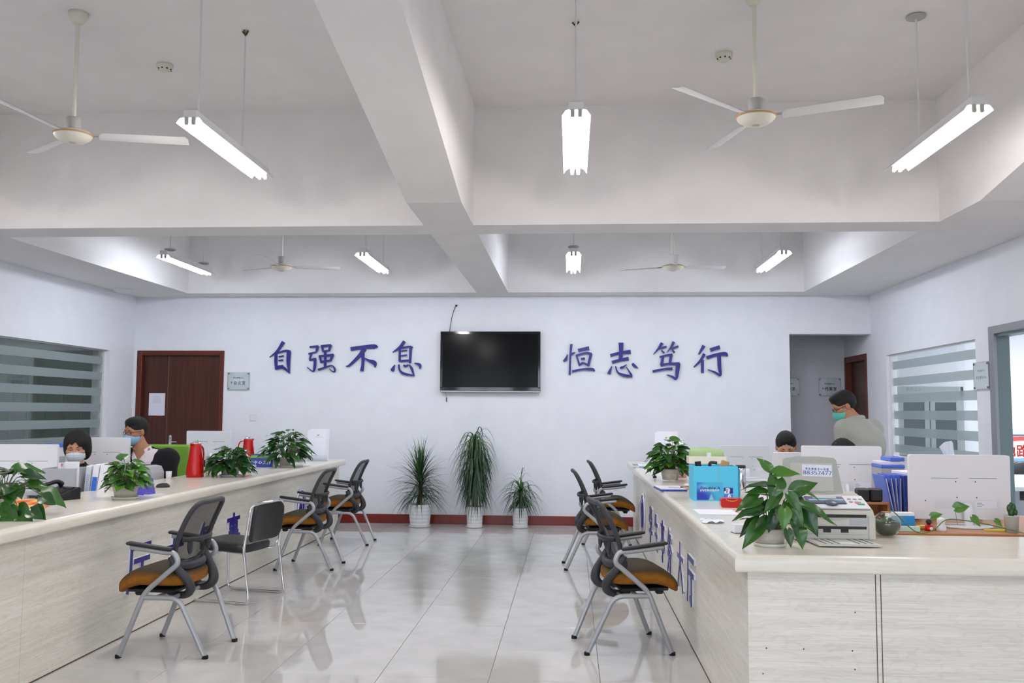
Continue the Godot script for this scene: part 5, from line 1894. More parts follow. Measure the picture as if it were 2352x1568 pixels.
const MOTTO := {
	"自": [[310, 265, 45, 230, 385, 30, 120, 475, 6], [215, 405, 22, 205, 500, 36, 210, 640, 26], [215, 420, 16, 340, 385, 28, 398, 402, 40], [382, 398, 54, 375, 550, 45, 388, 690, 12], [245, 470, 14, 310, 455, 22], [240, 520, 14, 300, 510, 24], [215, 598, 20, 305, 588, 24], [205, 625, 34, 300, 610, 40, 385, 682, 10]],
	"强": [[665, 335, 26, 780, 325, 30], [775, 322, 36, 755, 400, 24], [760, 402, 20, 650, 427, 22], [690, 420, 24, 665, 500, 18], [660, 510, 22, 745, 495, 30], [738, 488, 30, 732, 600, 34, 708, 662, 16, 630, 605, 8], [826, 318, 24, 850, 402, 22], [820, 322, 26, 950, 312, 34], [950, 308, 36, 925, 392, 24], [850, 390, 18, 930, 382, 20], [877, 380, 32, 872, 605, 28], [795, 450, 22, 825, 548, 26], [790, 456, 22, 985, 442, 34], [978, 438, 38, 945, 522, 26], [820, 532, 26, 945, 517, 24], [780, 640, 28, 900, 600, 18, 960, 580, 10, 1000, 620, 18, 995, 672, 14, 930, 630, 8]],
	"不": [[1220, 362, 52, 1380, 337, 48, 1540, 328, 60, 1562, 345, 30], [1400, 355, 70, 1340, 445, 46, 1200, 580, 30, 1150, 590, 6], [1382, 420, 42, 1380, 560, 38, 1365, 658, 46], [1395, 478, 8, 1470, 520, 38, 1535, 548, 60, 1545, 608, 8]],
	"息": [[1940, 255, 38, 1880, 335, 36, 1780, 405, 8], [1876, 355, 28, 1872, 530, 30], [1880, 350, 24, 2010, 328, 26, 2042, 348, 32], [2022, 335, 36, 2010, 548, 28], [1895, 386, 16, 1970, 378, 20], [1890, 450, 16, 1970, 440, 20], [1880, 522, 30, 2015, 512, 26], [1808, 570, 6, 1780, 630, 46, 1768, 658, 30], [1862, 565, 20, 1870, 640, 24, 1930, 690, 36, 2070, 712, 14], [2060, 708, 16, 2030, 620, 32, 2000, 568, 10], [1925, 572, 20, 1950, 590, 32, 1990, 568, 10], [2070, 548, 14, 2138, 572, 42, 2140, 625, 10]],
	"恒": [[185, 405, 8, 165, 465, 38, 135, 490, 20], [235, 275, 36, 222, 400, 26, 212, 662, 26], [235, 402, 34, 282, 380, 10], [320, 355, 42, 390, 338, 40, 458, 325, 46], [295, 410, 20, 340, 547, 24], [295, 418, 22, 420, 386, 26, 488, 402, 34], [482, 395, 36, 445, 552, 32], [355, 463, 26, 405, 455, 28], [345, 535, 22, 380, 510, 24, 445, 542, 24], [245, 617, 28, 380, 590, 24, 500, 592, 36, 527, 618, 12]],
	"志": [[860, 258, 60, 860, 380, 50, 850, 470, 44], [725, 417, 36, 850, 385, 36, 980, 372, 52], [746, 502, 38, 850, 475, 36, 955, 456, 46], [745, 550, 8, 715, 620, 34, 705, 650, 38], [790, 550, 12, 820, 630, 22, 900, 665, 38, 1000, 677, 24], [990, 665, 30, 950, 600, 16, 925, 560, 6], [850, 560, 28, 870, 570, 32, 930, 530, 8], [1000, 515, 26, 1030, 550, 36, 1070, 572, 10]],
	"笃": [[1375, 260, 38, 1330, 330, 26, 1265, 405, 6], [1350, 327, 22, 1430, 305, 26], [1365, 350, 14, 1400, 387, 24], [1520, 245, 32, 1490, 310, 26, 1435, 375, 8], [1495, 332, 24, 1575, 300, 24], [1500, 345, 14, 1530, 382, 26], [1345, 436, 22, 1420, 415, 24, 1500, 405, 30], [1385, 430, 30, 1365, 537, 36], [1487, 405, 36, 1470, 512, 28], [1355, 537, 34, 1450, 520, 26, 1590, 520, 42], [1575, 515, 50, 1560, 620, 46, 1545, 707, 24, 1500, 680, 26, 1430, 655, 6], [1255, 614, 30, 1400, 585, 26, 1500, 580, 36]],
	"行": [[1895, 293, 42, 1860, 355, 32, 1830, 402, 16], [1900, 395, 36, 1850, 480, 32, 1765, 560, 12], [1876, 470, 32, 1872, 630, 32], [1975, 347, 46, 2030, 328, 44, 2092, 310, 46], [1930, 442, 42, 2050, 405, 38, 2160, 395, 46, 2180, 428, 16], [2082, 415, 44, 2085, 560, 42, 2095, 662, 22, 2030, 625, 24, 1940, 590, 6]],
}


func wordmark(called: String, label: String, glyph: String, at: Vector3, turn: float, size: float, group: String) -> void:  # a cut-out character on a white standoff
	var t := thing(called, label, "lettering", at, turn, group)
	var strokes := []
	for s in GLYPHS[glyph]:
		var q := []
		for i in range(0, s.size(), 2):
			q.append_array([float(s[i]), float(s[i + 1]), 11.0 if i else 13.0])
		strokes.append(q)
	for k in 2:
		var z := [0.012, 0.0145][k] as float
		var grow := [1.0, 1.04][k] as float
		var b := Mb.new()
		for s in strokes:
			z += 0.0004
			for i in range(0, s.size() - 3, 3):
				z += 0.0002
				var a := Vector2(s[i] - 50, 50 - s[i + 1]) * size / 100.0
				var e := Vector2(s[i + 3] - 50, 50 - s[i + 4]) * size / 100.0
				var d := (e - a).normalized()
				var w := Vector2(-d.y, d.x) * size * 0.046 * grow
				a -= d * size * 0.03
				e += d * size * 0.03
				var mid := Vector3((a.x + e.x) / 2, (a.y + e.y) / 2, z - 0.005 if k else z / 2)
				var lo := 0.0 if k == 0 else 0.0122
				var c := [a + w, a - w, e - w, e + w]
				var f := []
				var g := []
				for v in c:
					f.append(Vector3(v.x, v.y, z))
					g.append(Vector3(v.x, v.y, lo))
				mid.z = (z + lo) / 2
				b.out(f.duplicate(), mid)
				for j in 4:
					b.out([f[j], f[(j + 1) % 4], g[(j + 1) % 4], g[j]], mid)
		obj(["standoff", "face"][k], b, [M.white_acrylic, M.blue_acrylic][k], t)


func build_letters() -> void:
	var where := ["first, left end of the row", "second from the left", "third from the left", "last before the screen", "first after the screen", "third from the right end", "second from the right end", "last, right end of the row"]
	var k := 0
	for g in MOTTO:
		var left := k < 4
		var c := Vector3.ZERO
		var to := func(x: float, y: float) -> Vector3:
			if left:
				return V(-4.104 + x * 0.0009915 + y * 0.0000274, 2.608 - y * 0.000982, BACK - 0.028)
			return V(-0.230 + x * 0.0010217 + y * 0.000002, 2.606 - y * 0.001034, BACK - 0.028)
		var t := thing("wall_character", "blue brush-style character %s on the end wall, %s" % [g, where[k]], "lettering", Vector3.ZERO, 0.0, "blue motto on the end wall")
		obj("face", brush(MOTTO[g], to, 0.024), M.blue_acrylic, t)
		k += 1
	var word := "学生事务大厅"
	var ord_ := ["next to the oval emblem", "second from the oval emblem", "third from the oval emblem", "third from the camera end", "second from the camera end", "nearest the camera"]
	var dl := [8.72, 8.10, 7.54, 6.97, 6.40, 5.88]
	var dr := [8.48, 7.96, 7.41, 6.90, 6.25, 5.72]
	for i in 6:
		wordmark("counter_character", "blue cut-out character on the left counter front, %s" % ord_[i], word[i], V(CL, 0.415, dl[i]), PI / 2, 0.34, "characters on the left counter")
		wordmark("counter_character", "blue cut-out character on the right counter front, %s" % ord_[i], word[i], V(CR, 0.415, dr[i]), -PI / 2, 0.34, "characters on the right counter")
	for s in 2:
		var e := thing("counter_emblem", ["oval white emblem with dark blue strokes on the left counter", "oval white emblem on the far end of the right counter"][s], "emblem", V([CL, CR][s], 0.42, [9.45, 9.38][s]), [PI / 2, -PI / 2][s], "emblems on the counters")
		var b := Mb.new().soft(true)
		b.lathe([Vector2(0, 0), Vector2(0.17, 0), Vector2(0.175, 0.004), Vector2(0.175, 0.016), Vector2(0.17, 0.02), Vector2(0, 0.02)], 36, Transform3D(Basis(Vector3(1, 0, 0), Vector3(0, 0, 1), Vector3(0, -1.15, 0)), Vector3.ZERO))
		obj("disc", b, M.white_acrylic, e)
		var ring := []
		for i in 40:
			ring.append(Vector3(0.158 * cos(TAU * i / 40), 0.182 * sin(TAU * i / 40), 0.021))
		b = Mb.new().soft(true)
		b.tube(ring, 0.0045, 6, true)
		obj("rim", b, M.blue_acrylic, e)
		var flat := func(x: float, y: float) -> Vector3: return Vector3(x, y, 0.025)
		obj("strokes", brush([[0.06, 0.15, 0.05, 0.075, 0.0, 0.045, 0.06, -0.14, 0.02], [-0.02, 0.10, 0.02, -0.06, -0.02, 0.05, -0.02, -0.12, 0.02], [0.01, 0.04, 0.02, -0.01, -0.05, 0.05, 0.02, -0.13, 0.02], [-0.10, -0.02, 0.02, -0.08, -0.08, 0.04, -0.02, -0.12, 0.03]], flat, 0.004), M.blue_acrylic, e)


func plate(label: String, at: Vector3, turn: float, w: float, h: float, glyphs: String, first: int) -> void:  # an acrylic room plate on four standoffs
	var t := thing("room_plate", label, "sign", at, turn, "acrylic room plates")
	var im := Image.create(256, int(256 * h / w), false, Image.FORMAT_RGB8)
	im.fill(rgb(214, 217, 226))
	var ph := im.get_height()
	var ink := rgb(52, 60, 78)
	var small := ["学", "生", "事", "务", "中", "心"]
	for i in 6:
		stamp(im, small[i], 62 + i * 22, ph * 0.26, 20, 3, ink)
	var n := glyphs.length()
	var s: float = minf(46.0, 176.0 / n)
	for i in n:
		stamp(im, glyphs[i], 128 - (n * s * 1.12) / 2 + (i + first * 0.0) * s * 1.12 + (14 if n < 4 else 0), ph * 0.50, s, maxf(3.0, s * 0.13), ink)
	if n < 4:
		for i in 10:
			line(im, Vector2(36, ph * 0.54 + i * 2.6), Vector2(44 + 6 * sin(i * 0.7), ph * 0.54 + i * 2.6), 4, rgb(40, 96, 110))
	obj("panel", face(w * 0.92, h * 0.92, Transform3D(Basis.IDENTITY, Vector3(0, 0, 0.016))), picture("plate_%s" % glyphs, im, 0.3), t)
	var b := Mb.new()
	b.box(Vector3(0, 0, 0.020), Vector3(w, h, 0.004), 0.001)
	obj("cover", b, M.glass, t)
	b = Mb.new()
	for e in [-1, 1]:
		b.box(Vector3(0, (h / 2 - 0.006) * e, 0.018), Vector3(w, 0.004, 0.006))
		b.box(Vector3((w / 2 - 0.003) * e, 0, 0.018), Vector3(0.003, h, 0.006))
	obj("edge", b, M.grey_plastic, t)
	for sx in [-1, 1]:
		for sy in [-1, 1]:
			b = Mb.new().soft(true)
			b.tube([Vector3((w / 2 - 0.02) * sx, (h / 2 - 0.02) * sy, 0), Vector3((w / 2 - 0.02) * sx, (h / 2 - 0.02) * sy, 0.026)], 0.010, 10)
			obj("standoff", b, M.steel_lining, t)


func build_wall_things() -> void:
	# the wall screen
	var t := thing("wall_screen", "black flat screen on the end wall between the two halves of the blue motto", "television", V(-1.04, 2.085, BACK), 0.0)
	var b := Mb.new()
	b.box(Vector3(0, 0, 0.045), Vector3(1.30, 0.79, 0.05), 0.008)
	obj("housing", b, M.black, t)
	b = Mb.new()
	b.span(Vector3(-0.65, 0.360, 0.068), Vector3(0.65, 0.395, 0.076), 0.003)
	b.span(Vector3(-0.65, -0.372, 0.068), Vector3(0.65, -0.325, 0.076), 0.003)
	b.span(Vector3(-0.65, -0.34, 0.068), Vector3(-0.618, 0.37, 0.076), 0.003)
	b.span(Vector3(0.618, -0.34, 0.068), Vector3(0.65, 0.37, 0.076), 0.003)
	obj("bezel", b, M.black_gloss, t)
	b = Mb.new()
	b.span(Vector3(-0.618, -0.327, 0.066), Vector3(0.618, 0.362, 0.0715))
	obj("display", b, M.screen_glass, t)
	b = Mb.new()
	b.span(Vector3(-0.65, -0.395, 0.066), Vector3(0.65, -0.372, 0.078), 0.003)
	obj("bottom_strip", b, M.silver_paint, t)
	b = Mb.new()
	b.box(Vector3(0, 0, 0.012), Vector3(0.6, 0.4, 0.024), 0.002)
	obj("bracket", b, M.black, t)
	t = thing("wall_socket", "square blank wall socket high on the end wall, above the screen", "socket", V(-1.507, 2.80, BACK))
	b = Mb.new()
	b.box(Vector3(0, 0, 0.005), Vector3(0.088, 0.088, 0.010), 0.003)
	obj("plate", b, M.wall_paint, t)
	t = thing("cable", "thin dark cable from the high socket down to the screen", "cable", V(-1.50, 2.82, BACK))
	b = Mb.new().soft(true)
	b.tube(curve([Vector3(0, 0, 0.012), Vector3(-0.02, -0.04, 0.02), Vector3(-0.055, -0.16, 0.018), Vector3(-0.08, -0.34, 0.03), Vector3(-0.085, -0.40, 0.03)], 6), 0.004, 6)
	obj("lead", b, M.charcoal_frame, t)
	b = Mb.new()
	b.box(Vector3(0.004, 0.004, 0.018), Vector3(0.026, 0.024, 0.018), 0.004)
	obj("plug", b, M.black, t)
	t = thing("cable", "short grey cable end hanging below the screen", "cable", V(-1.612, 1.70, BACK))
	b = Mb.new().soft(true)
	b.tube(curve([Vector3(0, 0.03, 0.03), Vector3(-0.004, -0.03, 0.028), Vector3(0, -0.075, 0.024)], 5), 0.003, 6)
	obj("lead", b, M.grey_plastic, t)
	b = Mb.new()
	b.box(Vector3(0.002, -0.105, 0.022), Vector3(0.013, 0.06, 0.012), 0.003)
	obj("plug", b, M.olive, t)
	plate("acrylic meeting-room plate beside the brown door on the left", V(-4.383, 1.827, BACK), 0.0, 0.30, 0.235, "会议室", 0)
	plate("acrylic room plate in the shaded corridor next to its dark door", V(3.597, 1.812, 12.86), 0.0, 0.305, 0.25, "档案室", 0)
	plate("acrylic room plate in the corridor half hidden by the wall edge", V(3.03, 1.812, 12.86), 0.0, 0.305, 0.25, "工作室", 0)
	plate("acrylic room plate on the right wall, between striped window and steel doorway", V(RIGHT, 1.80, 8.63), -PI / 2, 0.31, 0.26, "学生事务中心", 0)
	t = thing("light_switch", "square white light switch on the end wall right of the brown door", "light switch", V(-4.178, 1.343, BACK))
	b = Mb.new()
	b.box(Vector3(0, 0, 0.005), Vector3(0.088, 0.088, 0.010), 0.003)
	obj("plate", b, M.off_white, t)
	for s in [-1, 1]:
		b = Mb.new()
		b.box(Vector3(0.020 * s, 0, 0.011), Vector3(0.036, 0.066, 0.006), 0.002)
		obj("rocker", b, M.white_plastic, t)
	t = thing("notice", "white paper notice taped to the brown door", "paper", V(-5.516, 1.515, BACK + 0.0540))
	var im := Image.create(96, 128, false, Image.FORMAT_RGB8)
	im.fill(rgb(226, 226, 238))
	for y in [20, 30, 38, 46, 54]:
		line(im, Vector2(24 if y > 20 else 34, y), Vector2(70 if y > 20 else 60, y), 2, rgb(186, 186, 200))
	obj("sheet", face(0.22, 0.298, Transform3D(Basis.IDENTITY, Vector3(0, 0, -0.0005))), picture("notice_print", im), t)


# ------------------------------------------------------------------ monitors
func make_monitor(label: String, at: Vector3, turn: float, tilt: float, w: float, h: float, lift: float) -> void:  # an all-in-one seen from the back, which faces +z
	var t := thing("desktop_monitor", label, "monitor", at, turn, "white monitors seen from the back")
	var xf := Transform3D(Basis(Vector3.RIGHT, tilt), Vector3(0, lift, 0))
	var poly := PackedVector2Array()
	var r := 0.012
	for c in [[1, 1], [-1, 1], [-1, -1], [1, -1]]:
		for k in 5:
			var a: float = PI / 2 * ((k / 4.0) + [0, 1, 2, 3][[[1, 1], [-1, 1], [-1, -1], [1, -1]].find(c)])
			poly.append(Vector2((w / 2 - r) * c[0] + r * cos(a), h / 2 + (h / 2 - r) * c[1] + r * sin(a)))
	var b := Mb.new()
	b.prism(poly, 0.030, xf * Transform3D(Basis.IDENTITY, Vector3(0, 0, 0.012)), true)
	obj("back_shell", b, M.white_plastic, t)
	b = Mb.new()
	b.box(Vector3(0, h / 2, -0.020), Vector3(w - 0.012, h - 0.012, 0.004), 0.001, xf)
	obj("screen", b, M.black_gloss, t)
	for s in [[-0.27, -0.015], [0.11, 0.367]]:
		b = Mb.new()
		b.span(Vector3(s[0] * w - 0.01, h * 0.634, 0.0115), Vector3(s[1] * w, h * 0.643, 0.0128))
		var o := obj("vent_slot", b, M.steel_lining, t)
		o.transform = xf
	for q in [[-0.04, 0.585], [0.155, 0.585], [-0.03, 0.34], [0.165, 0.34], [-0.345, 0.285]]:
		b = Mb.new().soft(true)
		b.ball(xf * Vector3(q[0] * w, q[1] * h, 0.0122), Vector3(0.0035, 0.0035, 0.0015), 8, 5)
		obj("screw_hole", b, M.black, t)
	b = Mb.new()
	b.span(Vector3(-0.252 * w, h * 0.16, 0.0118), Vector3(0.392 * w, h * 0.30, 0.0126))
	var rec := obj("connector_bay", b, M.white_acrylic, t)
	rec.transform = xf
	b = Mb.new()
	b.span(Vector3(0.15 * w, h * 0.175, 0.0126), Vector3(0.36 * w, h * 0.288, 0.0132))
	obj("rating_label", b, M.paper, rec)
	for k in 3:
		b = Mb.new()
		b.span(Vector3(0.165 * w, h * (0.20 + 0.025 * k), 0.0132), Vector3((0.215 + 0.02 * (k % 2)) * w, h * (0.207 + 0.025 * k), 0.0136))
		obj("print_line", b, M.steel_lining, rec)
	b = Mb.new().soft(true)
	b.tube(curve([xf * Vector3(0.06 * w, h * 0.24, 0.018), Vector3(0.06 * w, lift * 0.6 + 0.06, 0.04), Vector3(0.06 * w, 0.03, 0.045), Vector3(0.06 * w, 0.008, 0.045)], 5), 0.026, 12, false, 0.5)
	obj("stand_neck", b, M.white_plastic, t)
	b = Mb.new().soft(true)
	b.lathe([Vector2(0, 0), Vector2(0.115, 0), Vector2(0.122, 0.003), Vector2(0.122, 0.007), Vector2(0.116, 0.011), Vector2(0, 0.013)], 36, Transform3D(Basis.from_scale(Vector3(1, 1, 0.72)), Vector3(0.06 * w, 0, 0.03)))
	obj("stand_base", b, M.white_metal, t)


func build_monitors() -> void:
	make_monitor("white monitor back nearest on the right, over the wooden desk", V(2.043, 0.853, 4.96), 0.0, 0.03, 0.515, 0.335, 0.040)
	make_monitor("white monitor back on the right with black hair showing above it", V(1.86, 0.76, 6.42), 0.0, 0.06, 0.535, 0.345, 0.115)
	make_monitor("white monitor back just in front of the masked young man, half hidden", V(1.87, 0.74, 7.36), 0.0, 0.10, 0.54, 0.345, 0.05)
	make_monitor("white monitor back farthest on the right, left of the masked young man", V(1.885, 0.74, 10.05), 0.0, 0.06, 0.53, 0.33, 0.02)
	make_monitor("white monitor back nearest on the left, cut by the photo's left edge", V(-4.15, 0.74, 6.66), 0.12, 0.06, 0.54, 0.345, 0.09)
	make_monitor("white monitor back between the two masked clerks on the left", V(-4.07, 0.74, 7.62), 0.1, 0.05, 0.54, 0.345, 0.115)
	make_monitor("white monitor back farthest on the left, in front of the brown door", V(-4.30, 0.74, 10.6), 0.0, 0.06, 0.54, 0.345, 0.11)


# ------------------------------------------------------------------ things on the left counter
func flask(label: String, at: Vector3, turn: float) -> void:
	var t := thing("thermos_jug", label, "thermos", at, turn, "red thermos jugs")
	var b := Mb.new().soft(true)
	b.lathe([Vector2(0, 0), Vector2(0.073, 0), Vector2(0.075, 0.004), Vector2(0.0745, 0.03), Vector2(0.072, 0.08), Vector2(0.060, 0.16), Vector2(0.050, 0.25), Vector2(0.0475, 0.285), Vector2(0.045, 0.292), Vector2(0, 0.292)], 36)
	obj("body", b, M.red_plastic, t)
	b = Mb.new().soft(true)
	b.lathe([Vector2(0, 0.29), Vector2(0.044, 0.29), Vector2(0.045, 0.298), Vector2(0.036, 0.305), Vector2(0.014, 0.309), Vector2(0.012, 0.316), Vector2(0, 0.318)], 28)
	var lid := obj("lid", b, M.chrome, t)
	b = Mb.new()
	b.box(Vector3(-0.045, 0.312, 0), Vector3(0.05, 0.006, 0.02), 0.002, Transform3D(Basis(Vector3(0, 0, 1), -0.12), Vector3(0, 0, 0)))
	obj("thumb_lever", b, M.chrome, lid)
	b = Mb.new().soft(true)
	b.tube(curve([Vector3(-0.047, 0.272, 0), Vector3(-0.082, 0.262, 0), Vector3(-0.102, 0.21, 0), Vector3(-0.098, 0.14, 0), Vector3(-0.066, 0.10, 0)], 6), 0.009, 10, false, 0.7)
	obj("handle", b, M.red_plastic, t)
	b = Mb.new()
	b.prism(PackedVector2Array([Vector2(0.040, 0.262), Vector2(0.062, 0.295), Vector2(0.040, 0.295)]), 0.03, Transform3D(Basis.IDENTITY, Vector3(0, 0, 0.015)))
	obj("spout", b, M.red_plastic, t)


func leaflet_rack(label: String, at: Vector3, turn: float, w: float, h: float) -> void:
	var t := thing("leaflet_stand", label, "leaflet stand", at, turn, "leaflet stands")
	var lean := Basis(Vector3.RIGHT, -0.16)
	var b := Mb.new()
	b.box(Vector3(0, h * 0.5, 0), Vector3(w, h, 0.004), 0.001, Transform3D(lean, Vector3(0, 0, -0.03)))
	b.box(Vector3(0, 0.003, 0.0), Vector3(w, 0.006, 0.12), 0.001)
	b.box(Vector3(0, 0.04, 0), Vector3(w, 0.07, 0.004), 0.001, Transform3D(lean, Vector3(0, 0, 0.025)))
	obj("clear_stand", b, M.clear_plastic, t)
	var im := Image.create(96, 144, false, Image.FORMAT_RGB8)
	im.fill(rgb(238, 238, 247))
	for k in 12:
		line(im, Vector2(50 + k, 22 + absf(k - 6) * 0.4), Vector2(50 + k, 28 - k * 0.3), 2, rgb(210, 205, 70) if k > 4 else rgb(70, 160, 130))
	line(im, Vector2(40, 34), Vector2(72, 34), 2, rgb(190, 196, 206))
	for k in 3:
		line(im, Vector2(28, 66 + 18 * k), Vector2(68, 66 + 18 * k), 1, rgb(218, 220, 230))
	var m := picture("leaflet_print", im)
	for k in 3:
		var l := obj("leaflet", face(w * 0.92, h * (1.04 + 0.05 * k), Transform3D(lean, Vector3(0, 0, 0))), m, t)
		l.position = lean * Vector3(-0.012 + 0.016 * k, h * 0.56 + 0.01, 0.012 - 0.007 * k) + Vector3(0, 0, -0.008)


func carton(t: Node3D, called: String, c: Vector3, s: Vector3, m: Material, bevel := 0.002) -> MeshInstance3D:
	var b := Mb.new()
	b.box(c, s, bevel)
	return obj(called, b, m, t)


func cup(called: String, label: String, at: Vector3, r: float, h: float, m: Material) -> void:
	var t := thing(called, label, "cup", at)
	var b := Mb.new().soft(true)
	b.lathe([Vector2(0, 0), Vector2(r * 0.82, 0), Vector2(r * 0.86, 0.004), Vector2(r, h), Vector2(r * 0.94, h), Vector2(r * 0.8, 0.006), Vector2(0, 0.006)], 24)
	obj("body", b, m, t)


func build_left_counter_things() -> void:
	mat("clear_plastic", Color(0.86, 0.9, 0.92, 0.22), 0.05).transparency = BaseMaterial3D.TRANSPARENCY_ALPHA
	mat("smoke_plastic", rgb(176, 178, 184), 0.4)
	flask("red thermos jug standing alone in front of the dense pothos on the left counter", V(-3.321, TOP, 7.885), -1.9)
	flask("red thermos jug showing its handle, behind the blue stand-up sign", V(-3.358, TOP, 9.305), 0.15)
	leaflet_rack("clear stand of white leaflets on the far end of the left counter", V(-2.983, TOP, 10.571), 0.12, 0.24, 0.33)
	leaflet_rack("clear stand of white leaflets on the far end of the right counter", V(1.094, TOP, 10.495), -0.05, 0.25, 0.33)
	var t := thing("brochure_holder", "grey acrylic brochure holder left of the white leaflets", "brochure holder", V(-3.156, TOP, 10.312))
	for q in [[-0.10, 0.0, 0.004, 0.25, 0.12], [0.10, 0.0, 0.004, 0.25, 0.12]]:
		carton(t, "side", Vector3(q[0], q[3] / 2, q[1]), Vector3(q[2], q[3], q[4]), M.clear_plastic, 0.001)
	carton(t, "back", Vector3(0, 0.13, -0.055), Vector3(0.2, 0.26, 0.005), M.smoke_plastic, 0.001)
	carton(t, "shelf_plate", Vector3(0, 0.10, 0.0), Vector3(0.2, 0.005, 0.11), M.smoke_plastic, 0.001)
	carton(t, "base", Vector3(0, 0.003, 0.0), Vector3(0.2, 0.006, 0.12), M.smoke_plastic, 0.001)
	carton(t, "brochure", Vector3(-0.01, 0.18, -0.03), Vector3(0.15, 0.15, 0.02), M.smoke_plastic, 0.001)
	# blue stand-up sign
	t = thing("stand_up_sign", "blue stand-up sign with a green stripe between two potted plants on the left counter", "sign", V(-3.194, TOP, 9.267), 0.05)
	var im := Image.create(192, 116, false, Image.FORMAT_RGB8)
	im.fill(rgb(46, 62, 170))
	im.fill_rect(Rect2i(0, 12, 192, 22), rgb(128, 190, 70))
	im.fill_rect(Rect2i(0, 0, 192, 12), rgb(38, 58, 156))
	stamp(im, "中", 30, 56, 34, 4, rgb(225, 228, 240))
	stamp(im, "心", 68, 56, 34, 4, rgb(225, 228, 240))
	stamp(im, "工", 106, 56, 34, 4, rgb(225, 228, 240))
	stamp(im, "作", 144, 56, 34, 4, rgb(225, 228, 240))
	obj("front", face(0.23, 0.14, Transform3D(Basis(Vector3.RIGHT, -0.2), Vector3(0, 0.072, 0.018))), picture("sign_print", im, 0.3), t)
	var b := Mb.new()
	b.box(Vector3(0, 0, 0), Vector3(0.23, 0.14, 0.003), 0.001, Transform3D(Basis(Vector3.RIGHT, 0.2), Vector3(0, 0.071, -0.022)))
	b.box(Vector3(0, 0.002, 0.0), Vector3(0.23, 0.004, 0.07), 0.001)
	obj("stand", b, M.white_acrylic, t)
	t = thing("glass_ashtray", "round clear glass dish beside the dense pothos", "dish", V(-3.194, TOP, 8.921))
	b = Mb.new().soft(true)
	b.lathe([Vector2(0, 0), Vector2(0.052, 0), Vector2(0.06, 0.008), Vector2(0.062, 0.045), Vector2(0.054, 0.048), Vector2(0.048, 0.014), Vector2(0, 0.012)], 28)
	obj("bowl", b, M.clear_plastic, t)
	t = thing("steel_mug", "small steel mug with a yellow spot right of the lone red jug", "mug", V(-3.329, TOP, 8.202))
	b = Mb.new().soft(true)
	b.lathe([Vector2(0, 0), Vector2(0.028, 0), Vector2(0.03, 0.004), Vector2(0.03, 0.165), Vector2(0.027, 0.165), Vector2(0.026, 0.01), Vector2(0, 0.01)], 24)
	obj("body", b, M.chrome, t)
	carton(t, "sticker", Vector3(0.0, 0.016, 0.0305), Vector3(0.012, 0.014, 0.002), M.yellow)
	t = thing("computer_mouse", "black computer mouse lying on the left counter", "mouse", V(-3.108, TOP, 6.792), 0.5)
	b = Mb.new().soft(true)
	b.lathe([Vector2(0, 0), Vector2(0.028, 0), Vector2(0.031, 0.008), Vector2(0.026, 0.022), Vector2(0.014, 0.031), Vector2(0, 0.034)], 20, Transform3D(Basis.from_scale(Vector3(1.7, 1, 1)), Vector3.ZERO))
	obj("body", b, M.dark_plastic, t)
	b = Mb.new().soft(true)
	b.ball(Vector3(0.025, 0.027, 0), Vector3(0.009, 0.006, 0.004))
	obj("wheel", b, M.black, t)
	# card printer
	t = thing("label_printer", "grey desktop printer with a dark lid at the back of the left counter", "printer", V(-3.66, 0.74, 7.63), -0.1)
	b = Mb.new()
	b.prism(PackedVector2Array([Vector2(-0.11, 0), Vector2(0.11, 0), Vector2(0.125, 0.05), Vector2(0.125, 0.165), Vector2(0.10, 0.215), Vector2(0.05, 0.225), Vector2(-0.11, 0.218)]), 0.2, Transform3D(Basis.IDENTITY, Vector3(0, 0, 0.1)))
	obj("body", b, M.smoke_plastic, t)
	carton(t, "lid", Vector3(-0.035, 0.205, 0.02), Vector3(0.155, 0.05, 0.165), M.dark_plastic, 0.008)
	carton(t, "paper_slot", Vector3(-0.03, 0.115, 0.1005), Vector3(0.12, 0.01, 0.002), M.black)
	carton(t, "button", Vector3(0.09, 0.15, 0.1), Vector3(0.012, 0.012, 0.004), M.white_plastic)
	t = thing("tent_card", "violet-blue tent card behind the small pothos", "sign", V(-2.897, TOP, 6.216), 0.35)
	b = Mb.new()
	b.prism(PackedVector2Array([Vector2(-0.045, 0), Vector2(0.045, 0), Vector2(0.003, 0.115), Vector2(-0.003, 0.115)]), 0.09, Transform3D(Basis(Vector3.UP, 1.1), Vector3(-0.02, 0, 0.02)))
	obj("card", b, mat("violet", rgb(92, 84, 196), 0.4), t)
	carton(t, "foot", Vector3(-0.005, 0.003, 0.01), Vector3(0.13, 0.006, 0.10), M.white_acrylic)
	# desk phone
	t = thing("desk_phone", "black desk phone on the left counter", "telephone", V(-3.36, TOP, 5.80), -0.35)
	b = Mb.new()
	b.prism(PackedVector2Array([Vector2(-0.09, 0), Vector2(0.09, 0), Vector2(0.09, 0.022), Vector2(0.075, 0.032), Vector2(-0.08, 0.078), Vector2(-0.09, 0.07)]), 0.20, Transform3D(Basis(Vector3(0, 0, 1), Vector3(0, 1, 0), Vector3(-1, 0, 0)), Vector3(-0.10, 0, 0)))
	obj("body", b, M.dark_plastic, t)
	b = Mb.new().soft(true)
	b.tube(curve([Vector3(-0.072, 0.048, 0.085), Vector3(-0.070, 0.085, 0.06), Vector3(-0.068, 0.104, 0.0), Vector3(-0.068, 0.110, -0.05), Vector3(-0.070, 0.088, -0.085)], 5), [0.018, 0.021, 0.02, 0.017, 0.0155, 0.0145, 0.014, 0.0135, 0.013, 0.013, 0.013, 0.013, 0.013, 0.0135, 0.014, 0.0145, 0.0155, 0.017, 0.02, 0.021, 0.018], 10)
	obj("handset", b, M.black, t)
	var slope := Basis(Vector3.RIGHT, 0.29)
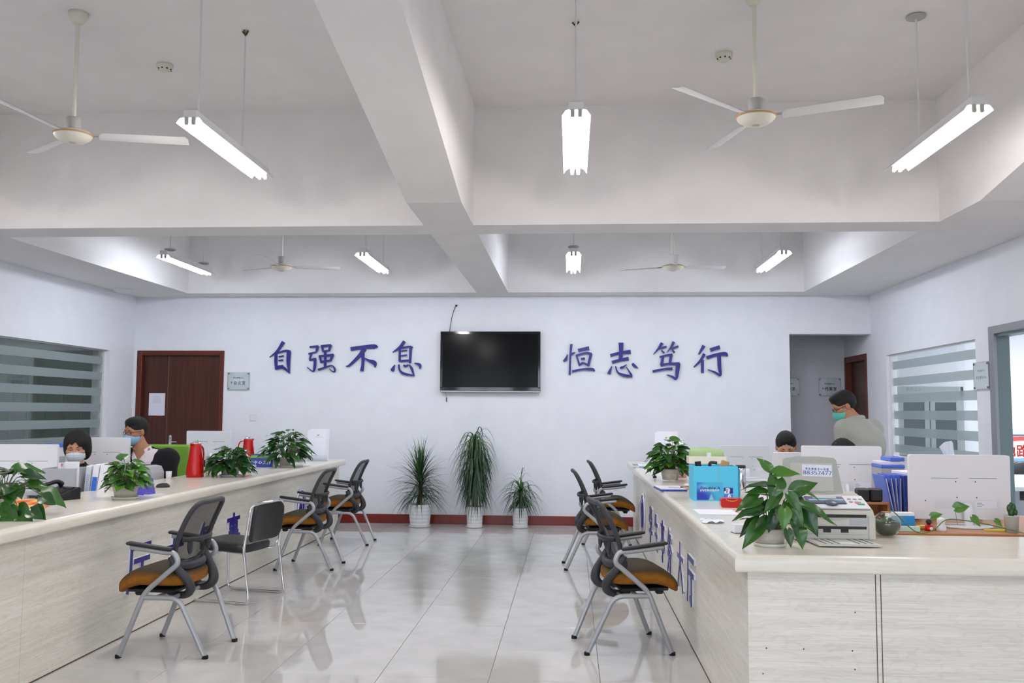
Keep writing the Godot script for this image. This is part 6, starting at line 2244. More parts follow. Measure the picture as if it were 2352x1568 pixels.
	for i in 12:
		b = Mb.new()
		b.box(Vector3(0.0 + 0.026 * (i % 3), 0.006, -0.015 + 0.021 * (i / 3)), Vector3(0.017, 0.006, 0.013), 0.002, Transform3D(slope, Vector3(0.01, 0.0535, 0)))
		obj("key", b, M.charcoal_frame, t)
	b = Mb.new()
	b.box(Vector3(0.03, 0.004, -0.05), Vector3(0.08, 0.006, 0.03), 0.002, Transform3D(slope, Vector3(0.01, 0.0535, 0)))
	obj("display", b, M.screen_glass, t)
	# grey file box with magazines
	t = thing("magazine_file", "grey cardboard magazine file in front of the woman in black", "file box", V(-3.69, 0.74, 6.45), 0.10)
	for q in [[Vector3(-0.115, 0.1375, 0), Vector3(0.004, 0.275, 0.22)], [Vector3(0.115, 0.1375, 0), Vector3(0.004, 0.275, 0.22)], [Vector3(0, 0.1375, 0.108), Vector3(0.23, 0.275, 0.004)], [Vector3(0, 0.1375, -0.108), Vector3(0.23, 0.275, 0.004)], [Vector3(0, 0.002, 0), Vector3(0.23, 0.004, 0.22)]]:
		carton(t, "wall", q[0], q[1], M.smoke_plastic, 0.001)
	for x in [-0.04, 0.035]:
		carton(t, "crease", Vector3(x, 0.1375, 0.1105), Vector3(0.002, 0.265, 0.001), M.grey_plastic, 0.0)
	for i in 3:
		var m := thing("magazine", ["white folder with a red mark standing in the grey magazine file", "clear wallet standing in the grey magazine file", "white paper pad standing in the grey magazine file"][i], "folder", V(-3.72 + 0.055 * i, 0.746, 6.45 - 0.01 * i), 0.1)
		carton(m, "cover", Vector3(0, 0.150 + 0.004 * i, -0.06 + 0.05 * i), Vector3(0.10, 0.30 + 0.008 * i, 0.014), [M.paper, M.clear_plastic, M.paper][i])
		if i == 0:
			carton(m, "red_mark", Vector3(-0.02, 0.285, -0.052), Vector3(0.014, 0.022, 0.001), M.red_plastic)
	im = Image.create(64, 128, false, Image.FORMAT_RGB8)
	im.fill(rgb(206, 208, 214))
	for y in range(24, 128):
		for x in range(10, 54):
			if (x + y) % 14 < 9 and (x - y + 280) % 14 < 9:
				im.set_pixel(x, y, rgb(124, 150, 206))
	var names := ["pale booklet with a blue lattice print leaning by the grey magazine file", "white booklet with a solid blue label leaning by the grey magazine file", "plain white booklet, outermost beside the grey magazine file"]
	for i in 3:
		var m := thing("booklet", names[i], "booklet", V(-3.535 + 0.050 * i, 0.74, 6.47 - 0.005 * i), 0.20)
		var lean := Transform3D(Basis(Vector3(0, 0, 1), -0.06 - 0.03 * i), Vector3.ZERO)
		b = Mb.new()
		b.box(Vector3(0, 0.145 + 0.004 * i, -0.05), Vector3(0.036 + 0.006 * i, 0.29 + 0.008 * i, 0.14), 0.002, lean)
		obj("block", b, M.paper, m)
		if i == 0:
			obj("spine_print", face(0.034, 0.27, lean * Transform3D(Basis.IDENTITY, Vector3(0, 0.145, 0.021))), picture("lattice", im), m)
		elif i == 1:
			obj("label_print", face(0.034, 0.13, lean * Transform3D(Basis.IDENTITY, Vector3(0.0, 0.145, 0.021))), mat("label_blue", rgb(36, 104, 206), 0.4), m)
	im = Image.create(128, 96, false, Image.FORMAT_RGB8)
	for y in 96:
		for x in 128:
			var f := sin(x * 0.07 + y * 0.11) + sin(x * 0.03 - y * 0.09)
			im.set_pixel(x, y, rgb(236, 158, 52).lerp(rgb(240, 214, 96), clampf(f, 0, 1)).lerp(rgb(214, 70, 40), clampf(-f * 0.8, 0, 1)))
	t = thing("leaflet", "orange and yellow leaflet lying under the trailing pothos", "paper", V(-3.281, TOP + 0.001, 5.372), 0.35)
	obj("sheet", face(0.21, 0.28, Transform3D(Basis(Vector3.RIGHT, -PI / 2 + 0.10), Vector3(0, 0.016, 0))), picture("orange_print", im), t)
	t = thing("small_carton", "turquoise carton at the left edge of the photo, under the trailing pothos", "box", V(-3.242, TOP, 4.720), 0.2)
	carton(t, "body", Vector3(0, 0.04, 0), Vector3(0.12, 0.08, 0.07), mat("turquoise", rgb(96, 190, 196), 0.5))
	cup("paper_cup", "small white paper cup on the left counter beside the green chair back", V(-3.473, TOP, 7.694), 0.026, 0.06, M.white_plastic)
	cup("blue_cup", "small blue cup on the desk right of the woman in black", V(-3.78, 0.74, 7.55), 0.03, 0.11, mat("sky_blue", rgb(60, 150, 210), 0.3))
	t = thing("file_stack", "blue and white file box on grey drawers left of the woman in black", "file box", V(-4.72, 0, 8.35))
	carton(t, "drawer_unit", Vector3(0, 0.5, 0), Vector3(0.45, 1.0, 0.4), M.smoke_plastic, 0.004)
	carton(t, "white_box", Vector3(0.02, 1.045, 0), Vector3(0.36, 0.09, 0.3), M.paper)
	carton(t, "blue_lid", Vector3(0.02, 1.105, 0), Vector3(0.38, 0.03, 0.32), M.blue_folder)


# ------------------------------------------------------------------ things on the right counter
func build_right_counter_things() -> void:
	# the open copy-paper carton with its print
	var t := thing("paper_carton", "open sky-blue copy-paper carton on the right counter", "box", V(0.978, TOP, 6.351), 0.02)
	var sky_ := mat("carton_blue", rgb(84, 200, 238), 0.45)
	var w := 0.292
	var h := 0.232
	var dp := 0.22
	for q in [[Vector3(0, h / 2, dp / 2), Vector3(w, h, 0.005)], [Vector3(0, h / 2, -dp / 2), Vector3(w, h, 0.005)], [Vector3(-w / 2, h / 2, 0), Vector3(0.005, h, dp)], [Vector3(w / 2, h / 2, 0), Vector3(0.005, h, dp)], [Vector3(0, 0.003, 0), Vector3(w, 0.006, dp)]]:
		carton(t, "panel", q[0], q[1], sky_, 0.0015)
	carton(t, "flap_gap", Vector3(0.012, h * 0.80, dp / 2 + 0.0026), Vector3(0.0022, h * 0.38, 0.0008), M.cardboard, 0.0)
	var im := Image.create(160, 104, false, Image.FORMAT_RGB8)
	for y in 104:
		for x in 160:
			var c := rgb(72, 182, 222)
			var k := clampf(1.1 - Vector2(x / 110.0, (100 - y) / 70.0).length(), 0, 1)
			c = c.lerp(rgb(38, 58, 178), clampf(k * 1.7, 0, 1))
			k = clampf(1.0 - Vector2((x - 8) / 50.0, (y - 10) / 34.0).length(), 0, 1)
			c = c.lerp(rgb(52, 92, 200), clampf(k * 1.2 * (0.6 + 0.4 * sin(x * 0.5 + y * 0.7)), 0, 1))
			var tri_ := (y - 66) * 0.42 - absf(x - 88)
			if tri_ > 0 and y > 66:
				c = c.lerp(rgb(176, 222, 240), 0.75)
			k = clampf(1.0 - Vector2((x - 40) / 46.0, (y - 24) / 20.0).length(), 0, 1)
			c = c.lerp(rgb(150, 210, 236), k * 0.6)
			im.set_pixel(x, y, c)
	obj("front_print", face(0.175, 0.118, Transform3D(Basis.IDENTITY, Vector3(-0.042, 0.066, dp / 2 + 0.0031))), picture("carton_print", im, 0.4), t)
	var ink := mat("ink_blue", rgb(34, 44, 150), 0.5)
	text("lettering", "Double A", 0.0165, ink, t, Vector3(-0.040, 0.086, dp / 2 + 0.0042), 0.2, "Droid Sans", 700, 1.35)
	text("lettering", "EVERYDAY", 0.0145, M.paper, t, Vector3(-0.044, 0.071, dp / 2 + 0.0042), 0.2, "Droid Sans", 700, 1.30)
	for k in 2:
		carton(t, "logo_field", Vector3(0.082, 0.070 - 0.044 * k, dp / 2 + 0.0033), Vector3(0.062, 0.038, 0.0008), ink if k == 0 else M.blue_folder, 0.0)
	text("lettering", "a", 0.046, M.paper, t, Vector3(0.076, 0.072, dp / 2 + 0.0046), 0.22, "Droid Sans", 700, 1.2)
	text("lettering", "A", 0.036, M.paper, t, Vector3(0.088, 0.026, dp / 2 + 0.0046), 0.0, "Droid Sans", 700, 1.1)
	# what is in and on it
	t = thing("wooden_block", "light brown cardboard roll sticking out of the blue carton", "cardboard", V(1.026, TOP + 0.006, 6.331), 0.0)
	var b := Mb.new()
	b.box(Vector3(0, 0, 0), Vector3(0.05, 0.26, 0.05), 0.006, Transform3D(Basis(Vector3(0, 0, 1), -0.28), Vector3(0, 0.135, 0)))
	b.box(Vector3(-0.05, 0.10, 0.03), Vector3(0.16, 0.20, 0.03), 0.004)
	obj("piece", b, M.cardboard, t)
	t = thing("tool_handle", "black handle sticking out of the blue carton on its left", "tool", V(0.892, TOP + 0.006, 6.389))
	b = Mb.new().soft(true)
	b.tube([Vector3(0.02, 0.0, 0), Vector3(-0.012, 0.25, 0)], [0.016, 0.022], 10)
	obj("grip", b, M.dark_plastic, t)
	t = thing("tool_handle", "dark angled handle sticking out of the blue carton in the middle", "tool", V(0.959, TOP + 0.006, 6.370))
	b = Mb.new().soft(true)
	b.tube(bent([Vector3(0, 0.0, 0), Vector3(0, 0.248, 0), Vector3(0.05, 0.242, 0)], 0.02), 0.011, 10)
	obj("grip", b, M.dark_plastic, t)
	t = thing("plastic_tray", "cream plastic tray on a small stand behind the blue carton", "tray", V(1.0, TOP, 6.80))
	b = Mb.new()
	for q in [[-0.09, -0.06], [0.09, -0.06], [-0.09, 0.06], [0.09, 0.06]]:
		b.span(Vector3(q[0] - 0.008, 0, q[1] - 0.008), Vector3(q[0] + 0.008, 0.22, q[1] + 0.008), 0.002)
	obj("stand", b, M.steel_lining, t)
	b = Mb.new()
	b.box(Vector3(0, 0.225, 0), Vector3(0.27, 0.01, 0.15), 0.003)
	for s in [-1, 1]:
		b.box(Vector3(0.133 * s, 0.25, 0), Vector3(0.006, 0.05, 0.15), 0.002)
		b.box(Vector3(0, 0.25, 0.073 * s), Vector3(0.27, 0.05, 0.005), 0.002)
	obj("tray", b, M.cream, t)
	t = thing("pouch", "pale green soft pouch with a small white patch, lying on the cream tray", "pouch", V(1.0, TOP + 0.232, 6.80))
	var pm := mat("pouch_green", rgb(176, 200, 148), 0.7)
	b = Mb.new().soft(true)
	var rows := []
	for i in 15:
		var u := PI * i / 14.0
		var row := []
		for k in 29:
			var a := TAU * k / 28.0
			var e := pow(maxf(sin(u), 0.0), 0.4)
			row.append(Vector3(-signf(cos(u)) * pow(absf(cos(u)), 0.6) * 0.125, 0.052 + (signf(sin(a)) * pow(absf(sin(a)), 0.6) * 0.052 + 0.003 * sin(u * 9.0)) * e * (1.0 + 0.12 * sin(u * 2)), signf(cos(a)) * pow(absf(cos(a)), 0.7) * 0.06 * e))
		row.reverse()
		rows.append(row)
	b.sheet(rows)
	obj("body", b, pm, t)
	carton(t, "patch", Vector3(0.01, 0.055, 0.061), Vector3(0.03, 0.03, 0.002), M.paper, 0.0)
	b = Mb.new().soft(true)
	b.tube(curve([Vector3(-0.12, 0.06, 0.02), Vector3(-0.06, 0.085, 0.045), Vector3(0.05, 0.085, 0.045), Vector3(0.12, 0.06, 0.02)], 6), 0.003, 6)
	obj("zip", b, M.cream, t)
	t = thing("steel_flask", "slim steel flask right of the blue carton", "flask", V(1.166, TOP, 6.351))
	b = Mb.new().soft(true)
	b.lathe([Vector2(0, 0), Vector2(0.033, 0), Vector2(0.035, 0.004), Vector2(0.035, 0.21), Vector2(0.032, 0.218), Vector2(0, 0.218)], 28)
	obj("body", b, M.chrome, t)
	b = Mb.new().soft(true)
	b.lathe([Vector2(0, 0.216), Vector2(0.034, 0.216), Vector2(0.034, 0.232), Vector2(0.03, 0.236), Vector2(0, 0.236)], 28)
	obj("cap", b, M.dark_plastic, t)
	# small red carton with a yellow arc
	t = thing("red_carton", "small red carton with a yellow arc in front of the blue carton", "box", V(1.012, TOP, 5.852), -0.05)
	b = Mb.new()
	b.prism(PackedVector2Array([Vector2(-0.06, 0), Vector2(0.06, 0), Vector2(0.068, 0.015), Vector2(0.066, 0.048), Vector2(0.058, 0.058), Vector2(-0.058, 0.058), Vector2(-0.066, 0.048), Vector2(-0.068, 0.015)]), 0.09, Transform3D(Basis.IDENTITY, Vector3(0, 0, 0.045)))
	obj("body", b, M.red_plastic, t)
	var arc := []
	for k in 11:
		var a := PI + PI * k / 10.0
		arc.append(Vector3(0.0 + 0.036 * cos(a), 0.056 + 0.015 * sin(a), 0.046))
	b = Mb.new().soft(true)
	b.tube(arc, [0.001, 0.002, 0.0028, 0.0032, 0.0036, 0.0038, 0.0036, 0.0032, 0.0028, 0.002, 0.001], 6, false, 0.5)
	obj("arc", b, M.yellow, t)
	# papers, clipboard
	t = thing("paper_sheet", "blank white sheet on the right counter in front of the cartons", "paper", V(0.868, TOP + 0.001, 5.540), 0.0)
	obj("sheet", face(0.235, 0.29, Transform3D(Basis(Vector3.RIGHT, -PI / 2), Vector3.ZERO)), M.paper, t)
	t = thing("tissue", "crumpled white tissue by the big pothos on the right counter", "tissue", V(0.767, TOP, 5.008))
	b = Mb.new()
	rows = []
	var rr := RandomNumberGenerator.new()
	rr.seed = 3
	for i in 6:
		var row := []
		for k in 8:
			row.append(Vector3(-0.06 + 0.017 * k + rr.randf_range(-0.006, 0.006), 0.002 + rr.randf_range(0.0, 0.018), -0.06 + 0.022 * i + rr.randf_range(-0.008, 0.008)))
		rows.append(row)
	b.soft(true).sheet(rows)
	obj("sheet", b, M.paper, t)
	t = thing("clipboard", "dark clipboard with white paper and a pen, near the edge of the right counter", "clipboard", V(0.767, TOP, 7.118), 0.08)
	carton(t, "board", Vector3(0, 0.006, 0), Vector3(0.20, 0.012, 0.32), M.blue_dark, 0.002)
	b = Mb.new()
	b.box(Vector3(0, 0.0155, 0.0), Vector3(0.192, 0.006, 0.31), 0.001)
	obj("paper_pad", b, M.paper, t)
	t = thing("pen", "white pen with a black tip lying on the clipboard", "pen", V(0.796, TOP + 0.0235, 7.060), 0.25)
	b = Mb.new().soft(true)
	b.tube([Vector3(-0.05, 0, 0), Vector3(0.045, 0, 0)], 0.005, 8)
	obj("barrel", b, M.white_plastic, t)
	b = Mb.new().soft(true)
	b.tube([Vector3(0.045, 0, 0), Vector3(0.072, 0, 0)], [0.005, 0.003], 8)
	obj("tip", b, M.black, t)
	t = thing("envelope", "tan paper envelope between clipboard and blue carton", "envelope", V(0.945, TOP, 7.214), 0.3)
	carton(t, "sleeve", Vector3(0, 0.006, 0), Vector3(0.20, 0.012, 0.16), M.cardboard, 0.003)
	t = thing("eraser", "small rounded white lump on the tan envelope", "eraser", V(0.916, TOP + 0.012, 7.243))
	b = Mb.new().soft(true)
	b.ball(Vector3(0, 0.013, 0), Vector3(0.03, 0.014, 0.02))
	obj("body", b, M.white_plastic, t)
	t = thing("tablet_pad", "flat white pad with a green edge on the far end of the right counter", "notepad", V(0.796, TOP, 10.025), 0.0)
	carton(t, "pad", Vector3(0, 0.012, 0), Vector3(0.24, 0.022, 0.2), M.paper, 0.003)
	carton(t, "green_edge", Vector3(-0.09, 0.0245, 0.0), Vector3(0.055, 0.004, 0.2), M.leaf_2, 0.001)
	carton(t, "blue_edge", Vector3(0.03, 0.006, 0.101), Vector3(0.17, 0.008, 0.002), M.blue_folder, 0.0)
	t = thing("card_reader", "white wedge-shaped card reader left of the far pothos", "card reader", V(0.892, TOP, 10.408), 0.3)
	b = Mb.new()
	b.prism(PackedVector2Array([Vector2(-0.07, 0), Vector2(0.07, 0), Vector2(0.065, 0.11), Vector2(0.04, 0.11), Vector2(-0.07, 0.02)]), 0.09, Transform3D(Basis.IDENTITY, Vector3(0, 0, 0.045)))
	obj("body", b, M.white_plastic, t)
	b = Mb.new()
	b.box(Vector3.ZERO, Vector3(0.10, 0.004, 0.07), 0.001, Transform3D(Basis(Vector3(0, 0, 1), 0.69), Vector3(-0.018, 0.068, 0)))
	obj("display", b, M.grey_plastic, t)
	t = thing("pink_organizer", "pink plastic holder behind the far pothos", "holder", V(1.017, TOP, 8.490), 0.2)
	b = Mb.new().soft(true)
	b.lathe([Vector2(0, 0), Vector2(0.05, 0), Vector2(0.055, 0.01), Vector2(0.065, 0.11), Vector2(0.06, 0.11), Vector2(0.05, 0.015), Vector2(0, 0.012)], 6)
	obj("body", b, mat("pink", rgb(224, 160, 158), 0.4), t)
	t = thing("orange_box", "small orange-red box just left of the blue carton", "box", V(1.017, TOP, 7.722), 0.1)
	carton(t, "body", Vector3(0, 0.055, 0), Vector3(0.045, 0.11, 0.03), M.orange_red)
	t = thing("ink_pad", "little black stamp at the foot of the far pothos", "stamp", V(0.767, TOP, 8.394))
	b = Mb.new().soft(true)
	b.lathe([Vector2(0, 0), Vector2(0.018, 0), Vector2(0.018, 0.014), Vector2(0.007, 0.02), Vector2(0.006, 0.04), Vector2(0.010, 0.055), Vector2(0, 0.06)], 16)
	obj("body", b, M.black, t)
	t = thing("sticker_roll", "small white carton behind the big marbled pot", "box", V(0.837, TOP, 4.605), 0.2)
	carton(t, "body", Vector3(0, 0.022, 0), Vector3(0.07, 0.04, 0.05), M.paper)
	carton(t, "base_line", Vector3(0, 0.001, 0), Vector3(0.074, 0.004, 0.054), M.charcoal_frame)
	build_fax()
	# round glass bowl with water plants, and its vine over the desk edge
	t = thing("glass_bowl", "round glass bowl of green water plants beside the fax machine", "bowl", V(1.533, TOP, 4.561))
	mat("bowl_glass", Color(0.9, 0.95, 0.93, 0.03), 0.03).transparency = BaseMaterial3D.TRANSPARENCY_ALPHA
	b = Mb.new().soft(true)
	var prof := []
	for k in 15:
		var a := lerpf(-1.15, 1.12, k / 14.0)
		prof.append(Vector2(0.0655 * cos(a), 0.057 + 0.057 * sin(a) * 1.07))
	prof[0] = Vector2(0.026, 0.001)
	b.lathe([Vector2(0, 0.001)] + prof + [Vector2(0.031, 0.113), Vector2(0.027, 0.112)], 40)
	obj("glass", b, M.bowl_glass, t)
	b = Mb.new().soft(true)
	var wp := []
	for k in 10:
		var a := lerpf(-1.12, 0.22, k / 9.0)
		wp.append(Vector2(0.0628 * cos(a), 0.057 + 0.057 * sin(a) * 1.04))
	b.lathe([Vector2(0, 0.004)] + wp + [Vector2(0, wp[9].y)], 36)
	obj("murky_water", b, mat("moss", rgb(46, 56, 28), 0.25), t)
	rr.seed = 9
	for k in 14:
		var a := rr.randf() * TAU
		var q := 0.048 * sqrt(rr.randf())
		leaves_at(t, Vector3(q * cos(a), 0.068 + 0.012 * rr.randf(), q * sin(a)), Vector3(cos(a + 1), 0.5, sin(a + 1)), Vector3(0.2, 1, 0.6), 0.022, leaf_set, k, k % 4)
	b = Mb.new().soft(true)
	b.lathe([Vector2(0.0, 0.113), Vector2(0.022, 0.113), Vector2(0.024, 0.117), Vector2(0.0, 0.118)], 20)
	obj("cork_disc", b, M.cardboard, t)
	t = thing("vine", "single pothos vine trailing from the glass bowl along the wooden desk edge", "vine", V(1.535, TOP, 4.585))
	var path := curve([Vector3(-0.02, 0.10, 0.0), Vector3(0.03, 0.118, -0.01), Vector3(0.07, 0.095, -0.03), Vector3(0.13, 0.04, -0.06), Vector3(0.18, 0.008, -0.05), Vector3(0.25, 0.02, -0.06), Vector3(0.33, 0.068, -0.10), Vector3(0.42, 0.066, -0.10), Vector3(0.52, 0.05, -0.10), Vector3(0.62, 0.028, -0.08), Vector3(0.70, 0.008, -0.03)], 5)
	b = Mb.new().soft(true)
	b.tube(path, 0.0026, 6)
	obj("stem", b, M.stem, t)
	for q in [[0.25, 0.085, -0.08, 0.06, 0.02, 0.055], [0.37, 0.125, -0.09, 0.08, 0.02, 0.07], [0.45, 0.085, -0.09, 0.04, -0.05, 0.06], [0.56, 0.07, -0.09, 0.04, -0.03, 0.045], [0.70, 0.03, -0.04, 0.04, 0.02, 0.05], [0.74, 0.03, -0.04, -0.04, 0.015, 0.06]]:
		leaves_at(t, Vector3(q[0], q[1], q[2]), Vector3(q[3], q[4], 0.02), Vector3(0.1, 0.6, 1), q[5], leaf_set, int(q[0] * 100), 2)
		b = Mb.new().soft(true)
		b.tube([Vector3(q[0], q[1], q[2]), Vector3(q[0] + 0.01, 0.045, -0.09)], 0.0012, 5)
		obj("leaf_stalk", b, M.stem, t)


func build_fax() -> void:
	var t := thing("fax_machine", "pale grey fax machine with an upright paper lid beside the big pothos", "fax machine", V(1.223, TOP, 4.528), 0.0)
	# front at +z; the body is 0.37 wide
	var side := PackedVector2Array([Vector2(-0.17, 0.008), Vector2(0.19, 0.008), Vector2(0.19, 0.125), Vector2(0.175, 0.142), Vector2(0.02, 0.19), Vector2(-0.12, 0.205), Vector2(-0.17, 0.17)])
	var along := Transform3D(Basis(Vector3(0, 0, 1), Vector3(0, 1, 0), Vector3(-1, 0, 0)), Vector3(-0.18, 0, 0))
	var b := Mb.new()
	b.prism(side, 0.36, along)
	obj("body", b, M.fax_grey, t)
	for s in [-1, 1]:
		b = Mb.new()
		b.box(Vector3(0.168 * s, 0.066, 0.185), Vector3(0.036, 0.116, 0.02), 0.006)
		obj("front_cheek", b, M.fax_grey, t)
	for q in [[0.118, 0.014], [0.064, 0.012]]:
		b = Mb.new()
		b.box(Vector3(0, q[0], 0.1905), Vector3(0.29, q[1], 0.002))
		obj("paper_slot", b, M.black, t)
	for x in [-0.035, 0.045]:
		b = Mb.new()
		b.box(Vector3(x, 0.052, 0.1905), Vector3(0.035, 0.02, 0.003), 0.001)
		obj("paper_stop", b, M.black, t)
	b = Mb.new()
	b.box(Vector3(0, 0.09, 0.192), Vector3(0.296, 0.038, 0.006), 0.002)
	var door := obj("front_door", b, M.fax_grey, t)
	b = Mb.new().soft(true)
	b.ball(Vector3(0.0, 0.104, 0.194), Vector3(0.062, 0.006, 0.004), 16, 8)
	obj("finger_grip", b, M.grey_plastic, door)
	b = Mb.new()
	b.span(Vector3(0.066, 0.076, 0.1952), Vector3(0.150, 0.106, 0.1956))
	obj("printed_panel", b, M.smoke_plastic, door)
	b = Mb.new()
	b.box(Vector3(0, 0.024, 0.195), Vector3(0.30, 0.022, 0.012), 0.003)
	obj("lower_rail", b, M.fax_grey, t)
	# the sloping control panel
	var slope := Transform3D(Basis(Vector3.RIGHT, 0.30), Vector3(0, 0.168, 0.098))
	b = Mb.new()
	b.box(Vector3(0, 0.004, 0), Vector3(0.35, 0.008, 0.15), 0.003, slope)
	var panel := obj("control_panel", b, M.white_acrylic, t)
	b = Mb.new()
	b.box(Vector3(-0.015, 0.010, -0.01), Vector3(0.185, 0.008, 0.085), 0.004, slope)
	obj("display_surround", b, M.charcoal_blue, panel)
	b = Mb.new()
	b.box(Vector3(-0.012, 0.0145, -0.034), Vector3(0.11, 0.003, 0.026), 0.001, slope)
	obj("display", b, M.lcd, panel)
	b = Mb.new()
	b.box(Vector3(-0.012, 0.0145, -0.004), Vector3(0.16, 0.003, 0.014), 0.001, slope)
	obj("button_row", b, M.pale_blue, panel)
	b = Mb.new().soft(true)
	b.lathe([Vector2(0, 0.010), Vector2(0.029, 0.010), Vector2(0.029, 0.017), Vector2(0.024, 0.020), Vector2(0, 0.020)], 28, slope * Transform3D(Basis.IDENTITY, Vector3(0.005, 0, 0.028)))
	obj("dial", b, M.charcoal_blue, panel)
	for i in 9:
		b = Mb.new()
		b.box(Vector3(-0.16 + 0.018 * (i % 3), 0.010, -0.03 + 0.022 * (i / 3)), Vector3(0.012, 0.005, 0.012), 0.002, slope)
		obj("key", b, M.grey_plastic, panel)
	for i in 5:
		b = Mb.new()
		b.box(Vector3(0.102 + 0.026 * (i % 3), 0.010, -0.028 + 0.032 * (i / 3)), Vector3(0.017, 0.005, 0.011), 0.002, slope)
		obj("key", b, M.grey_plastic, panel)
	b = Mb.new()
	b.box(Vector3(0.132, 0.010, 0.014), Vector3(0.030, 0.006, 0.014), 0.003, slope)
	obj("stop_key", b, mat("coral", rgb(226, 142, 122), 0.4), panel)
	b = Mb.new()
	b.box(Vector3(0.140, 0.010, 0.034), Vector3(0.034, 0.006, 0.015), 0.003, slope)
	obj("start_key", b, mat("teal", rgb(86, 176, 160), 0.4), panel)
	# the raised document lid with the number on a label
	var up := Transform3D(Basis(Vector3.RIGHT, -0.20), Vector3(-0.03, 0.198, -0.075))
	b = Mb.new()
	var lid := PackedVector2Array([Vector2(-0.145, 0), Vector2(0.150, 0), Vector2(0.128, 0.165), Vector2(0.118, 0.176), Vector2(0.04, 0.183), Vector2(-0.06, 0.183), Vector2(-0.125, 0.174), Vector2(-0.133, 0.165)])
	b.prism(lid, 0.008, up)
	var ld := obj("document_lid", b, M.fax_lid, t)
	b = Mb.new()
	b.span(Vector3(-0.10, 0.012, 0.0005), Vector3(0.105, 0.150, 0.003))
	var pan := obj("lid_recess", b, M.fax_grey, ld)
	pan.transform = up
	var im := Image.create(192, 76, false, Image.FORMAT_RGB8)
	im.fill(rgb(238, 240, 250))
	var word := ["学", "生", "事", "务", "中", "心", "传", "真"]
	for i in 8:
		stamp(im, word[i], 20 + i * 19.5, 20, 16, 2, rgb(74, 92, 156))
	line(im, Vector2(28, 9), Vector2(42, 9), 2, rgb(196, 200, 214))
	line(im, Vector2(54, 9), Vector2(78, 9), 2, rgb(196, 200, 214))
	obj("number_label", face(0.145, 0.058, up * Transform3D(Basis(Vector3(0, 0, 1), -0.03), Vector3(0.03, 0.112, 0.0035))), picture("number_print", im), ld)
	var n := text("lettering", "88357477", 0.0185, M.ink_blue, ld, Vector3.ZERO, 0.0, "Droid Sans", 400, 1.25)
	n.transform = up * Transform3D(Basis(Vector3(0, 0, 1), -0.03), Vector3(0.0305, 0.1005, 0.0046)) * Transform3D(Basis.from_scale(Vector3(1.25, 1, 1)), Vector3.ZERO)
	# the output tray lying on the counter
	t = thing("paper_tray", "ribbed grey paper tray lying in front of the fax machine", "tray", V(1.223, TOP, 4.240), 0.0)
	b = Mb.new()
	b.prism(PackedVector2Array([Vector2(-0.135, -0.095), Vector2(0.135, -0.095), Vector2(0.150, 0.095), Vector2(-0.125, 0.095)]), 0.008, Transform3D(Basis(Vector3(1, 0, 0), Vector3(0, 0, 1), Vector3(0, 1, 0)), Vector3(0, 0.014, 0)))
	obj("plate", b, M.fax_grey, t)
	for x in [-0.095, -0.065, -0.035, 0.055, 0.085, 0.115]:
		b = Mb.new()
		b.box(Vector3(x, 0.0148, -0.005), Vector3(0.0022, 0.0018, 0.15), 0.0, Transform3D(Basis(Vector3.UP, 0.08), Vector3.ZERO))
		obj("rib", b, M.charcoal_frame, t)
	carton(t, "light_patch", Vector3(0.01, 0.0148, 0.045), Vector3(0.06, 0.0016, 0.05), M.white_plastic, 0.0)
	carton(t, "foot", Vector3(0.0, 0.003, -0.06), Vector3(0.2, 0.006, 0.03), M.charcoal_frame, 0.0)


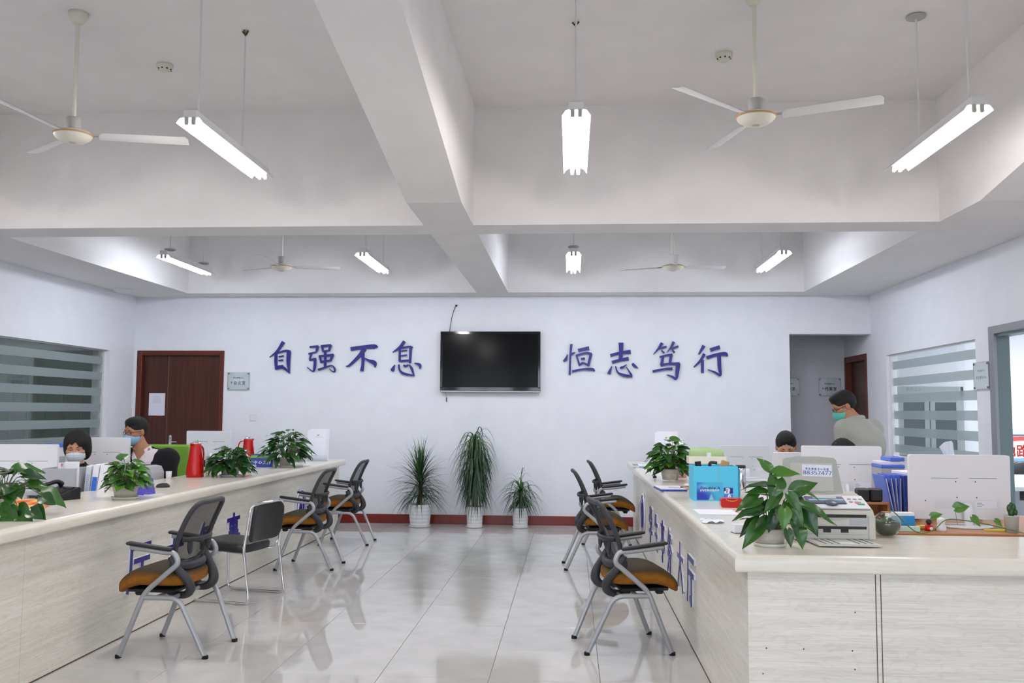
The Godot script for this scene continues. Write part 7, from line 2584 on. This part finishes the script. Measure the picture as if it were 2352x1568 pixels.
# ------------------------------------------------------------------ things on the wooden desk at the right
func build_desk_things() -> void:
	var y := 0.853
	var t := thing("desk_organizer", "small wooden pigeonhole under the two black speakers", "shelf", V(1.655, y, 5.199))
	for q in [[Vector3(0, 0.1, 0), Vector3(0.17, 0.012, 0.16)], [Vector3(-0.079, 0.05, 0), Vector3(0.012, 0.1, 0.16)], [Vector3(0.079, 0.05, 0), Vector3(0.012, 0.1, 0.16)], [Vector3(0, 0.05, -0.074), Vector3(0.15, 0.1, 0.01)], [Vector3(0, 0.006, 0), Vector3(0.15, 0.012, 0.16)]]:
		carton(t, "board", q[0], q[1], M.desk_wood, 0.001)
	for k in 2:
		t = thing("speaker", ["left one of two small black speakers on the wooden pigeonhole", "right one of two small black speakers on the wooden pigeonhole"][k], "speaker", V(1.614 + 0.068 * k, y + 0.106, 5.18), 0.0, "small black speakers")
		carton(t, "box", Vector3(0, 0.036, 0), Vector3(0.064, 0.072, 0.075), M.black, 0.008)
	for k in 4:
		t = thing("folder", ["blue folder leaning left, leftmost beside the pigeonhole", "thin blue folder, second from the left in the leaning row", "white-edged blue folder, third from the left in the leaning row", "white-edged blue folder next to the broad blue file box"][k], "folder", V(1.798 + 0.009 * k, y, 5.27 - 0.004 * k), 0.0, "leaning blue folders")
		var b := Mb.new()
		var lean := Transform3D(Basis(Vector3(0, 0, 1), [0.20, 0.12, 0.06, -0.01][k]), Vector3.ZERO)
		b.box(Vector3(-0.002, 0.125, -0.04), Vector3(0.006, 0.25, 0.2), 0.001, lean)
		obj("cover", b, M.blue_folder, t)
		b = Mb.new()
		b.box(Vector3(0.004, 0.118, -0.04), Vector3(0.007, 0.226, 0.194), 0.001, lean)
		obj("pages", b, M.paper, t)
	t = thing("file_box", "broad dark blue file box in the row of folders", "file box", V(1.868, y, 5.25), 0.0)
	carton(t, "spine", Vector3(0, 0.124, -0.05), Vector3(0.050, 0.248, 0.22), M.blue_dark, 0.002)
	t = thing("magazine_file", "light grey perforated magazine file left of the near monitor", "file box", V(1.930, y, 5.30), 0.0)
	carton(t, "case", Vector3(0, 0.12, -0.06), Vector3(0.062, 0.23, 0.20), M.smoke_plastic, 0.002)
	for i in 10:
		var b := Mb.new()
		b.box(Vector3(-0.018 + 0.014 * (i % 4), 0.045 + 0.022 * (i / 4), 0.0505), Vector3(0.004, 0.018, 0.001), 0.0, Transform3D(Basis(Vector3(0, 0, 1), 0.0), Vector3.ZERO))
		obj("perforation", b, M.charcoal_frame, t)
	t = thing("paper_stack", "stack of white papers on top of the perforated magazine file", "paper", V(1.94, y + 0.235, 5.33), 0.1)
	carton(t, "pile", Vector3(0, 0.014, -0.03), Vector3(0.12, 0.028, 0.2), M.paper, 0.003)
	t = thing("drawer_unit", "grey desktop drawer unit behind the blue folders", "drawers", V(2.085, 0.76, 6.15), 0.0)
	carton(t, "case", Vector3(0, 0.165, 0), Vector3(0.15, 0.33, 0.2), M.smoke_plastic, 0.003)
	t = thing("letter_tray", "blue letter tray of papers on the grey drawer unit", "tray", V(2.085, 1.09, 6.15), 0.0)
	carton(t, "tray", Vector3(0, 0.012, 0), Vector3(0.15, 0.024, 0.2), M.blue_folder, 0.004)
	carton(t, "papers", Vector3(-0.01, 0.034, 0), Vector3(0.12, 0.02, 0.18), M.paper, 0.002)
	carton(t, "top_tray", Vector3(0.03, 0.058, 0), Vector3(0.09, 0.026, 0.19), M.blue_folder, 0.004)
	t = thing("desk_shelf", "low white shelf on the wooden desk behind the near monitor", "shelf", V(2.168, y, 5.353), 0.0)
	carton(t, "shelf_top", Vector3(0, 0.245, 0), Vector3(0.26, 0.012, 0.16), M.desk_white)
	for s in [-1, 1]:
		carton(t, "side_panel", Vector3(0.124 * s, 0.12, 0), Vector3(0.012, 0.24, 0.16), M.desk_white)
	t = thing("tissue_box", "tissue box with a white tissue sticking up over the near monitor", "tissue box", V(2.158, y + 0.251, 5.353), 0.0)
	carton(t, "box", Vector3(0, 0.05, 0), Vector3(0.2, 0.10, 0.11), M.pale_blue, 0.003)
	var b2 := Mb.new().soft(true)
	var edge := [[-0.018, -0.058, -0.03, 0.036], [0.0, -0.040, 0.0, 0.055], [0.030, -0.020, 0.030, 0.050], [0.036, 0.018, 0.036, 0.030]]
	var rows := []
	for i in 5:  # from the slot up to a torn, pointed edge
		var f := i / 4.0
		var lo := Vector3(-0.026 + 0.0 * f, 0.098, 0.0).lerp(Vector3(-0.062, 0.140, 0.012), f)
		var hi := Vector3(0.026, 0.098, 0.0).lerp(Vector3(0.034, 0.132, -0.012), f)
		var row := []
		for k in 9:
			var u := k / 8.0
			row.append(lo.lerp(hi, u) + Vector3(0.018 * f * sin(PI * u), 0.046 * f * pow(sin(PI * clampf(u * 0.95 + 0.08, 0, 1)), 1.0) + 0.018 * f * maxf(0.0, 1.0 - absf(u - 0.68) * 5.0), 0.010 * sin(u * 8.0 + f * 2.0)))
		rows.append(row)
	b2.sheet(rows)
	obj("tissue", b2, M.paper, t)
	# small things along the desk's edge
	t = thing("note_box", "blue and white memo box between bowl and monitor", "box", V(1.674, y, 4.782), 0.05)
	carton(t, "case", Vector3(0, 0.045, 0), Vector3(0.13, 0.09, 0.05), M.paper, 0.002)
	var im := Image.create(64, 40, false, Image.FORMAT_RGB8)
	for yy in 40:
		for x in 64:
			im.set_pixel(x, yy, rgb(150, 170, 178).lerp(rgb(20, 136, 206), smoothstep(0, 50, x)))
	obj("front_print", face(0.118, 0.068, Transform3D(Basis.IDENTITY, Vector3(0.006, 0.040, 0.0255))), picture("memo_print", im), t)
	t = thing("ruler", "pale green plastic strip lying in front of the memo box", "ruler", V(1.684, y, 4.715), 0.0)
	carton(t, "strip", Vector3(0, 0.014, 0), Vector3(0.125, 0.028, 0.02), mat("mint", rgb(196, 216, 204), 0.4), 0.003)
	t = thing("figurine", "tiny red and white figurine on the wooden desk", "figurine", V(1.808, y, 4.758), 0.0)
	var b := Mb.new().soft(true)
	b.lathe([Vector2(0, 0), Vector2(0.017, 0), Vector2(0.021, 0.012), Vector2(0.018, 0.028), Vector2(0.008, 0.034), Vector2(0, 0.035)], 20)
	obj("body", b, M.red_plastic, t)
	b = Mb.new().soft(true)
	b.ball(Vector3(0, 0.046, 0), Vector3(0.014, 0.015, 0.014))
	obj("head", b, M.dark_plastic, t)
	b = Mb.new().soft(true)
	b.ball(Vector3(0.004, 0.014, 0.016), Vector3(0.011, 0.009, 0.006))
	obj("belly_patch", b, M.white_plastic, t)
	t = thing("figurine", "small white cat-shaped figurine on the wooden desk", "figurine", V(1.869, y, 4.758), 0.0)
	b = Mb.new().soft(true)
	b.lathe([Vector2(0, 0), Vector2(0.022, 0), Vector2(0.024, 0.012), Vector2(0.020, 0.03), Vector2(0.017, 0.036), Vector2(0.021, 0.048), Vector2(0.019, 0.062), Vector2(0.008, 0.068), Vector2(0, 0.069)], 24)
	obj("body", b, M.white_plastic, t)
	t = thing("wood_dish", "little wooden dish of yellow notes on the desk", "dish", V(1.827, y, 4.825), 0.0)
	carton(t, "dish", Vector3(0, 0.006, 0), Vector3(0.13, 0.012, 0.06), M.desk_wood)
	carton(t, "notes", Vector3(-0.03, 0.015, 0), Vector3(0.045, 0.008, 0.04), M.yellow, 0.001)
	t = thing("note_strip", "yellow paper strip on the desk right of the monitor foot", "paper", V(2.149, y, 4.796), 0.0)
	carton(t, "strip", Vector3(0, 0.004, 0), Vector3(0.10, 0.008, 0.03), M.yellow, 0.001)
	t = thing("potted_cactus", "small cactus in a grey pot at the right edge of the desk", "plant", V(2.211, y, 4.753), 0.0)
	b = Mb.new().soft(true)
	b.lathe([Vector2(0, 0), Vector2(0.029, 0), Vector2(0.034, 0.076), Vector2(0.0355, 0.078), Vector2(0.0355, 0.084), Vector2(0.032, 0.084), Vector2(0.03, 0.076), Vector2(0, 0.076)], 28)
	obj("pot", b, M.grey_plastic, t)
	for q in [[0.0, 0.10, 0.0, 0.016, 0.030], [-0.012, 0.118, 0.005, 0.012, 0.022], [0.013, 0.122, 0.0, 0.011, 0.022], [0.002, 0.132, -0.004, 0.010, 0.018], [0.018, 0.100, 0.008, 0.010, 0.016]]:
		b = Mb.new().soft(true)
		b.ball(Vector3(q[0], q[1], q[2]), Vector3(q[3], q[4], q[3] * 0.8), 10, 8)
		obj("cactus_pad", b, M.leaf_1, t)
	t = thing("tube_bottle", "white tube with a teal foot behind the cactus", "bottle", V(2.250, y, 4.825), 0.0)
	b = Mb.new().soft(true)
	b.lathe([Vector2(0, 0), Vector2(0.017, 0), Vector2(0.017, 0.05), Vector2(0, 0.05)], 20)
	obj("foot", b, M.teal, t)
	b = Mb.new().soft(true)
	b.lathe([Vector2(0, 0.05), Vector2(0.017, 0.05), Vector2(0.016, 0.105), Vector2(0, 0.107)], 20)
	obj("body", b, M.white_plastic, t)
